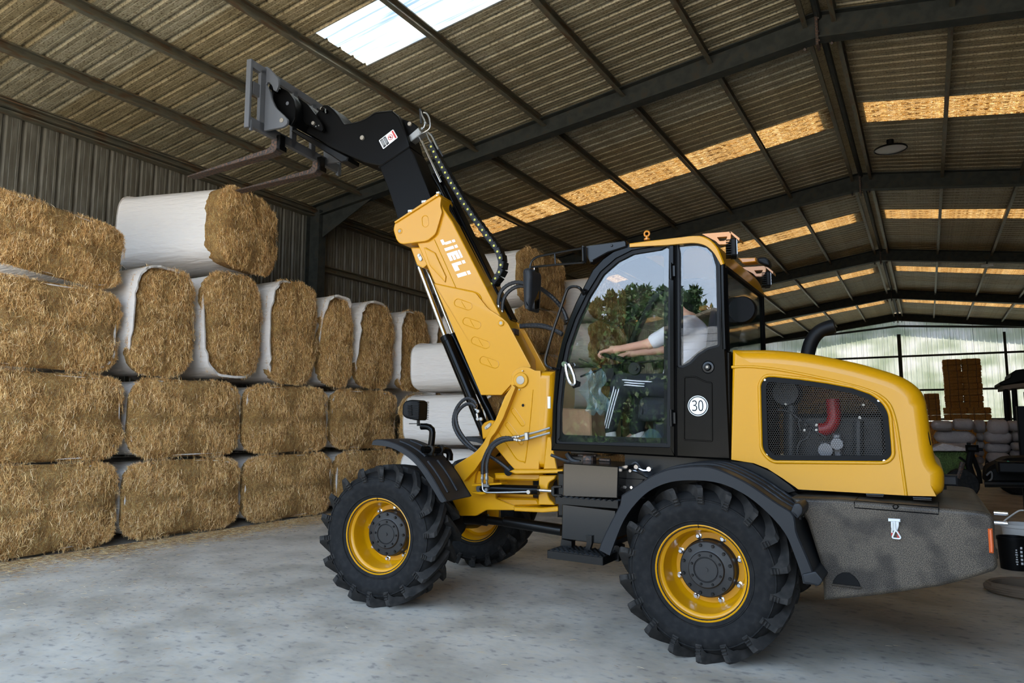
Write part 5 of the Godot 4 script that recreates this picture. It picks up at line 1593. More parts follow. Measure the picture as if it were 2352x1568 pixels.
	for q in [Vector3(-0.737, 1.154, 0.800), Vector3(-0.704, 1.152, 0.710)]:
		b = MB.new()
		b.tube([q + Vector3(0, 0, 0.014), q - Vector3(0, 0, 0.014)], 0.034, 14)
		b.box(q - Vector3(0, 0.035, 0), Vector3(0.05, 0.02, 0.03), 0.004)
		lp("pipe_clamp", b, M.black_steel, null, true)
	# head lamp on its stalk
	var hl := lnode("head_lamp", true)
	b = MB.new()
	b.tube([Vector3(-0.742, 1.168, 0.780), Vector3(-0.739, 1.205, 0.780), Vector3(-0.734, 1.246, 0.780), Vector3(-0.732, 1.279, 0.780), Vector3(-0.738, 1.302, 0.780), Vector3(-0.757, 1.318, 0.780), Vector3(-0.785, 1.324, 0.780), Vector3(-0.828, 1.323, 0.780)], 0.024, 14)
	put("lamp_stalk", b, M.black_paint, hl)
	b = MB.new()
	b.tube([Vector3(-0.853, 1.328, 0.780), Vector3(-0.854, 1.374, 0.780)], 0.012, 10)
	b.box([Vector3(-0.876, 1.345, 0.780)][0], Vector3(0.09, 0.006, 0.05), 0.001)
	put("lamp_foot", b, M.black_steel, hl)
	b = MB.new()
	b.ext(G.soft([-0.964, 1.489, -0.942, 1.515, -0.889, 1.526, -0.831, 1.521, -0.812, 1.500, -0.817, 1.370, -0.850, 1.369, -0.940, 1.387, -0.967, 1.413], 0.02), 0.70, 0.84, 0.02, 3)
	put("lamp_body", b, M.dark_plastic, hl)
	for k in 11:
		b = MB.new()
		var u := k / 10.0
		b.ext([-0.055, -0.0025, 0.022, -0.0025, 0.022, 0.0025, -0.055, 0.0025], -0.075, 0.075, 0.001)
		var o := put("cooling_fin", b, M.dark_plastic, hl)
		o.position = [Vector3(-0.832, 1.509, 0.770)][0].lerp([Vector3(-0.835, 1.380, 0.770)][0], u)
	b = MB.new()
	for k in 5: b.ext([-0.006, -0.004, 0.004, -0.004, 0.004, 0.0, -0.006, 0.0], -0.05, 0.05)
	for k in 6: b.box([Vector3(-0.894, 1.480, 0.845)][0].lerp([Vector3(-0.888, 1.411, 0.845)][0], k / 5.0), Vector3(0.035, 0.008, 0.01), 0.002)
	put("lamp_back", b, M.dark_plastic, hl)

# ---- boom --------------------------------------------------------------------------------------------------------------------
func build_boom():
	var b := MB.new()
	b.ext([-1.241, 2.917, -1.147, 3.309, -1.015, 3.323, -0.994, 3.219, -0.895, 3.077, -0.455, 2.255, -0.260, 1.888, -0.252, 1.694, -0.425, 1.579, -0.604, 1.582], -0.17, 0.17, 0.012, 3)
	var boom := lp("boom", b, M.yellow_paint, null, true)
	var cheek := G.soft([-1.060, 2.545, -0.663, 2.438, -0.616, 2.381, -0.546, 2.294, -0.467, 2.244, -0.413, 2.205, -0.371, 2.169, -0.162, 1.793, -0.202, 1.778, -0.289, 1.748, -0.347, 1.652, -0.423, 1.576, -0.607, 1.579], [0.005, 0.03, 0.03, 0.03, 0.02, 0.02, 0.03, 0.02, 0.0, 0.0, 0.0, 0.0, 0.0])
	for s in [[0.165, 0.192], [-0.192, -0.165]]:
		b = MB.new()
		b.ext(cheek, s[0], s[1], 0.006, 2)
		put("boom_cheek", b, M.yellow_paint, boom)
	b = MB.new()
	b.ext(G.soft([-1.454, 3.118, -1.023, 3.330, -0.991, 3.295, -1.001, 3.220, -0.982, 3.167, -1.044, 2.973, -1.125, 2.922, -1.351, 2.917, -1.403, 2.925, -1.437, 2.965, -1.472, 3.061], [0.008, 0.02, 0.01, 0.02, 0.02, 0.03, 0.03, 0.03, 0.03, 0.02, 0.03]), -0.20, 0.20, 0.008, 2)
	put("boom_collar", b, M.yellow_paint, boom)
	b = MB.new()
	b.ext([-1.453, 3.126, -1.023, 3.333, -1.004, 3.324, -1.004, 3.312, -1.445, 3.111], -0.215, 0.215, 0.004)
	put("collar_flange", b, M.yellow_paint, boom)
	b = MB.new()
	var cp: Vector3 = [Vector3(-1.400, 3.037, 0.200)][0]
	b.lathe([[0.0, 0.0], [0.024, 0.0], [0.024, 0.004], [0.018, 0.006], [0.0, 0.006]], Transform3D(Basis(), cp), 28)
	b.tube(outline3(G.slot(Vector2([-1.149, 3.121][0], [-1.149, 3.121][1]), Vector2([-1.143, 3.078][0], [-1.143, 3.078][1]), 0.030), 0.20), 0.0035, 5)
	for q in [[585, 905, 616, 918], [650, 1046, 680, 1058], [714, 1190, 746, 1203], [780, 1340, 812, 1353]]: pass
	b.tube(G.curve([Vector3(-1.059, 2.545, 0.171), Vector3(-0.857, 2.491, 0.171), Vector3(-0.662, 2.438, 0.171), Vector3(-0.615, 2.380, 0.171)], 4), 0.006, 5)
	b.tube([Vector3(-1.069, 2.935, 0.171), Vector3(-0.857, 2.496, 0.171)], 0.004, 5)
	put("weld_bead", b, M.yellow_paint, boom, 60)
	for q in [[-0.826, 2.361, -0.726, 2.324], [-0.745, 2.198, -0.644, 2.161], [-0.665, 2.032, -0.562, 1.993], [-0.586, 1.865, -0.480, 1.829]]:
		b = MB.new()
		var a := Vector2(q[0], q[1]); var c := Vector2(q[2], q[3])
		b.tube(outline3(G.slot(a, c, 0.033), 0.192), 0.004, 5)
		b.tube([G.v3(a.lerp(c, 0.45) + Vector2(-0.012, 0.028), 0.192), G.v3(a.lerp(c, 0.5), 0.192), G.v3(a.lerp(c, 0.6) + Vector2(0.012, -0.028), 0.192)], 0.003, 5)
		put("plug_weld", b, M.yellow_paint, boom, 60)
	b = MB.new()
	b.disc(cp + Vector3(0, 0, 0.005), Vector3.BACK, 0.015, 0.004)
	var bp: Vector3 = [Vector3(-0.425, 2.165, 0.192)][0]
	b.disc(bp + Vector3(0, 0, 0.010), Vector3.BACK, 0.014, 0.004)
	put("pin_end", b, M.pin_steel, boom)
	b = MB.new()
	b.lathe([[0.0, 0.0], [0.026, 0.0], [0.026, 0.008], [0.021, 0.012], [0.0, 0.012]], Transform3D(Basis(), bp), 28)
	put("pin_boss", b, M.yellow_paint, boom)
	b = MB.new()
	for q in [Vector3(-1.334, 3.231, 0.120), Vector3(-1.197, 3.301, 0.120)]: b.box(q, Vector3(0.05, 0.022, 0.05), 0.006)
	for q in [Vector3(-1.281, 3.200, 0.210), Vector3(-1.147, 3.271, 0.210), Vector3(-1.026, 3.312, 0.210)]: b.bolt(q, Vector3.BACK, 0.007, 0.006)
	for q in [Vector3(-1.035, 3.346, 0.170)]: b.box(q, Vector3(0.03, 0.02, 0.04), 0.005)
	put("wear_pad", b, M.white_plastic, boom)
	# lettering on the side of the boom, skewed letters reading downwards
	var o: Vector3 = [Vector3(-1.012, 2.926, 0.171)][0]
	var ue: Vector3 = [Vector3(-0.825, 2.560, 0.171)][0] - o                           # along the line of writing
	var ve: Vector3 = [Vector3(-0.890, 2.950, 0.171)][0] - o                           # from foot to head of a letter
	var glyphs := [
		["letter_j", [[0.005, 0.0, 0.065, 0.22], [0.065, 0.0, 0.13, 0.22], [0.085, 0.22, 0.145, 0.70], [0.085, 0.78, 0.145, 1.0]]],
		["letter_i", [[0.215, 0.0, 0.285, 0.70], [0.215, 0.78, 0.285, 1.0]]],
		["letter_e", [[0.345, 0.0, 0.420, 0.80], [0.420, 0.0, 0.465, 0.22], [0.420, 0.29, 0.535, 0.48], [0.420, 0.55, 0.535, 0.80], [0.465, 0.0, 0.535, 0.22], [0.345, 0.85, 0.535, 1.0]]],
		["letter_l", [[0.600, 0.0, 0.675, 0.70], [0.600, 0.78, 0.675, 1.0], [0.675, 0.0, 0.790, 0.36]]],
		["letter_i", [[0.860, 0.0, 0.945, 0.70], [0.860, 0.78, 0.945, 1.0]]]]
	for g in glyphs:
		b = MB.new()
		for r in g[1]:
			var c: Array = [o + ue * r[0] + ve * r[1], o + ue * r[2] + ve * r[1], o + ue * r[2] + ve * r[3], o + ue * r[0] + ve * r[3]]
			b.ext([c[0].x, c[0].y, c[1].x, c[1].y, c[2].x, c[2].y, c[3].x, c[3].y], 0.170, 0.1725)
		tag(put(g[0], b, M.white_print, boom), "white printed letter on the boom")
	# lug and gusset that carry the lift cylinder
	b = MB.new()
	b.ext(G.soft([-1.340, 2.905, -1.202, 2.894, -1.193, 2.870, -1.151, 2.746, -1.206, 2.703, -1.271, 2.736], [0.015, 0.02, 0.0, 0.02, 0.015, 0.01]), -0.12, 0.12, 0.01, 2)
	put("cylinder_lug", b, M.yellow_paint, boom)
	b = MB.new()
	b.ext([-1.172, 2.874, -1.148, 2.872, -1.055, 2.816, -0.947, 2.599, -0.955, 2.547, -1.110, 2.706], 0.12, 0.186, 0.012, 2)
	b.xf.origin.z = -0.306
	b.ext([-1.172, 2.874, -1.148, 2.872, -1.055, 2.816, -0.947, 2.599, -0.955, 2.547, -1.110, 2.706], 0.12, 0.186, 0.012, 2)
	b.xf = Transform3D()
	put("lug_gusset", b, M.yellow_paint, boom)
	b = MB.new()
	b.ext(G.slot(Vector2([-1.248, 2.821][0], [-1.248, 2.821][1]), Vector2([-1.227, 2.784][0], [-1.227, 2.784][1]), 0.016), 0.12, 0.127, 0.002)
	for q in [Vector3(-1.244, 2.819, 0.127), Vector3(-1.222, 2.782, 0.127)]: b.bolt(q, Vector3.BACK, 0.010, 0.007)
	put("pin_keeper", b, M.steel, boom)
	b = MB.new()
	b.ext([-1.430, 2.974, -1.347, 2.966, -1.346, 2.929, -1.408, 2.935], -0.12, 0.10)
	put("lug_block", b, M.black_steel, boom)
	# lift cylinders
	for c in [[[Vector3(-1.286, 2.756, 0.070), Vector3(-1.006, 2.095, 0.070)], [Vector3(-1.009, 2.098, 0.070), Vector3(-0.642, 1.396, 0.070), Vector3(-0.525, 1.068, 0.070)], 0.022, 0.047], [[Vector3(-1.261, 2.758, -0.020), Vector3(-0.976, 2.116, -0.020)], [Vector3(-0.983, 2.124, -0.020), Vector3(-0.560, 1.319, -0.020)], 0.015, 0.036]]:
		var cy := lnode("lift_cylinder", true)
		b = MB.new()
		b.tube(c[0], c[2], 20)
		put("rod", b, M.chrome, cy)
		b = MB.new()
		var d: Vector3 = (c[1][1] - c[1][0]).normalized()
		b.tube([c[1][0], c[1][0] + d * 0.006, c[1][0] + d * 0.05, c[1][0] + d * 0.052, c[1][c[1].size() - 1]], [c[3] * 0.94, c[3] * 1.05, c[3] * 1.05, c[3], c[3]], 28)
		put("barrel", b, M.black_paint, cy)
		b = MB.new()
		var rd: Vector3 = (c[0][1] - c[0][0]).normalized()
		b.tube([c[0][0] - rd * 0.01, c[0][0] + rd * 0.03], c[2] * 1.25, 14)
		put("rod_eye", b, M.black_steel, cy)
	# black inner boom
	b = MB.new()
	b.ext([-1.677, 3.698, -1.369, 3.844, -1.310, 3.751, -1.100, 3.255, -1.453, 3.130, -1.559, 3.421], -0.13, 0.13, 0.012, 2)
	var ib := lp("inner_boom", b, M.boom_black, null, true)
	b = MB.new()
	b.ext([-1.687, 3.690, -1.363, 3.835, -1.350, 3.822, -1.676, 3.675], -0.135, 0.135, 0.003)
	put("weld_seam", b, M.black_paint, ib)
	# rails and telescope cylinder on the boom's back
	b = MB.new()
	b.ext([-1.168, 3.566, -1.117, 3.584, -0.420, 2.228, -0.457, 2.196], -0.16, -0.02, 0.008)
	lp("boom_rail", b, M.black_paint, null, true)
	b = MB.new()
	b.tube([Vector3(-1.177, 3.582, 0.020), Vector3(-1.104, 3.458, 0.020), Vector3(-0.477, 2.238, 0.020)], 0.021, 14)
	var tc := lp("telescope_cylinder", b, M.black_paint, null, true)
	b = MB.new()
	b.tube([Vector3(-1.325, 3.963, 0.020), Vector3(-1.092, 3.497, 0.020)], 0.011, 14)
	put("rod", b, M.chrome, tc)
	b = MB.new()
	b.ext([-1.426, 3.956, -1.305, 4.032, -1.269, 3.968, -1.393, 3.902], -0.02, 0.07, 0.006)
	lp("valve_block", b, M.steel, null, true)
	b = MB.new()
	for h in [[Vector3(-1.297, 3.984, 0.030), Vector3(-1.252, 3.996, 0.030), Vector3(-1.208, 4.026, 0.030), Vector3(-1.212, 4.103, 0.030), Vector3(-1.244, 4.166, 0.030), Vector3(-1.276, 4.181, 0.030)], [Vector3(-1.296, 4.033, 0.000), Vector3(-1.276, 4.097, 0.000), Vector3(-1.308, 4.170, 0.000), Vector3(-1.330, 4.236, 0.000)], [Vector3(-1.274, 4.020, 0.000), Vector3(-1.211, 3.963, 0.000), Vector3(-1.169, 3.880, 0.000), Vector3(-1.137, 3.819, 0.000)], [Vector3(-1.291, 4.025, -0.030), Vector3(-1.248, 3.941, -0.030), Vector3(-1.211, 3.888, -0.030)]]:
		b.tube(G.curve(h, 4), 0.007, 8)
	for q in [Vector3(-1.267, 4.014, 0.050), Vector3(-1.237, 4.061, 0.050), Vector3(-1.287, 3.975, 0.050)]: b.disc(q, Vector3.BACK, 0.012, 0.02, 10)
	lp("boom_pipe", b, M.steel, null, true)
	b = MB.new()
	b.tube(G.curve([Vector3(-1.315, 4.094, 0.000), Vector3(-1.321, 4.152, 0.000), Vector3(-1.330, 4.236, 0.000)], 4), 0.011, 8)
	b.tube(G.curve([Vector3(-1.228, 4.080, 0.000), Vector3(-1.240, 4.148, 0.000), Vector3(-1.272, 4.192, 0.000), Vector3(-1.293, 4.196, 0.000)], 4), 0.009, 8)
	b.tube(G.curve([Vector3(-1.239, 4.005, -0.050), Vector3(-1.186, 3.901, -0.050), Vector3(-1.143, 3.819, -0.050), Vector3(-1.112, 3.767, -0.050)], 4), 0.008, 6)
	lp("hose", b, M.hose, null, true)
	# cable chain
	var ch := lnode("cable_chain", true)
	var dots: Array = [Vector3(-1.221, 3.867, -0.020), Vector3(-1.194, 3.815, -0.020), Vector3(-1.168, 3.760, -0.020), Vector3(-1.136, 3.706, -0.020), Vector3(-1.105, 3.654, -0.020), Vector3(-1.073, 3.601, -0.020), Vector3(-1.042, 3.547, -0.020), Vector3(-1.012, 3.495, -0.020), Vector3(-0.978, 3.442, -0.020), Vector3(-0.945, 3.389, -0.020), Vector3(-0.915, 3.338, -0.020)]
	dots.append_array([Vector3(-0.880, 3.285, -0.020), Vector3(-0.844, 3.234, -0.020), Vector3(-0.810, 3.182, -0.020), Vector3(-0.774, 3.131, -0.020), Vector3(-0.736, 3.081, -0.020), Vector3(-0.700, 3.031, -0.020), Vector3(-0.662, 2.980, -0.020), Vector3(-0.625, 2.930, -0.020), Vector3(-0.588, 2.879, -0.020), Vector3(-0.555, 2.825, -0.020), Vector3(-0.532, 2.767, -0.020), Vector3(-0.524, 2.704, -0.020), Vector3(-0.539, 2.643, -0.020), Vector3(-0.575, 2.590, -0.020), Vector3(-0.611, 2.546, -0.020)])
	var link := MB.new()
	link.ext(G.soft([-0.034, -0.024, 0.024, -0.024, 0.034, 0.0, 0.024, 0.024, -0.034, 0.024], 0.008), -0.007, 0.0, 0.002)
	var body := MB.new()
	body.ext(G.soft([-0.034, -0.030, 0.026, -0.024, 0.026, 0.024, -0.034, 0.032], 0.004), -0.105, -0.006, 0.003)
	var cap := MB.new()
	cap.lathe([[0.0, 0.0], [0.0105, 0.0], [0.0105, 0.002], [0.008, 0.004], [0.0, 0.004]], Transform3D(), 14)
	var link_m := link.mesh(); var body_m := body.mesh(); var cap_m := cap.mesh()
	for i in dots.size():
		var d: Vector3 = (dots[mini(i + 1, dots.size() - 1)] - dots[maxi(i - 1, 0)]).normalized()
		var t := Transform3D(Basis(d, Vector3.BACK.cross(d), Vector3.BACK), dots[i])
		put("chain_plate", link_m, M.plastic, ch).transform = t
		put("chain_link", body_m, M.dark_plastic, ch).transform = t
		put("link_cap", cap_m, M.cream_mark, ch).transform = t
	# feed hoses from the cab to the boom
	for h in [[Vector3(-0.492, 2.331, 0.100), Vector3(-0.490, 2.383, 0.100), Vector3(-0.470, 2.443, 0.100), Vector3(-0.429, 2.485, 0.100), Vector3(-0.377, 2.508, 0.100), Vector3(-0.321, 2.515, 0.100), Vector3(-0.249, 2.498, 0.100), Vector3(-0.195, 2.491, -0.050), Vector3(-0.144, 2.454, -0.150), Vector3(-0.081, 2.389, -0.200), Vector3(-0.035, 2.309, -0.250), Vector3(-0.004, 2.222, -0.250)], [Vector3(-0.470, 2.289, 0.070), Vector3(-0.466, 2.349, 0.070), Vector3(-0.446, 2.408, 0.070), Vector3(-0.397, 2.458, 0.070), Vector3(-0.333, 2.485, 0.070), Vector3(-0.261, 2.485, 0.070), Vector3(-0.214, 2.497, -0.100), Vector3(-0.154, 2.452, -0.200), Vector3(-0.091, 2.382, -0.250), Vector3(-0.044, 2.301, -0.300), Vector3(-0.012, 2.214, -0.300)], [Vector3(-0.357, 2.162, -0.050), Vector3(-0.277, 2.164, -0.050), Vector3(-0.181, 2.157, -0.050), Vector3(-0.102, 2.138, -0.050), Vector3(-0.024, 2.108, -0.050), Vector3(0.022, 2.083, -0.050)], [Vector3(-0.386, 2.181, -0.120), Vector3(-0.304, 2.183, -0.120), Vector3(-0.191, 2.176, -0.120), Vector3(-0.111, 2.150, -0.120), Vector3(-0.048, 2.113, -0.120), Vector3(-0.001, 2.081, -0.120)]]:
		b = MB.new()
		b.tube(G.along(G.curve(h, 8), 0.007), 0.0165, 8, 0.05)
		lp("hose", b, M.hose, null, true)
	b = MB.new()
	b.tube([Vector3(-0.492, 2.342, 0.100), Vector3(-0.494, 2.297, 0.100)], [0.013, 0.013], 8)
	b.tube([Vector3(-0.470, 2.307, 0.070), Vector3(-0.478, 2.247, 0.070)], [0.014, 0.012], 8)
	b.disc([Vector3(-0.499, 2.292, 0.100)][0], Vector3.BACK, 0.019, 0.03, 14)
	b.tube([Vector3(-0.492, 2.312, 0.100), Vector3(-0.499, 2.292, 0.100)], 0.012, 8)
	lp("hose_fitting", b, M.steel, null, true)
	b = MB.new()
	b.ext(G.soft([-0.514, 2.258, -0.426, 2.216, -0.198, 1.806, -0.190, 1.767, -0.368, 1.972, -0.468, 2.124], 0.01), -0.30, -0.20, 0.005)
	put("far_cheek", b, M.yellow_paint, boom)
	b = MB.new()
	b.box([Vector3(-0.378, 2.109, 0.020)][0], Vector3(0.04, 0.05, 0.12), 0.01)
	put("hose_clamp", b, M.rusty_steel, boom)

# ---- head, coupler, carriage and forks ---------------------------------------------------------------------------------------------
func build_head():
	var b := MB.new()
	var neck := G.soft([-1.551, 4.208, -1.480, 4.140, -1.401, 3.966, -1.359, 3.837, -1.606, 3.692, -1.684, 3.699, -1.837, 3.750, -2.005, 3.837, -2.236, 3.964, -2.415, 4.091, -2.536, 4.160, -2.355, 4.378, -2.321, 4.400, -2.268, 4.385, -2.209, 4.337, -2.143, 4.261, -2.074, 4.159, -1.903, 4.162, -1.794, 4.195, -1.729, 4.219], [0.02, 0.02, 0.0, 0.0, 0.0, 0.03, 0.03, 0.02, 0.0, 0.0, 0.02, 0.02, 0.02, 0.02, 0.02, 0.02, 0.03, 0.02, 0.02, 0.02])
	b.ext(neck, -0.13, 0.13, 0.014, 2)
	var head := lp("boom_head", b, M.boom_black, null, true)
	b = MB.new()
	b.tube(G.curve([Vector3(-2.066, 4.153, 0.131), Vector3(-1.896, 4.157, 0.131), Vector3(-1.786, 4.189, 0.131), Vector3(-1.722, 4.213, 0.131), Vector3(-1.544, 4.199, 0.131)], 4), 0.006, 5)
	put("weld_bead", b, M.boom_black, head, 60)
	b = MB.new()
	b.ext([-1.501, 4.154, -1.367, 4.088, -1.314, 4.032, -1.407, 3.961, -1.450, 3.996], -0.06, 0.06, 0.006)
	put("rod_lug", b, M.boom_black, head)
	for q in [[[Vector3(-1.861, 3.991, 0.130)][0], 0.022], [[Vector3(-1.396, 4.076, 0.060)][0], 0.02], [[Vector3(-2.329, 4.352, 0.135)][0], 0.015], [[Vector3(-2.371, 4.188, 0.200)][0], 0.018]]:
		b = MB.new()
		b.disc(q[0], Vector3.BACK, q[1], 0.018, 24)
		put("pin", b, M.pin_steel, head)
	b = MB.new()
	for q in [Vector3(-2.344, 4.154, 0.200), Vector3(-2.312, 4.158, 0.200), Vector3(-2.240, 4.305, 0.200), Vector3(-2.236, 4.274, 0.200), Vector3(-2.240, 4.290, 0.200)]: b.bolt(q, Vector3.BACK, 0.007, 0.006)
	put("pin_bolts", b, M.steel, head).set_meta("kind", "stuff")
	# warning plate: white print with a red top and black notes
	var wp := [Vector2([-1.685, 3.940][0], [-1.685, 3.940][1]), Vector2([-1.533, 4.023][0], [-1.533, 4.023][1]), Vector2([-1.482, 3.937][0], [-1.482, 3.937][1]), Vector2([-1.635, 3.849][0], [-1.635, 3.849][1])]
	b = MB.new()
	b.ext(G.soft([wp[0].x, wp[0].y, wp[1].x, wp[1].y, wp[2].x, wp[2].y, wp[3].x, wp[3].y], 0.01), 0.130, 0.1325)
	var sg := lp("warning_plate", b, M.white_print, head, true)
	sg.transform = Transform3D()
	tag(sg, "white warning plate with a red ban sign and black notes")
	var at := func(u: float, v: float) -> Vector2: return wp[0].lerp(wp[1], u).lerp(wp[3].lerp(wp[2], u), v)
	var quad_of := func(u0: float, u1: float, v0: float, v1: float) -> Array:
		var a: Vector2 = at.call(u0, v0); var c: Vector2 = at.call(u1, v0); var d: Vector2 = at.call(u1, v1); var e: Vector2 = at.call(u0, v1)
		return [a.x, a.y, c.x, c.y, d.x, d.y, e.x, e.y]
	b = MB.new()
	b.ext(quad_of.call(0.86, 0.95, 0.08, 0.92), 0.1325, 0.1332)
	var ring_ := []
	for k in 21:
		var q: Vector2 = at.call(0.66 + cos(TAU * k / 20) * 0.14, 0.5 + sin(TAU * k / 20) * 0.24)
		ring_.append(G.v3(q, 0.133))
	b.tube(ring_, 0.003, 4)
	b.tube([ring_[2], ring_[12]], 0.003, 4)
	put("red_print", b, M.red_print, sg)
	b = MB.new()
	b.ext(quad_of.call(0.06, 0.24, 0.08, 0.92), 0.1325, 0.1332)
	b.ext(quad_of.call(0.27, 0.44, 0.08, 0.92), 0.1325, 0.1332)
	b.ext(quad_of.call(0.62, 0.69, 0.38, 0.60), 0.1325, 0.1331)
	put("black_print", b, M.black_print, sg)
	b = MB.new()
	for k in 5: b.ext(quad_of.call(0.085 + 0.03 * k, 0.094 + 0.03 * k, 0.16, 0.84 - 0.08 * (k % 3)), 0.1332, 0.1336)
	for k in 4: b.ext(quad_of.call(0.295 + 0.032 * k, 0.304 + 0.032 * k, 0.16, 0.84 - 0.1 * (k % 2)), 0.1332, 0.1336)
	put("note_lines", b, M.white_print, sg)
	# tilt links and coupler
	for s in [1, -1]:
		b = MB.new()
		b.ext(G.soft([-2.605, 4.499, -2.556, 4.475, -2.459, 4.402, -2.276, 4.172, -2.262, 4.121, -2.284, 4.095, -2.355, 4.136, -2.584, 4.278, -2.612, 4.389], [0.02, 0.01, 0.03, 0.03, 0.02, 0.03, 0.02, 0.02, 0.02]), 0.16 * s, 0.2 * s, 0.006)
		put("tilt_link", b, M.boom_black, head)
		b = MB.new()
		b.ext(G.soft([-2.781, 4.592, -2.731, 4.553, -2.665, 4.540, -2.544, 4.463, -2.482, 4.378, -2.458, 4.295, -2.462, 4.179, -2.506, 4.117, -2.578, 4.178, -2.653, 4.270, -2.711, 4.369, -2.740, 4.484], [0.01, 0.01, 0.02, 0.03, 0.02, 0.02, 0.02, 0.03, 0.03, 0.03, 0.02, 0.02]), 0.33 * s, 0.37 * s, 0.006)
		put("coupler_plate", b, M.boom_black, head)
	b = MB.new()
	b.ext([-2.691, 4.548, -2.569, 4.476, -2.507, 4.395, -2.487, 4.195, -2.520, 4.141, -2.630, 4.248, -2.696, 4.389], -0.33, 0.33, 0.01)
	put("coupler_body", b, M.boom_black, head)
	b = MB.new()
	b.tube([[Vector3(-2.658, 4.490, 0.470)][0], [Vector3(-2.658, 4.490, 0.470)][0] - Vector3(0, 0, 0.94)], 0.03, 14)
	b.tube([[Vector3(-2.279, 4.316, 0.200)][0] - Vector3(0, 0, 0.4), [Vector3(-2.279, 4.316, 0.200)][0]], 0.02, 14)
	put("cross_tube", b, M.black_paint, head)
	b = MB.new()
	b.disc([Vector3(-2.548, 4.347, 0.372)][0], Vector3.BACK, 0.018, 0.004, 20)
	put("coupler_hole", b, M.grey_paint, head)
	b = MB.new()
	b.ext([-2.741, 4.218, -2.674, 4.226, -2.042, 3.849, -2.052, 3.812, -2.120, 3.802, -2.237, 3.887], -0.10, 0.10, 0.01)
	put("tilt_cylinder", b, M.black_steel, head)
	# fork carriage: rails across, uprights, hook plates
	var car := lnode("fork_carriage", true)
	var x := -2.735
	for r in [[4.635, 0.07], [4.36, 0.05], [4.085, 0.085]]:
		b = MB.new()
		b.box(Vector3(x, r[0], -0.01), Vector3(0.045, r[1], 1.36), 0.004)
		if r[0] == 4.36: b = MB.new(); b.box(Vector3(x, 4.42, -0.01), Vector3(0.03, 0.12, 1.30), 0.004)
		put("cross_rail", b, M.grey_paint, car)
	for z in [0.68, -0.70]:
		b = MB.new()
		b.box(Vector3(x, 4.345, z), Vector3(0.055, 0.65, 0.03), 0.004)
		put("end_upright", b, M.grey_paint, car)
	for z in [0.52, 0.06, -0.24, -0.55]:
		b = MB.new()
		b.box(Vector3(x + 0.005, 4.345, z), Vector3(0.035, 0.58, 0.07), 0.004)
		put("upright", b, M.grey_paint, car)
	for s in [1, -1]:
		b = MB.new()
		b.ext(G.soft([-2.795, 4.686, -2.712, 4.695, -2.675, 4.665, -2.603, 4.582, -2.572, 4.547, -2.566, 4.482, -2.594, 4.426, -2.622, 4.441, -2.640, 4.486, -2.669, 4.526, -2.701, 4.535, -2.712, 4.514, -2.670, 4.452, -2.646, 4.369, -2.589, 4.266, -2.492, 4.178, -2.446, 4.130, -2.448, 4.087, -2.493, 4.063, -2.732, 4.063, -2.753, 4.083, -2.762, 4.449, -2.749, 4.550, -2.757, 4.597], [0.005, 0.01, 0.01, 0.02, 0.01, 0.02, 0.01, 0.01, 0.01, 0.02, 0.01, 0.01, 0.02, 0.03, 0.03, 0.03, 0.02, 0.02, 0.03, 0.01, 0.01, 0.0, 0.02, 0.01]), 0.47 * s - 0.015, 0.47 * s + 0.015, 0.004)
		var hp := put("hook_plate", b, M.grey_paint, car)
		b = MB.new()
		b.disc([Vector3(-2.510, 4.128, 0.470)][0] + Vector3(0, 0, 0.015 - (0.94 if s < 0 else 0.0)), Vector3.BACK, 0.022, 0.008, 24)
		put("lock_pin", b, M.pin_steel, hp)
	for q in [[0.27, [Vector3(-3.815, 3.825, 0.270)][0]], [-0.35, [Vector3(-3.784, 3.863, -0.350)][0]]]:
		var z: float = q[0]
		var tip: Vector3 = q[1]
		var fk := lnode("fork", true)
		b = MB.new()
		b.ext(G.soft([x - 0.03, 4.05, x + 0.03, 4.05, x + 0.035, 3.955, x + 0.0, 3.915, tip.x, tip.y - 0.006, tip.x - 0.01, tip.y + 0.003, x - 0.07, 3.962, x - 0.035, 3.99], [0.0, 0.0, 0.02, 0.03, 0.0, 0.0, 0.02, 0.02]), z - 0.055, z + 0.055, 0.005)
		put("tine", b, M.rusty_steel, fk)
		b = MB.new()
		b.box(Vector3(x + 0.03, 4.03, z), Vector3(0.06, 0.12, 0.09), 0.01)
		b.box(Vector3(x + 0.035, 3.965, z - 0.01), Vector3(0.05, 0.05, 0.12), 0.01)
		put("fork_hook", b, M.black_steel, fk)
	b = MB.new()
	for z in [0.68, -0.7]: b.box(Vector3(x + 0.02, 4.05, z * 0.96), Vector3(0.02, 0.1, 0.03), 0.003)
	put("end_stop", b, M.grey_paint, car)

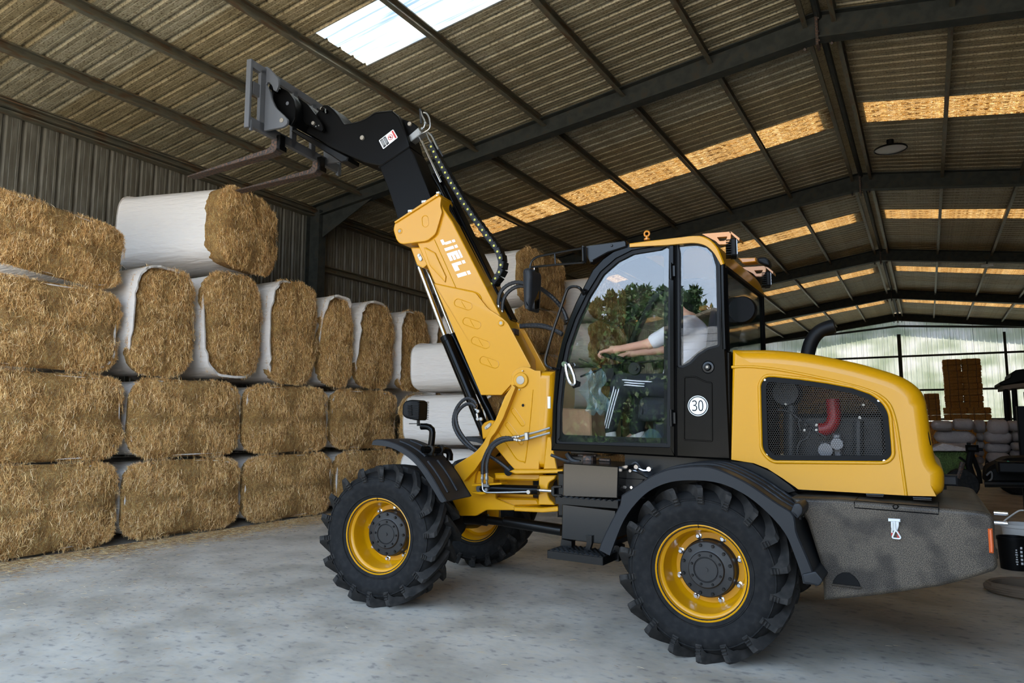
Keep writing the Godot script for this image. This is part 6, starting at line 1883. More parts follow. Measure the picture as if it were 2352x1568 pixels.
# ---- driver ----------------------------------------------------------------------------------------------------------------------
func smooth_body(bones: Array, cell: float, blend: float) -> MB:             # bones: [a, b, radius a, radius b]; one skin over all of them
	var lo := Vector3.INF; var hi := -Vector3.INF
	for q in bones:
		for e in [0, 1]:
			var r: float = q[2 + e] + 0.05
			lo = lo.min(q[e] - Vector3.ONE * r); hi = hi.max(q[e] + Vector3.ONE * r)
	var n := Vector3i(((hi - lo) / cell).ceil()) + Vector3i.ONE * 2
	var f := PackedFloat32Array()
	f.resize(n.x * n.y * n.z)
	f.fill(1.0)
	var sx := n.y * n.z; var sy := n.z
	for q in bones:
		var a: Vector3 = q[0]; var b: Vector3 = q[1]
		var m := maxf(q[2], q[3]) + blend + cell * 2
		var i0 := Vector3i(((a.min(b) - Vector3.ONE * m - lo) / cell).floor()).clamp(Vector3i.ZERO, n - Vector3i.ONE)
		var i1 := Vector3i(((a.max(b) + Vector3.ONE * m - lo) / cell).ceil()).clamp(Vector3i.ZERO, n - Vector3i.ONE)
		var ab := b - a
		var l2 := maxf(ab.length_squared(), 1e-9)
		for i in range(i0.x, i1.x + 1):
			for j in range(i0.y, i1.y + 1):
				for k in range(i0.z, i1.z + 1):
					var p := lo + Vector3(i, j, k) * cell
					var t := clampf((p - a).dot(ab) / l2, 0, 1)
					var d: float = p.distance_to(a + ab * t) - lerpf(q[2], q[3], t)
					var at := i * sx + j * sy + k
					var o := f[at]
					var h := maxf(blend - absf(o - d), 0.0) / blend
					f[at] = minf(o, d) - h * h * blend * 0.25
	var verts := {}
	var mb := MB.new()
	var corner := [0, 1, sy, sy + 1, sx, sx + 1, sx + sy, sx + sy + 1]
	var off := []
	for c in 8: off.append(Vector3((c >> 2) & 1, (c >> 1) & 1, c & 1))
	for i in n.x - 1:
		for j in n.y - 1:
			for k in n.z - 1:
				var at := i * sx + j * sy + k
				var inside := 0
				for c in 8:
					if f[at + corner[c]] < 0: inside += 1
				if inside == 0 or inside == 8: continue
				var s := Vector3.ZERO; var cnt := 0
				for e in [[0, 1], [2, 3], [4, 5], [6, 7], [0, 2], [1, 3], [4, 6], [5, 7], [0, 4], [1, 5], [2, 6], [3, 7]]:
					var u := f[at + corner[e[0]]]; var v := f[at + corner[e[1]]]
					if (u < 0) != (v < 0):
						s += off[e[0]].lerp(off[e[1]], u / (u - v)); cnt += 1
				verts[at] = lo + (Vector3(i, j, k) + s / cnt) * cell
	for at in verts:
		for ax in [[sx, sy, 1], [sy, 1, sx], [1, sx, sy]]:
			var u := f[at]; var v := f[at + ax[0]]
			if (u < 0) == (v < 0): continue
			var b1: int = at - ax[1]; var b2: int = at - ax[2]; var b3: int = at - ax[1] - ax[2]
			if not (verts.has(b1) and verts.has(b2) and verts.has(b3)): continue
			if u < 0: mb.quad(verts[at], verts[b2], verts[b3], verts[b1])
			else: mb.quad(verts[at], verts[b1], verts[b3], verts[b2])
	mb.fix(0)
	return mb

func build_driver():
	var p := thing("person", "person in a pale shirt and dark striped trousers seated at the wheel inside the cab", "person", Vector3(-1.6, 1.53, -5.37))
	var o := p.position
	var hip := Vector3(-1.60, 1.63, -5.37)
	var chest := Vector3(-1.50, 1.98, -5.37)
	var neck := Vector3(-1.52, 2.14, -5.37)
	var sk := [[hip, chest, 0.11, 0.12], [chest, neck, 0.07, 0.052], [neck, neck + Vector3(-0.03, 0.06, 0), 0.05, 0.05]]
	var hd := [[Vector3(-1.555, 2.305, -5.37), Vector3(-1.565, 2.27, -5.37), 0.092, 0.086], [Vector3(-1.60, 2.22, -5.37), Vector3(-1.62, 2.20, -5.37), 0.058, 0.045], [Vector3(-1.655, 2.275, -5.37), Vector3(-1.672, 2.255, -5.37), 0.010, 0.014], [Vector3(-1.64, 2.215, -5.37), Vector3(-1.655, 2.215, -5.37), 0.02, 0.012], [Vector3(-1.54, 2.27, -5.285), Vector3(-1.54, 2.25, -5.282), 0.016, 0.012], [Vector3(-1.54, 2.27, -5.455), Vector3(-1.54, 2.25, -5.458), 0.016, 0.012], [Vector3(-1.55, 2.25, -5.37), neck, 0.055, 0.052]]
	var shirt := [[hip + Vector3(0, 0.02, 0), chest, 0.135, 0.14], [chest + Vector3(0, 0.06, 0.12), chest + Vector3(0, 0.06, -0.12), 0.085, 0.085], [chest, neck + Vector3(0, -0.03, 0), 0.12, 0.06]]
	var trousers := [[hip + Vector3(0.02, -0.02, 0.08), hip + Vector3(0.02, -0.02, -0.08), 0.12, 0.12]]
	for s in [1, -1]:
		var hp := Vector3(-1.62, 1.61, -5.37 + 0.10 * s)
		var knee := Vector3(-2.00, 1.645, -5.37 + 0.15 * s) if s > 0 else Vector3(-1.96, 1.63, -5.52)
		var ank := Vector3(-2.125, 1.27, -5.37 + 0.15 * s) if s > 0 else Vector3(-2.0, 1.26, -5.52)
		sk.append_array([[hp, knee, 0.075, 0.05], [knee, ank, 0.05, 0.035], [ank, ank + Vector3(-0.06, -0.04, 0), 0.035, 0.035]])
		trousers.append_array([[hp, knee, 0.105, 0.075], [knee, knee.lerp(ank, 0.9), 0.075, 0.06]])
		var sh := chest + Vector3(-0.01, 0.07, 0.19 * s)
		var el := Vector3(-1.74, 1.93, -5.37 + 0.24 * s)
		var wr := Vector3(-2.03, 1.905, -5.37 + 0.18 * s)
		sk.append_array([[sh, el, 0.045, 0.036], [el, wr, 0.036, 0.025]])
		shirt.append([sh, sh.lerp(el, 0.85), 0.068, 0.056])
		# hand closed on the wheel rim: palm, four fingers with two bends, thumb
		var hand := [[wr, wr + Vector3(-0.03, 0.0, 0), 0.026, 0.03], [wr + Vector3(-0.03, 0, -0.02), wr + Vector3(-0.085, -0.012, -0.024), 0.016, 0.014], [wr + Vector3(-0.03, 0, 0.02), wr + Vector3(-0.085, -0.012, 0.024), 0.016, 0.014]]
		for k in 4:
			var z := -0.033 + 0.022 * k
			var l: float = [0.85, 1.0, 0.95, 0.75][k]
			var r0 := wr + Vector3(-0.085, -0.010, z)
			var r1 := r0 + Vector3(-0.038 * l, -0.008, 0); var r2 := r1 + Vector3(-0.014, -0.026 * l, 0); var r3 := r2 + Vector3(0.016, -0.018 * l, 0)
			hand.append_array([[r0, r1, 0.0095, 0.009], [r1, r2, 0.009, 0.0085], [r2, r3, 0.0085, 0.0075]])
		var th := wr + Vector3(-0.04, -0.008, -0.03 * s)
		hand.append_array([[th, th + Vector3(-0.035, -0.02, -0.018 * s), 0.012, 0.010], [th + Vector3(-0.035, -0.02, -0.018 * s), th + Vector3(-0.06, -0.036, -0.008 * s), 0.010, 0.008]])
		var hm := smooth_body(hand, 0.004, 0.008)
		if s > 0: M["hand_mesh"] = null
		sk.append([wr, wr, 0.024, 0.024])
		hd.append(hm)
	var body := smooth_body(sk, 0.013, 0.03)
	var heads := []
	for q in hd:
		if q is MB: body.t.append_array(q.t)
		else: heads.append(q)
	body.t.append_array(smooth_body(heads, 0.006, 0.02).t)
	M.erase("hand_mesh")
	var bm := put("body", body, M.skin, p, 70)
	bm.position = -o
	put("shirt", smooth_body(shirt, 0.014, 0.05), M.light_cloth, p, 70).position = -o
	put("trousers", smooth_body(trousers, 0.014, 0.04), M.dark_cloth, p, 70).position = -o
	put("hair", smooth_body([[Vector3(-1.545, 2.33, -5.37), Vector3(-1.53, 2.29, -5.37), 0.098, 0.095], [Vector3(-1.50, 2.26, -5.37), Vector3(-1.495, 2.22, -5.37), 0.07, 0.06]], 0.008, 0.03), M.black_print, p, 70).position = -o
	for k in 3:                                                               # three pale stripes down the near leg
		var b := MB.new()
		var dy := 0.018 * (k - 1)
		b.tube(G.curve([Vector3(-1.62, 1.62 + dy, -5.185), Vector3(-1.85, 1.64 + dy, -5.155), Vector3(-1.985 - dy * 0.8, 1.645 + dy, -5.147), Vector3(-2.03 - dy, 1.56 + dy * 0.4, -5.148), Vector3(-2.11 - dy, 1.31, -5.162)], 5), 0.005, 6)
		put("stripe", b, M.white_print, p, 60).position = -o
	for s in [1, -1]:
		var ank := Vector3(-2.125, 1.27, -5.22) if s > 0 else Vector3(-2.0, 1.26, -5.52)
		var sh := smooth_body([[ank + Vector3(0.03, -0.05, 0), ank + Vector3(-0.16, -0.065, 0), 0.045, 0.04], [ank + Vector3(0.02, 0.0, 0), ank + Vector3(0.0, -0.03, 0), 0.05, 0.05]], 0.009, 0.03)
		put("shoe", sh, M.shoe, p, 70).position = -o

# ---- straw bales: pressed straw with a white wrapping round the long side -----------------------------------------------------------
func bale(label: String, group: String, c: Vector3, size: Vector3, turn := Basis(), stalks := 4500, cover := 0.06, back := false, sq := 5.0, rim := Vector2.ZERO):
	var o := thing("straw_bale", label, "bale", Vector3(c.x, c.y - size.y / 2, c.z), group)
	o.basis = turn
	var nz := noise(2.2, FastNoiseLite.TYPE_SIMPLEX_SMOOTH, 3, rng.randi() % 9999)
	var na := 56
	var L := size.x / 2
	var section := func(a: float, k: float) -> Vector2:
		var ca := cos(a); var sa := sin(a)
		return Vector2(signf(sa) * pow(absf(sa), 2.0 / sq) * size.y / 2 * k, signf(ca) * pow(absf(ca), 2.0 / sq) * size.z / 2 * k)
	var mid := size.y / 2
	var shown := func(a: float) -> float:                                     # how far the white edge comes forward at this side of the end
		if rim == Vector2.ZERO: return 0.0
		return pow(clampf(Vector2(sin(a), cos(a)).dot(rim.normalized()) * 1.25, 0.0, 1.0), 1.5)
	var face := func(r: float, a: float, s: float) -> Vector3:                # a point of the bulging straw end
		var q: Vector2 = section.call(a, r * lerpf(1.012, 0.945, shown.call(a)))
		var x := L - 0.07 * pow(r, 7.0) + 0.035 * (1 - r * r)
		var n := nz.get_noise_3d(q.x * 1.6, q.y * 2.6, s * 7.0) * 0.055 + nz.get_noise_3d(q.x * 6.0, q.y * 6.0, s * 3.0) * 0.028
		var flare := 1.0 + nz.get_noise_3d(q.x * 4.0, q.y * 4.0, 9.0) * 0.03 * r
		return Vector3(s * (x + n * (0.4 + 0.6 * r)), mid + q.x * flare, q.y * flare)
	var b := MB.new()
	var ends := [1.0, -1.0] if back else [1.0]
	for s in ends:
		var nr := 12
		var from := b.t.size()
		for i in nr:
			for j in na:
				var a0 := TAU * j / na; var a1 := TAU * (j + 1) / na
				var r0 := float(i) / nr; var r1 := float(i + 1) / nr
				b.quad(face.call(r0, a0, s), face.call(r1, a0, s), face.call(r1, a1, s), face.call(r0, a1, s))
		for j in na:                                                          # the straw runs back under the wrapping
			var a0 := TAU * j / na; var a1 := TAU * (j + 1) / na
			var q0: Vector2 = section.call(a0, 0.95); var q1: Vector2 = section.call(a1, 0.95)
			b.quad(face.call(1.0, a0, s), Vector3(s * (L - cover - 0.1), mid + q0.x, q0.y), Vector3(s * (L - cover - 0.1), mid + q1.x, q1.y), face.call(1.0, a1, s))
	var fl := 0.0
	put("straw", b, M.straw, o, 60)
	b = MB.new()
	var xs := []
	for k in 9: xs.append(lerpf(-L + 0.12, L - cover, k / 8.0))
	var lat := func(x: float, a: float, k: float) -> Vector3:
		var q: Vector2 = section.call(a, k)
		var w := 1.0 + 0.012 * nz.get_noise_3d(x * 3.0, q.x * 3.0, q.y * 3.0)
		return Vector3(x, mid + q.x * w, q.y * w)
	for i in xs.size() - 1:
		for j in na:
			var a0 := TAU * j / na; var a1 := TAU * (j + 1) / na
			b.quad(lat.call(xs[i], a0, 0.972), lat.call(xs[i + 1], a0, 0.972), lat.call(xs[i + 1], a1, 0.972), lat.call(xs[i], a1, 0.972))
	for j in na:                                                               # the edge of the wrapping, folded in a little, uneven
		var pts := []
		for e in 2:
			var a := TAU * (j + e) / na
			var q: Vector2 = section.call(a, 1.0)
			var ex := 0.035 * nz.get_noise_2d(q.x * 5.0, q.y * 5.0) + 0.015
			ex += (cover + 0.012) * shown.call(a)
			pts.append([lat.call(L - cover, a, 0.972), lat.call(L - cover + 0.02 + ex, a, lerpf(0.968, 0.985, shown.call(a))), lat.call(L - cover + 0.015 + ex, a, 0.94), lat.call(L - cover - 0.1, a, 0.94)])
		for k in 3: b.quad(pts[0][k], pts[0][k + 1], pts[1][k + 1], pts[1][k])
	for j in na:
		var a0 := TAU * j / na; var a1 := TAU * (j + 1) / na
		b.tri(lat.call(-L + 0.12, a0, 1.0), Vector3(-L + 0.05, mid, 0), lat.call(-L + 0.12, a1, 1.0))
	put("wrap", b, M.wrap, o, 60)
	if stalks == 0: return
	var where := []; var tints := []
	for k in int(stalks * 1.9):
		var r := sqrt(rng.randf())
		var a := rng.randf() * TAU
		if k % 5 == 0: r = 1.0 - 0.06 * rng.randf()
		var s: float = ends[k % ends.size()]
		var p: Vector3 = face.call(r, a, s)
		var dir := Vector3(0, 0, 1).rotated(Vector3.RIGHT, rng.randf() * TAU if rng.randf() > 0.3 else PI / 2 + rng.randfn(0, 0.4))
		var tilt := absf(rng.randfn(0, 0.28)) * (2.0 if r > 0.93 else 1.0)
		dir = (dir + Vector3(s * tilt, 0, 0)).normalized()
		if r > 0.95: p += Vector3(0, sin(a) * 0.012, cos(a) * 0.012)
		p.x += s * (0.004 + 0.022 * rng.randf() * rng.randf())
		var sc := rng.randf_range(0.35, 1.0)
		where.append(Transform3D(G.basis_z(dir).scaled_local(Vector3(rng.randf_range(0.8, 1.5), 1, 1)) * Basis.from_scale(Vector3.ONE * sc), p))
		tints.append(stalk_tint(1.75))
	copies("loose_stalks", stalk_mesh(), M.stalk, where, tints, o)

func build_bales():
	var xf := -7.36
	var L := 1.7
	var xc := xf - L / 2
	var g := "bales with straw ends facing out of the stack"
	var row := func(label: String, z0: float, z1: float, y0: float, y1: float, n: int, cover := 0.09, dx := 0.0, roll := 0.0, sq := 5.2):
		bale(label, g, Vector3(xc + dx, (y0 + y1) / 2, (z0 + z1) / 2), Vector3(L, y1 - y0 - 0.032, absf(z1 - z0) - 0.045), Basis(Vector3.RIGHT, roll), n, 0.09, false, sq)
	var g0 := ground(xf) + 0.02
	row.call("lying straw bale on the floor, nearest of the bottom row", -3.20, -4.72, g0, 0.965, 7000, 0.12)
	row.call("lying straw bale on the floor, second of the bottom row", -4.76, -6.28, g0, 0.955, 6000, 0.10)
	row.call("lying straw bale on the floor, third of the bottom row, left of the front wheel", -6.32, -7.90, g0, 0.96, 5500, 0.06)
	row.call("lying straw bale on the floor just behind the front wheel", -7.95, -9.36, g0, 0.965, 4500, 0.06)
	row.call("lying straw bale of the second layer, nearest, under the bulging third one", -3.18, -4.73, 0.97, 1.85, 7000, 0.12)
	row.call("lying straw bale of the second layer under the nearest upright bale", -4.78, -6.25, 0.965, 1.86, 6000, 0.03)
	row.call("lying straw bale of the second layer, third along, under the round-topped upright bales", -6.29, -7.77, 0.97, 1.86, 5500, 0.06)
	row.call("lying straw bale of the second layer beside the black head lamp", -7.82, -9.32, 0.975, 1.87, 4500, 0.08)
	row.call("lying straw bale of the third layer, nearest, left of the upright bales", -3.20, -4.64, 1.865, 2.74, 7000, 0.06)
	row.call("tilted straw bale on top of the nearest pile, below the eaves", -3.15, -4.60, 2.79, 3.50, 7000, 0.10, -0.02, -0.10)
	var up := "upright bales in the upper layer"
	var us := [[-4.67, -5.53, 1.875, 3.12, Vector2(0.75, 1.0), "upright straw bale with a broad white rim, first of the upper layer"], [-5.57, -6.52, 1.88, 3.20, Vector2(-0.9, 0.7), "upright straw bale, second of the upper layer, white wrap showing under it"], [-6.54, -7.50, 1.875, 3.29, Vector2(0.25, 1.0), "upright straw bale with a rounded top, third of the upper layer"], [-7.53, -8.23, 1.88, 3.22, Vector2(1.0, 0.3), "narrow upright straw bale, fourth of the upper layer"], [-8.26, -9.20, 1.89, 3.26, Vector2(0.8, 0.8), "upright straw bale, fifth of the upper layer, between two white edges"], [-9.23, -10.15, 1.89, 3.24, Vector2(0.3, 1.0), "upright straw bale, sixth of the upper layer, above the white bale sides"], [-10.2, -11.2, 1.5, 3.25, Vector2(0.3, 1.0), "upright straw bale mostly hidden by the lift cylinder, last of the upper layer"]]
	for u in us:
		bale(u[5], up, Vector3(xc + 0.02, (u[2] + u[3]) / 2, (u[0] + u[1]) / 2), Vector3(L, u[3] - u[2] - 0.02, absf(u[1] - u[0]) - 0.045), Basis(Vector3.RIGHT, 0.0), 4200 if u[0] > -8 else 3000, 0.12, false, 3.4, u[4])
	bale("white wrapped straw bale lying across the tops of the upright bales", "", Vector3(-8.06, 3.75, -5.98), Vector3(1.66, 0.98, 1.16), Basis(Vector3.UP, 0.27), 5000, 0.27, false, 4.0)
	# bales that turn their white sides this way
	var w := "bales showing their white sides behind the boom"
	var cs := [[2.545, 1.80, -6.50, "white bale side behind the lift cylinder, topmost of three"], [1.79, 1.03, -6.62, "white bale side behind the head lamp, middle of three"], [1.02, 0.06, -6.66, "white bale side behind the front fender, lowest of three"]]
	for q in cs:
		bale(q[3], w, Vector3(q[2] + 0.76, (q[0] + q[1]) / 2, -8.98), Vector3(1.5, q[0] - q[1] - 0.02, 1.34), Basis(Vector3.UP, 0.0), 1800, 0.04, q[0] < 2.0, 4.0)
	var ss := [[4.16, 3.235, 0.06, "bale with a ragged straw end, topmost of the stack seen between boom and mirror"], [3.22, 2.50, 0.02, "second bale from the top of the stack seen between boom and mirror"], [2.49, 1.74, -0.03, "third bale from the top of the stack behind the grab rail"], [1.73, 0.93, 0.0, "fourth bale from the top of the stack behind the tower"], [0.92, 0.04, 0.0, "lowest bale of the stack behind the tower"]]
	for q in ss:
		bale(q[3], "bales stacked behind the boom", Vector3(-6.16 + q[2], (q[0] + q[1]) / 2, -10.52), Vector3(1.6, q[0] - q[1] - 0.03, 1.62), Basis(Vector3.UP, 0.03 * q[2] * 10), 3200, 0.12, false, 4.5)
	var ts := [[4.02, 3.2, "white topped bale left of the cab roof, topmost of the rear stack"], [3.19, 2.4, "second bale of the rear stack left of the cab"], [2.39, 1.6, "third bale of the rear stack left of the cab"], [1.59, 0.8, "fourth bale of the rear stack left of the cab"], [0.79, 0.03, "lowest bale of the rear stack left of the cab"]]
	for q in ts:
		bale(q[2], "bales of the rear stack", Vector3(-5.75, (q[0] + q[1]) / 2, -12.5), Vector3(1.6, q[0] - q[1] - 0.03, 1.6), Basis(), 1500, 0.10, false, 4.5)

# ---- far end of the barn, right side -----------------------------------------------------------------------------------------------
func build_back():
	var b := MB.new()
	# small square bales: one tall pile, a low one beside it
	var proto := MB.new()
	var nz := noise(3.0, FastNoiseLite.TYPE_SIMPLEX_SMOOTH, 2, 77)
	var puff := func(p: Vector3) -> Vector3: return p + Vector3(nz.get_noise_3d(p.x * 2, p.y * 2, p.z * 2), nz.get_noise_3d(p.y * 2, p.z * 2, p.x * 2 + 5), nz.get_noise_3d(p.z * 2, p.x * 2 + 9, p.y * 2)) * 0.06
	for f in 6:
		var u := Vector3.ZERO; var v := Vector3.ZERO; var w := Vector3.ZERO
		u[(f / 2 + 1) % 3] = 1; v[(f / 2 + 2) % 3] = 1; w[f / 2] = 1.0 if f % 2 else -1.0
		proto.grid(func(s, t): return puff.call(((w + u * (s * 2 - 1) + v * (t * 2 - 1)) * 0.5).limit_length(0.82) * Vector3(1.0, 1.02, 1.0)), 8, 8)
	var pm := proto.mesh(60)
	var corners := [Vector3(0.655, 3.964, -34.000), Vector3(1.980, 2.013, -34.000), Vector3(0.580, 2.030, -34.000), Vector3(2.210, 1.516, -34.000), Vector3(-0.058, 2.608, -34.000), Vector3(0.494, 1.510, -34.000)]
	var no := 0
	var words := ["topmost", "second", "third", "fourth", "fifth", "sixth", "seventh", "lowest"]
	for pile in [[corners[0], corners[1], 8, 2, "of the tall dark pile by the bright back wall"], [corners[2], corners[3], 2, 2, "of the wide base under the tall dark pile"], [corners[4], corners[5], 5, 1, "of the low pile left of the tall one"]]:
		var a: Vector3 = pile[0]; var c: Vector3 = pile[1]
		for r in pile[2]:
			for k in pile[3]:
				var h: float = (a.y - c.y) / pile[2]
				var wd: float = (c.x - a.x) / pile[3]
				var nth: String = words[r] if pile[2] == 8 else (["upper", "lower"][r] if pile[2] == 2 else ["topmost", "second", "third", "fourth", "lowest"][r])
				var side: String = "" if pile[3] == 1 else [" left-hand", " right-hand"][k]
				var o := thing("square_bale", "%s%s brown square bale %s" % [nth, side, pile[4]], "bale", Vector3(a.x + wd * (k + 0.5) + rng.randf_range(-0.015, 0.015), a.y - h * (r + 1), -34.6), "square bales piled by the back wall")
				var m := put("pressed_straw", pm, M.old_straw, o)
				m.transform = Transform3D(Basis.from_scale(Vector3(wd * 0.945, h * 0.90, 1.1)), Vector3(0, h / 2, 0))
				b = MB.new()
				for x in [-0.22, 0.22]:
					b.tube([Vector3(wd * x, h * 0.02, 0.612), Vector3(wd * x, h * 0.98, 0.612)], 0.008, 4)
				put("twine", b, M.timber, o)
	# support under the piles: pallets of the same kind of bale hidden behind the sacks
	b = MB.new()
	b.box(Vector3((corners[2].x + corners[3].x) / 2, corners[3].y / 2 - 0.03, -34.6), Vector3(corners[3].x - corners[2].x, corners[3].y - 0.01, 1.2), 0.05)
	tag(put("straw_block", b, M.old_straw), "broad straw block carrying the tall dark pile", "bale")
	b = MB.new()
	b.box(Vector3((corners[4].x + corners[5].x) / 2, corners[5].y / 2 - 0.03, -34.6), Vector3(corners[5].x - corners[4].x, corners[5].y - 0.01, 1.2), 0.05)
	tag(put("straw_block", b, M.old_straw), "narrow straw block carrying the low dark pile", "bale")
	# filled sacks, each a cushion with drawn-in ends
	var sack := MB.new()
	sack.grid(func(u, v):
		var a: float = u * TAU; var t: float = v * 2 - 1
		var w := pow(maxf(1.0 - pow(absf(t), 5.0), 0.0), 0.6)
		var x := t * 0.5 + 0.012 * sin(a * 3) * t * t
		var fold := 1.0 + 0.045 * sin(a * 7 + t * 5) * absf(t) + 0.03 * sin(t * 9 + a * 2)
		return Vector3(x, 0.5 * sin(a) * pow(absf(sin(a)), -0.25 if absf(sin(a)) > 0.01 else 0.0) * w * fold, 0.5 * cos(a) * (0.35 + 0.65 * w) * fold), 28, 20)
	var sm := sack.mesh(60)
	var px := [Vector3(0.049, 1.413, -15.000), Vector3(0.393, 1.233, -15.000), Vector3(0.375, 1.447, -15.000), Vector3(0.713, 1.242, -15.000), Vector3(0.697, 1.425, -15.000), Vector3(0.903, 1.188, -15.000), Vector3(0.880, 1.433, -15.000), Vector3(1.202, 1.167, -15.000), Vector3(1.172, 1.410, -15.000), Vector3(1.355, 1.230, -15.000), Vector3(0.082, 1.237, -15.000), Vector3(0.733, 0.995, -15.000), Vector3(0.738, 1.196, -15.000), Vector3(0.853, 1.051, -15.000), Vector3(0.825, 1.233, -15.000), Vector3(1.245, 1.020, -15.000), Vector3(1.224, 1.225, -15.000), Vector3(1.389, 1.044, -15.000), Vector3(0.053, 1.024, -15.000), Vector3(0.713, 0.918, -15.000), Vector3(0.729, 1.059, -15.000), Vector3(0.853, 0.907, -15.000), Vector3(0.832, 1.028, -15.000), Vector3(1.222, 0.850, -15.000), Vector3(1.201, 1.046, -15.000), Vector3(1.380, 0.911, -15.000), Vector3(0.050, 0.905, -15.000), Vector3(0.721, 0.802, -15.000), Vector3(0.728, 0.914, -15.000), Vector3(0.845, 0.780, -15.000), Vector3(0.837, 0.870, -15.000), Vector3(1.193, 0.690, -15.000), Vector3(1.195, 0.912, -15.000), Vector3(1.372, 0.782, -15.000), Vector3(0.712, 0.777, -15.000), Vector3(0.837, 0.654, -15.000), Vector3(0.812, 0.702, -15.000), Vector3(1.183, 0.578, -15.000), Vector3(0.044, 0.788, -15.000), Vector3(0.712, 0.655, -15.000), Vector3(0.673, 0.654, -15.000), Vector3(0.821, 0.545, -15.000)]
	var names := ["top left sack of the white pile", "plump sack second along the top of the white pile", "short sack third along the top of the white pile", "slanting sack with a bright fold on top of the white pile", "last sack on top of the white pile beside the black mast", "long sack under the two top left sacks", "small sack end between the two columns, upper", "sack under the slanting one in the right column", "sack end beside the black mast, second layer", "sack above the green bale in the left column", "small sack end between the two columns, middle", "third sack down in the right column", "sack end beside the black mast, third layer", "sack behind the green bale, fourth layer", "small sack end between the two columns, fourth layer", "fourth sack down in the right column", "sack end beside the black mast, fourth layer", "small sack end between the columns, fifth layer", "lowest sack in view in the right column", "sack behind the green bale near the floor", "lowest sack end between the columns"]
	for i in names.size():
		var p0: Vector3 = px[i * 2]; var p1: Vector3 = px[i * 2 + 1]
		var c := (p0 + p1) / 2
		var s := Vector3(absf(p1.x - p0.x) * 0.99, absf(p0.y - p1.y) * 1.0, 0.56)
		var o := put("sack", sm, M.sack)
		o.transform = Transform3D(Basis(Vector3.BACK, rng.randfn(0, 0.03)) * Basis.from_scale(s), c + Vector3(0, 0, -0.1 * (i % 3) - (0.34 if i in [2, 6, 10, 14, 17, 20] else 0.0)))
		tag(o, "pale " + names[i], "sack", "white sacks piled behind the loader")
	# green bale under a pale sheet
	b = MB.new()
	var ga: Vector3 = [Vector3(0.035, 0.925, -13.200), Vector3(0.552, 0.471, -13.200)][0]; var gb: Vector3 = [Vector3(0.035, 0.925, -13.200), Vector3(0.552, 0.471, -13.200)][1]
	b.box(Vector3((ga.x + gb.x) / 2, (ga.y + ground(ga.x)) / 2, -13.7), Vector3(gb.x - ga.x, ga.y - ground(ga.x), 0.9), 0.06)
	var gbm := thing("grass_bale", "dark green grass bale under a pale sheet in front of the sacks", "bale", Vector3((ga.x + gb.x) / 2, ground(ga.x), -13.7))
	put("pressed_grass", b, M.grass_bale, gbm).position = -gbm.position
	var where := []; var tints := []
	for k in 1500:
		where.append(Transform3D(Basis(Vector3.BACK, rng.randf() * TAU) * Basis(Vector3.UP, PI / 2 + rng.randfn(0, 0.3)), Vector3(rng.randf_range(ga.x, gb.x), rng.randf_range(ground(ga.x), ga.y), -13.24)))
		tints.append(Color(0.10, 0.16, 0.04) * rng.randf_range(0.6, 1.6))
	copies("grass_blades", stalk_mesh(), M.stalk, where, tints, gbm).position = -gbm.position
	b = MB.new()
	b.ext([0.046, 0.979, 0.193, 1.055, 0.555, 0.971, 0.557, 0.943, 0.043, 0.934], -14.1, -13.15, 0.01)
	tag(put("cover_sheet", b, M.sack), "pale sheet folded over the dark green bale", "sheet")
	# hand tiller leaning in front of the green bale
	var ti := thing("tiller", "dark walking tiller with raised handles in front of the green bale", "tiller", Vector3([Vector3(0.452, 0.575, -12.500)][0].x, ground(2.2), -12.5))
	b = MB.new()
	b.tube([Vector3(0.540, 1.004, -12.500), Vector3(0.512, 0.899, -12.500), Vector3(0.483, 0.765, -12.500), Vector3(0.518, 0.596, -12.500), Vector3(0.577, 0.504, -12.500)], 0.045, 8)
	b.tube([Vector3(0.483, 0.765, -12.500), Vector3(0.434, 0.821, -12.500), Vector3(0.371, 0.873, -12.500)], 0.016, 8)
	b.tube([Vector3(0.527, 0.934, -12.600), Vector3(0.568, 0.801, -12.600), Vector3(0.608, 0.650, -12.600), Vector3(0.614, 0.499, -12.600)], 0.03, 8)
	put("frame", b, M.dark_machine, ti).position = -ti.position
	b = MB.new()
	b.box([Vector3(0.538, 0.998, -12.500)][0], Vector3(0.16, 0.10, 0.14), 0.03)
	b.box([Vector3(0.504, 0.992, -12.550)][0], Vector3(0.05, 0.18, 0.05), 0.01)
	b.box([Vector3(0.607, 0.986, -12.500)][0], Vector3(0.12, 0.04, 0.05), 0.01)
	put("handle_head", b, M.dark_machine, ti).position = -ti.position
	b = MB.new()
	b.tube([Vector3(0.410, 0.806, -12.400), Vector3(0.377, 0.692, -12.400), Vector3(0.334, 0.577, -12.400)], 0.035, 8)
	put("red_arm", b, M.rusty_steel, ti).position = -ti.position
	b = MB.new()
	b.disc([Vector3(0.382, 0.497, -12.500)][0], Vector3.BACK, 0.22, 0.12, 20)
	put("wheel", b, M.rubber, ti).position = -ti.position
	# dark machine under sheets at the right edge
	var mc := thing("engine_unit", "low dark machine with a black box lid in front of the sacks", "machine", Vector3(3.2, ground(3.2), -12.0))
	b = MB.new()
	b.ext(G.soft([0.614, 0.572, 0.638, 0.778, 0.777, 0.858, 0.866, 0.911, 1.204, 0.935, 1.181, 0.594], 0.05), -12.2, -11.4, 0.05)
	put("body", b, M.dark_machine, mc).position = -mc.position
	b = MB.new()
	b.box(([Vector3(0.739, 0.828, -11.300), Vector3(1.156, 0.789, -11.300)][0] + [Vector3(0.739, 0.828, -11.300), Vector3(1.156, 0.789, -11.300)][1]) / 2, Vector3(absf([Vector3(0.739, 0.828, -11.300), Vector3(1.156, 0.789, -11.300)][1].x - [Vector3(0.739, 0.828, -11.300), Vector3(1.156, 0.789, -11.300)][0].x), 0.14, 0.5), 0.02)
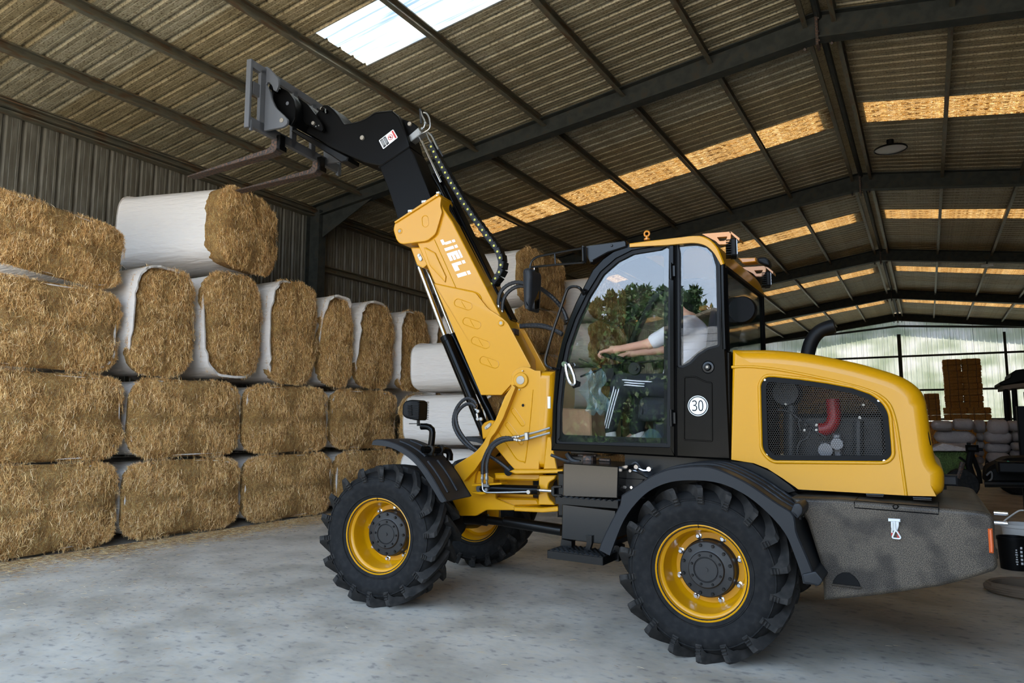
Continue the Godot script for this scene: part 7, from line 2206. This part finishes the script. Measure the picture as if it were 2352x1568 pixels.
	put("box_lid", b, M.dark_plastic, mc).position = -mc.position
	b = MB.new()
	b.tube(G.curve([Vector3(0.625, 0.686, -11.350), Vector3(0.679, 0.739, -11.350), Vector3(0.681, 0.654, -11.350), Vector3(0.627, 0.602, -11.350)], 5), 0.02, 6)
	b.tube([Vector3(0.594, 0.578, -11.300), Vector3(1.170, 0.593, -11.300)], 0.04, 8)
	put("chassis", b, M.black_steel, mc).position = -mc.position
	b = MB.new()
	b.tube(G.curve([Vector3(0.841, 0.886, -11.100), Vector3(0.893, 0.841, -11.100), Vector3(0.958, 0.778, -11.100), Vector3(1.037, 0.734, -11.100)], 5), 0.012, 8)
	tag(put("garden_hose", b, M.green_hose), "thin green hose lying over the dark machine", "hose")
	# forklift mast at the edge, canopy of a field tractor behind it
	var ms := thing("mast", "black upright lifting mast at the right edge of the view", "mast", Vector3([Vector3(1.127, 0.963, -12.600)][0].x, ground(4.0), -12.6))
	b = MB.new()
	var m0: Vector3 = [Vector3(1.118, 1.601, -12.600)][0]; var m1: Vector3 = [Vector3(1.166, 0.964, -12.600)][0]
	b.ext([m0.x, ground(4.0), m1.x + 0.05, ground(4.0), m1.x + 0.05, m0.y, m0.x, m0.y], -12.75, -12.6, 0.01)
	put("upright", b, M.dark_machine, ms).position = -ms.position
	b = MB.new()
	for x in [m0.x + 0.1, m0.x + 0.2]: b.box(Vector3(x, 1.1, -12.595), Vector3(0.02, 1.4, 0.02), 0.004)
	put("chain", b, M.black_steel, ms).position = -ms.position
	var tr := thing("field_tractor", "old field tractor with a dark canopy on thin posts by the back wall", "tractor", Vector3([Vector3(1.612, 1.338, -18.000)][0].x, ground(5.5), -18.6))
	b = MB.new()
	b.ext(G.soft([1.331, 2.160, 1.343, 2.209, 1.529, 2.300, 1.553, 2.394, 1.629, 2.452, 1.798, 2.472, 2.236, 2.464, 2.221, 2.238, 1.782, 2.224, 1.462, 2.151, 1.393, 2.140], 0.02), -19.4, -18.0, 0.02)
	put("canopy", b, M.dark_machine, tr).position = -tr.position
	b = MB.new()
	b.ext([1.389, 2.148, 2.221, 2.238, 2.216, 2.171, 1.479, 2.064, 1.388, 2.055], -19.3, -18.05, 0.01)
	put("canopy_rim", b, M.timber, tr).position = -tr.position
	for q in [[845, 870], [890, 916], [985, 1000]]:
		b = MB.new()
		b.tube([[Vector3(1.438, 2.075, -18.100), Vector3(1.423, 1.338, -18.100)][0] + Vector3((q[0] - 845) * 0.0033, 0, 0), [Vector3(1.438, 2.075, -18.100), Vector3(1.423, 1.338, -18.100)][1] + Vector3((q[0] - 845) * 0.0033, -1.2, 0)], 0.05, 8)
		put("post", b, M.dark_machine, tr).position = -tr.position
	b = MB.new()
	b.box(Vector3(tr.position.x + 0.4, 0.75, -18.7), Vector3(1.6, 0.9, 1.1), 0.08)
	b.tube([Vector3(tr.position.x, 0.45, -18.05), Vector3(tr.position.x, 0.45, -19.3)], 0.06, 8)
	put("body", b, M.dark_machine, tr).position = -tr.position
	for z in [-18.1, -19.3]:
		b = MB.new()
		b.lathe([[0.2, -0.12], [0.5, -0.14], [0.56, -0.1], [0.56, 0.1], [0.5, 0.14], [0.2, 0.12]], Transform3D(Basis(), Vector3(tr.position.x, 0.46, z)), 28, true)
		put("wheel", b, M.rubber, tr).position = -tr.position
	# buckets on the floor
	var bk := thing("bucket", "black plastic bucket with pale lettering on the floor behind the counterweight", "bucket", Vector3([Vector3(0.657, 0.571, -8.600)][0].x, ground(2.0), -8.7))
	b = MB.new()
	b.lathe([[0.0, 0.01], [0.115, 0.0], [0.13, 0.30], [0.136, 0.30], [0.136, 0.33], [0.125, 0.33], [0.108, 0.02], [0.0, 0.02]], Transform3D(G.basis_z(Vector3.UP), Vector3.ZERO), 32)
	put("pail", b, M.dark_plastic, bk)
	b = MB.new()
	b.box(Vector3(0, 0.335, 0), Vector3(0.26, 0.01, 0.26), 0.004)
	b = MB.new()
	for k in 7: b.box(Vector3(0.012, 0.22 - k * 0.022, 0.124), Vector3(0.012 + 0.004 * (k % 3), 0.012, 0.004), 0.001)
	for k in 5: b.box(Vector3(0.052, 0.24 - k * 0.036, 0.117), Vector3(0.018, 0.022, 0.004), 0.001)
	put("lettering", b, M.white_print, bk).set_meta("kind", "stuff")
	var wk := thing("bucket", "white plastic bucket with a wire handle behind the black bucket", "bucket", Vector3([Vector3(0.787, 0.590, -9.200)][0].x, ground(2.2), -9.25))
	b = MB.new()
	b.lathe([[0.0, 0.0], [0.15, 0.0], [0.18, 0.36], [0.19, 0.37], [0.19, 0.40], [0.175, 0.40], [0.145, 0.02], [0.0, 0.02]], Transform3D(G.basis_z(Vector3.UP), Vector3.ZERO), 32)
	put("pail", b, M.white_plastic, wk)
	b = MB.new()
	b.tube(G.curve([Vector3(-0.18, 0.39, 0), Vector3(-0.10, 0.47, 0.03), Vector3(0.0, 0.54, 0.04), Vector3(0.10, 0.50, 0.03), Vector3(0.18, 0.39, 0)], 5), 0.008, 8)
	put("handle", b, M.white_plastic, wk)
	b = MB.new()
	var coil := []
	for k in 60: coil.append(Vector3(cos(k * 0.42) * (0.30 + 0.03 * sin(k * 0.9)), 0.02 + 0.0012 * k, sin(k * 0.42) * 0.22))
	b.tube(coil, 0.02, 6)
	var cp: Vector3 = Vector3([Vector3(0.568, 0.495, -7.400)][0].x + 0.1, 0, -7.4)
	var co := put("rope_coil", b, M.timber)
	co.position = cp + Vector3(0, ground(cp.x) + 0.005, 0)
	tag(co, "grey rope coil lying on the floor right of the counterweight", "rope")
	# lamps under the roof
	var hb := thing("high_bay_lamp", "round unlit lamp hanging under the roof right of the ridge", "lamp", Vector3(-0.306, 6.30, -14.48))
	b = MB.new()
	b.lathe([[0.0, 0.03], [0.27, 0.02], [0.28, 0.0], [0.26, -0.01], [0.25, 0.015], [0.0, 0.02]], Transform3D(G.basis_z(Vector3.UP), Vector3.ZERO), 32)
	b.tube([Vector3(0, 0.03, 0), Vector3(0, 0.18, 0)], 0.06, 12)
	put("housing", b, M.dark_plastic, hb)
	b = MB.new()
	b.lathe([[0.0, 0.0], [0.255, 0.004], [0.255, 0.010], [0.0, 0.008]], Transform3D(G.basis_z(Vector3.UP), Vector3.ZERO), 32)
	put("lens", b, M.lamp_lens, hb)
	var fp: Vector3 = [Vector3(1.708, 5.776, -24.000)][0]
	var fl := thing("flood_lamp", "small white lamp fixed to the third portal frame", "lamp", fp)
	b = MB.new()
	b.box(Vector3.ZERO, Vector3(0.28, 0.06, 0.12), 0.01)
	put("housing", b, M.white_plastic, fl)
	b = MB.new()
	b.tube([Vector3(0, 0.02, 0), Vector3(0, 0.12, -0.1)], 0.015, 6)
	put("bracket", b, M.black_steel, fl)

# ---- yard in front of the open gable: what the cab windows mirror ---------------------------------------------------------------------
func build_outside():
	var leaf := MB.new()
	leaf.quad(Vector3(0, 0, 0), Vector3(0.045, 0.012, 0.07), Vector3(0, 0, 0.17), Vector3(-0.045, 0.012, 0.07))
	var lm := leaf.mesh(80)
	var spots := [[-12.9, 15.6, 5.9], [-11.0, 18.6, 6.6], [-10.5, 15.4, 5.0], [-8.9, 15.8, 5.3], [-8.2, 19.0, 6.4], [-19.5, 19.0, 6.3], [-16.6, 17.2, 5.6], [-14.2, 18.4, 6.4], [-11.9, 16.6, 5.5], [-9.7, 17.8, 6.3], [-8.3, 16.4, 5.6], [-3.6, 19.2, 6.6], [-2.8, 17.0, 5.8], [-22.5, 18.0, 6.8]]
	for i in spots.size():
		var s = spots[i]
		var o := thing("tree", "leafy green tree outside the barn mirrored in the cab glass", "tree", Vector3(s[0], ground(s[0]), s[1]), "trees mirrored in the cab windows")
		var b := MB.new()
		b.tube(G.curve([Vector3(0, 0, 0), Vector3(0.1, s[2] * 0.3, 0.05), Vector3(-0.05, s[2] * 0.6, 0), Vector3(0, s[2] * 0.95, 0)], 4), 0.07, 8)
		put("trunk", b, M.bark, o)
		var where := []; var tints := []
		var lobes := []
		for k in 40: lobes.append([Vector3(rng.randfn(0, 0.85), s[2] * rng.randf_range(0.02, 0.92), rng.randfn(0, 0.6)), rng.randf_range(0.35, 0.75)])
		for k in 5: lobes.append([Vector3(rng.randfn(0, 0.5), s[2] * rng.randf_range(0.85, 1.02), rng.randfn(0, 0.3)), rng.randf_range(0.16, 0.3)])
		for k in 9000:
			var l = lobes[rng.randi() % lobes.size()]
			var d: Vector3 = Vector3(rng.randfn(), rng.randfn() * 1.5, rng.randfn()).normalized() * l[1] * sqrt(rng.randf_range(0.3, 1.0))
			where.append(Transform3D(Basis.from_euler(Vector3(rng.randf() * TAU, rng.randf() * TAU, rng.randf() * TAU)).scaled_local(Vector3.ONE * rng.randf_range(0.9, 1.9)), l[0] + d))
			tints.append(Color(1, 1, 1) * rng.randf_range(0.55, 1.35))
		copies("foliage", lm, M.leaf, where, tints, o)
	var sh := thing("shed", "grey boarded shed in the yard mirrored in the cab's quarter window", "shed", Vector3(-5.9, ground(-5.9), 14.5))
	var sb := MB.new()
	sb.box(Vector3(0, 2.2, 1.5), Vector3(2.9, 4.4, 2.8), 0.02)
	put("frame", sb, M.timber, sh)
	for k in 18:
		sb = MB.new()
		sb.box(Vector3(0, 0.14 + k * 0.25, 0.06), Vector3(3.0, 0.235, 0.04), 0.006)
		put("board", sb, M.shed_board, sh).rotation.x = 0.0
	sb = MB.new()
	sb.ext([-1.7, 4.45, 0, 5.0, 1.7, 4.45, 1.7, 4.55, 0, 5.1, -1.7, 4.55], -0.2, 3.1, 0.01)
	put("roof", sb, M.wall_sheet, sh)
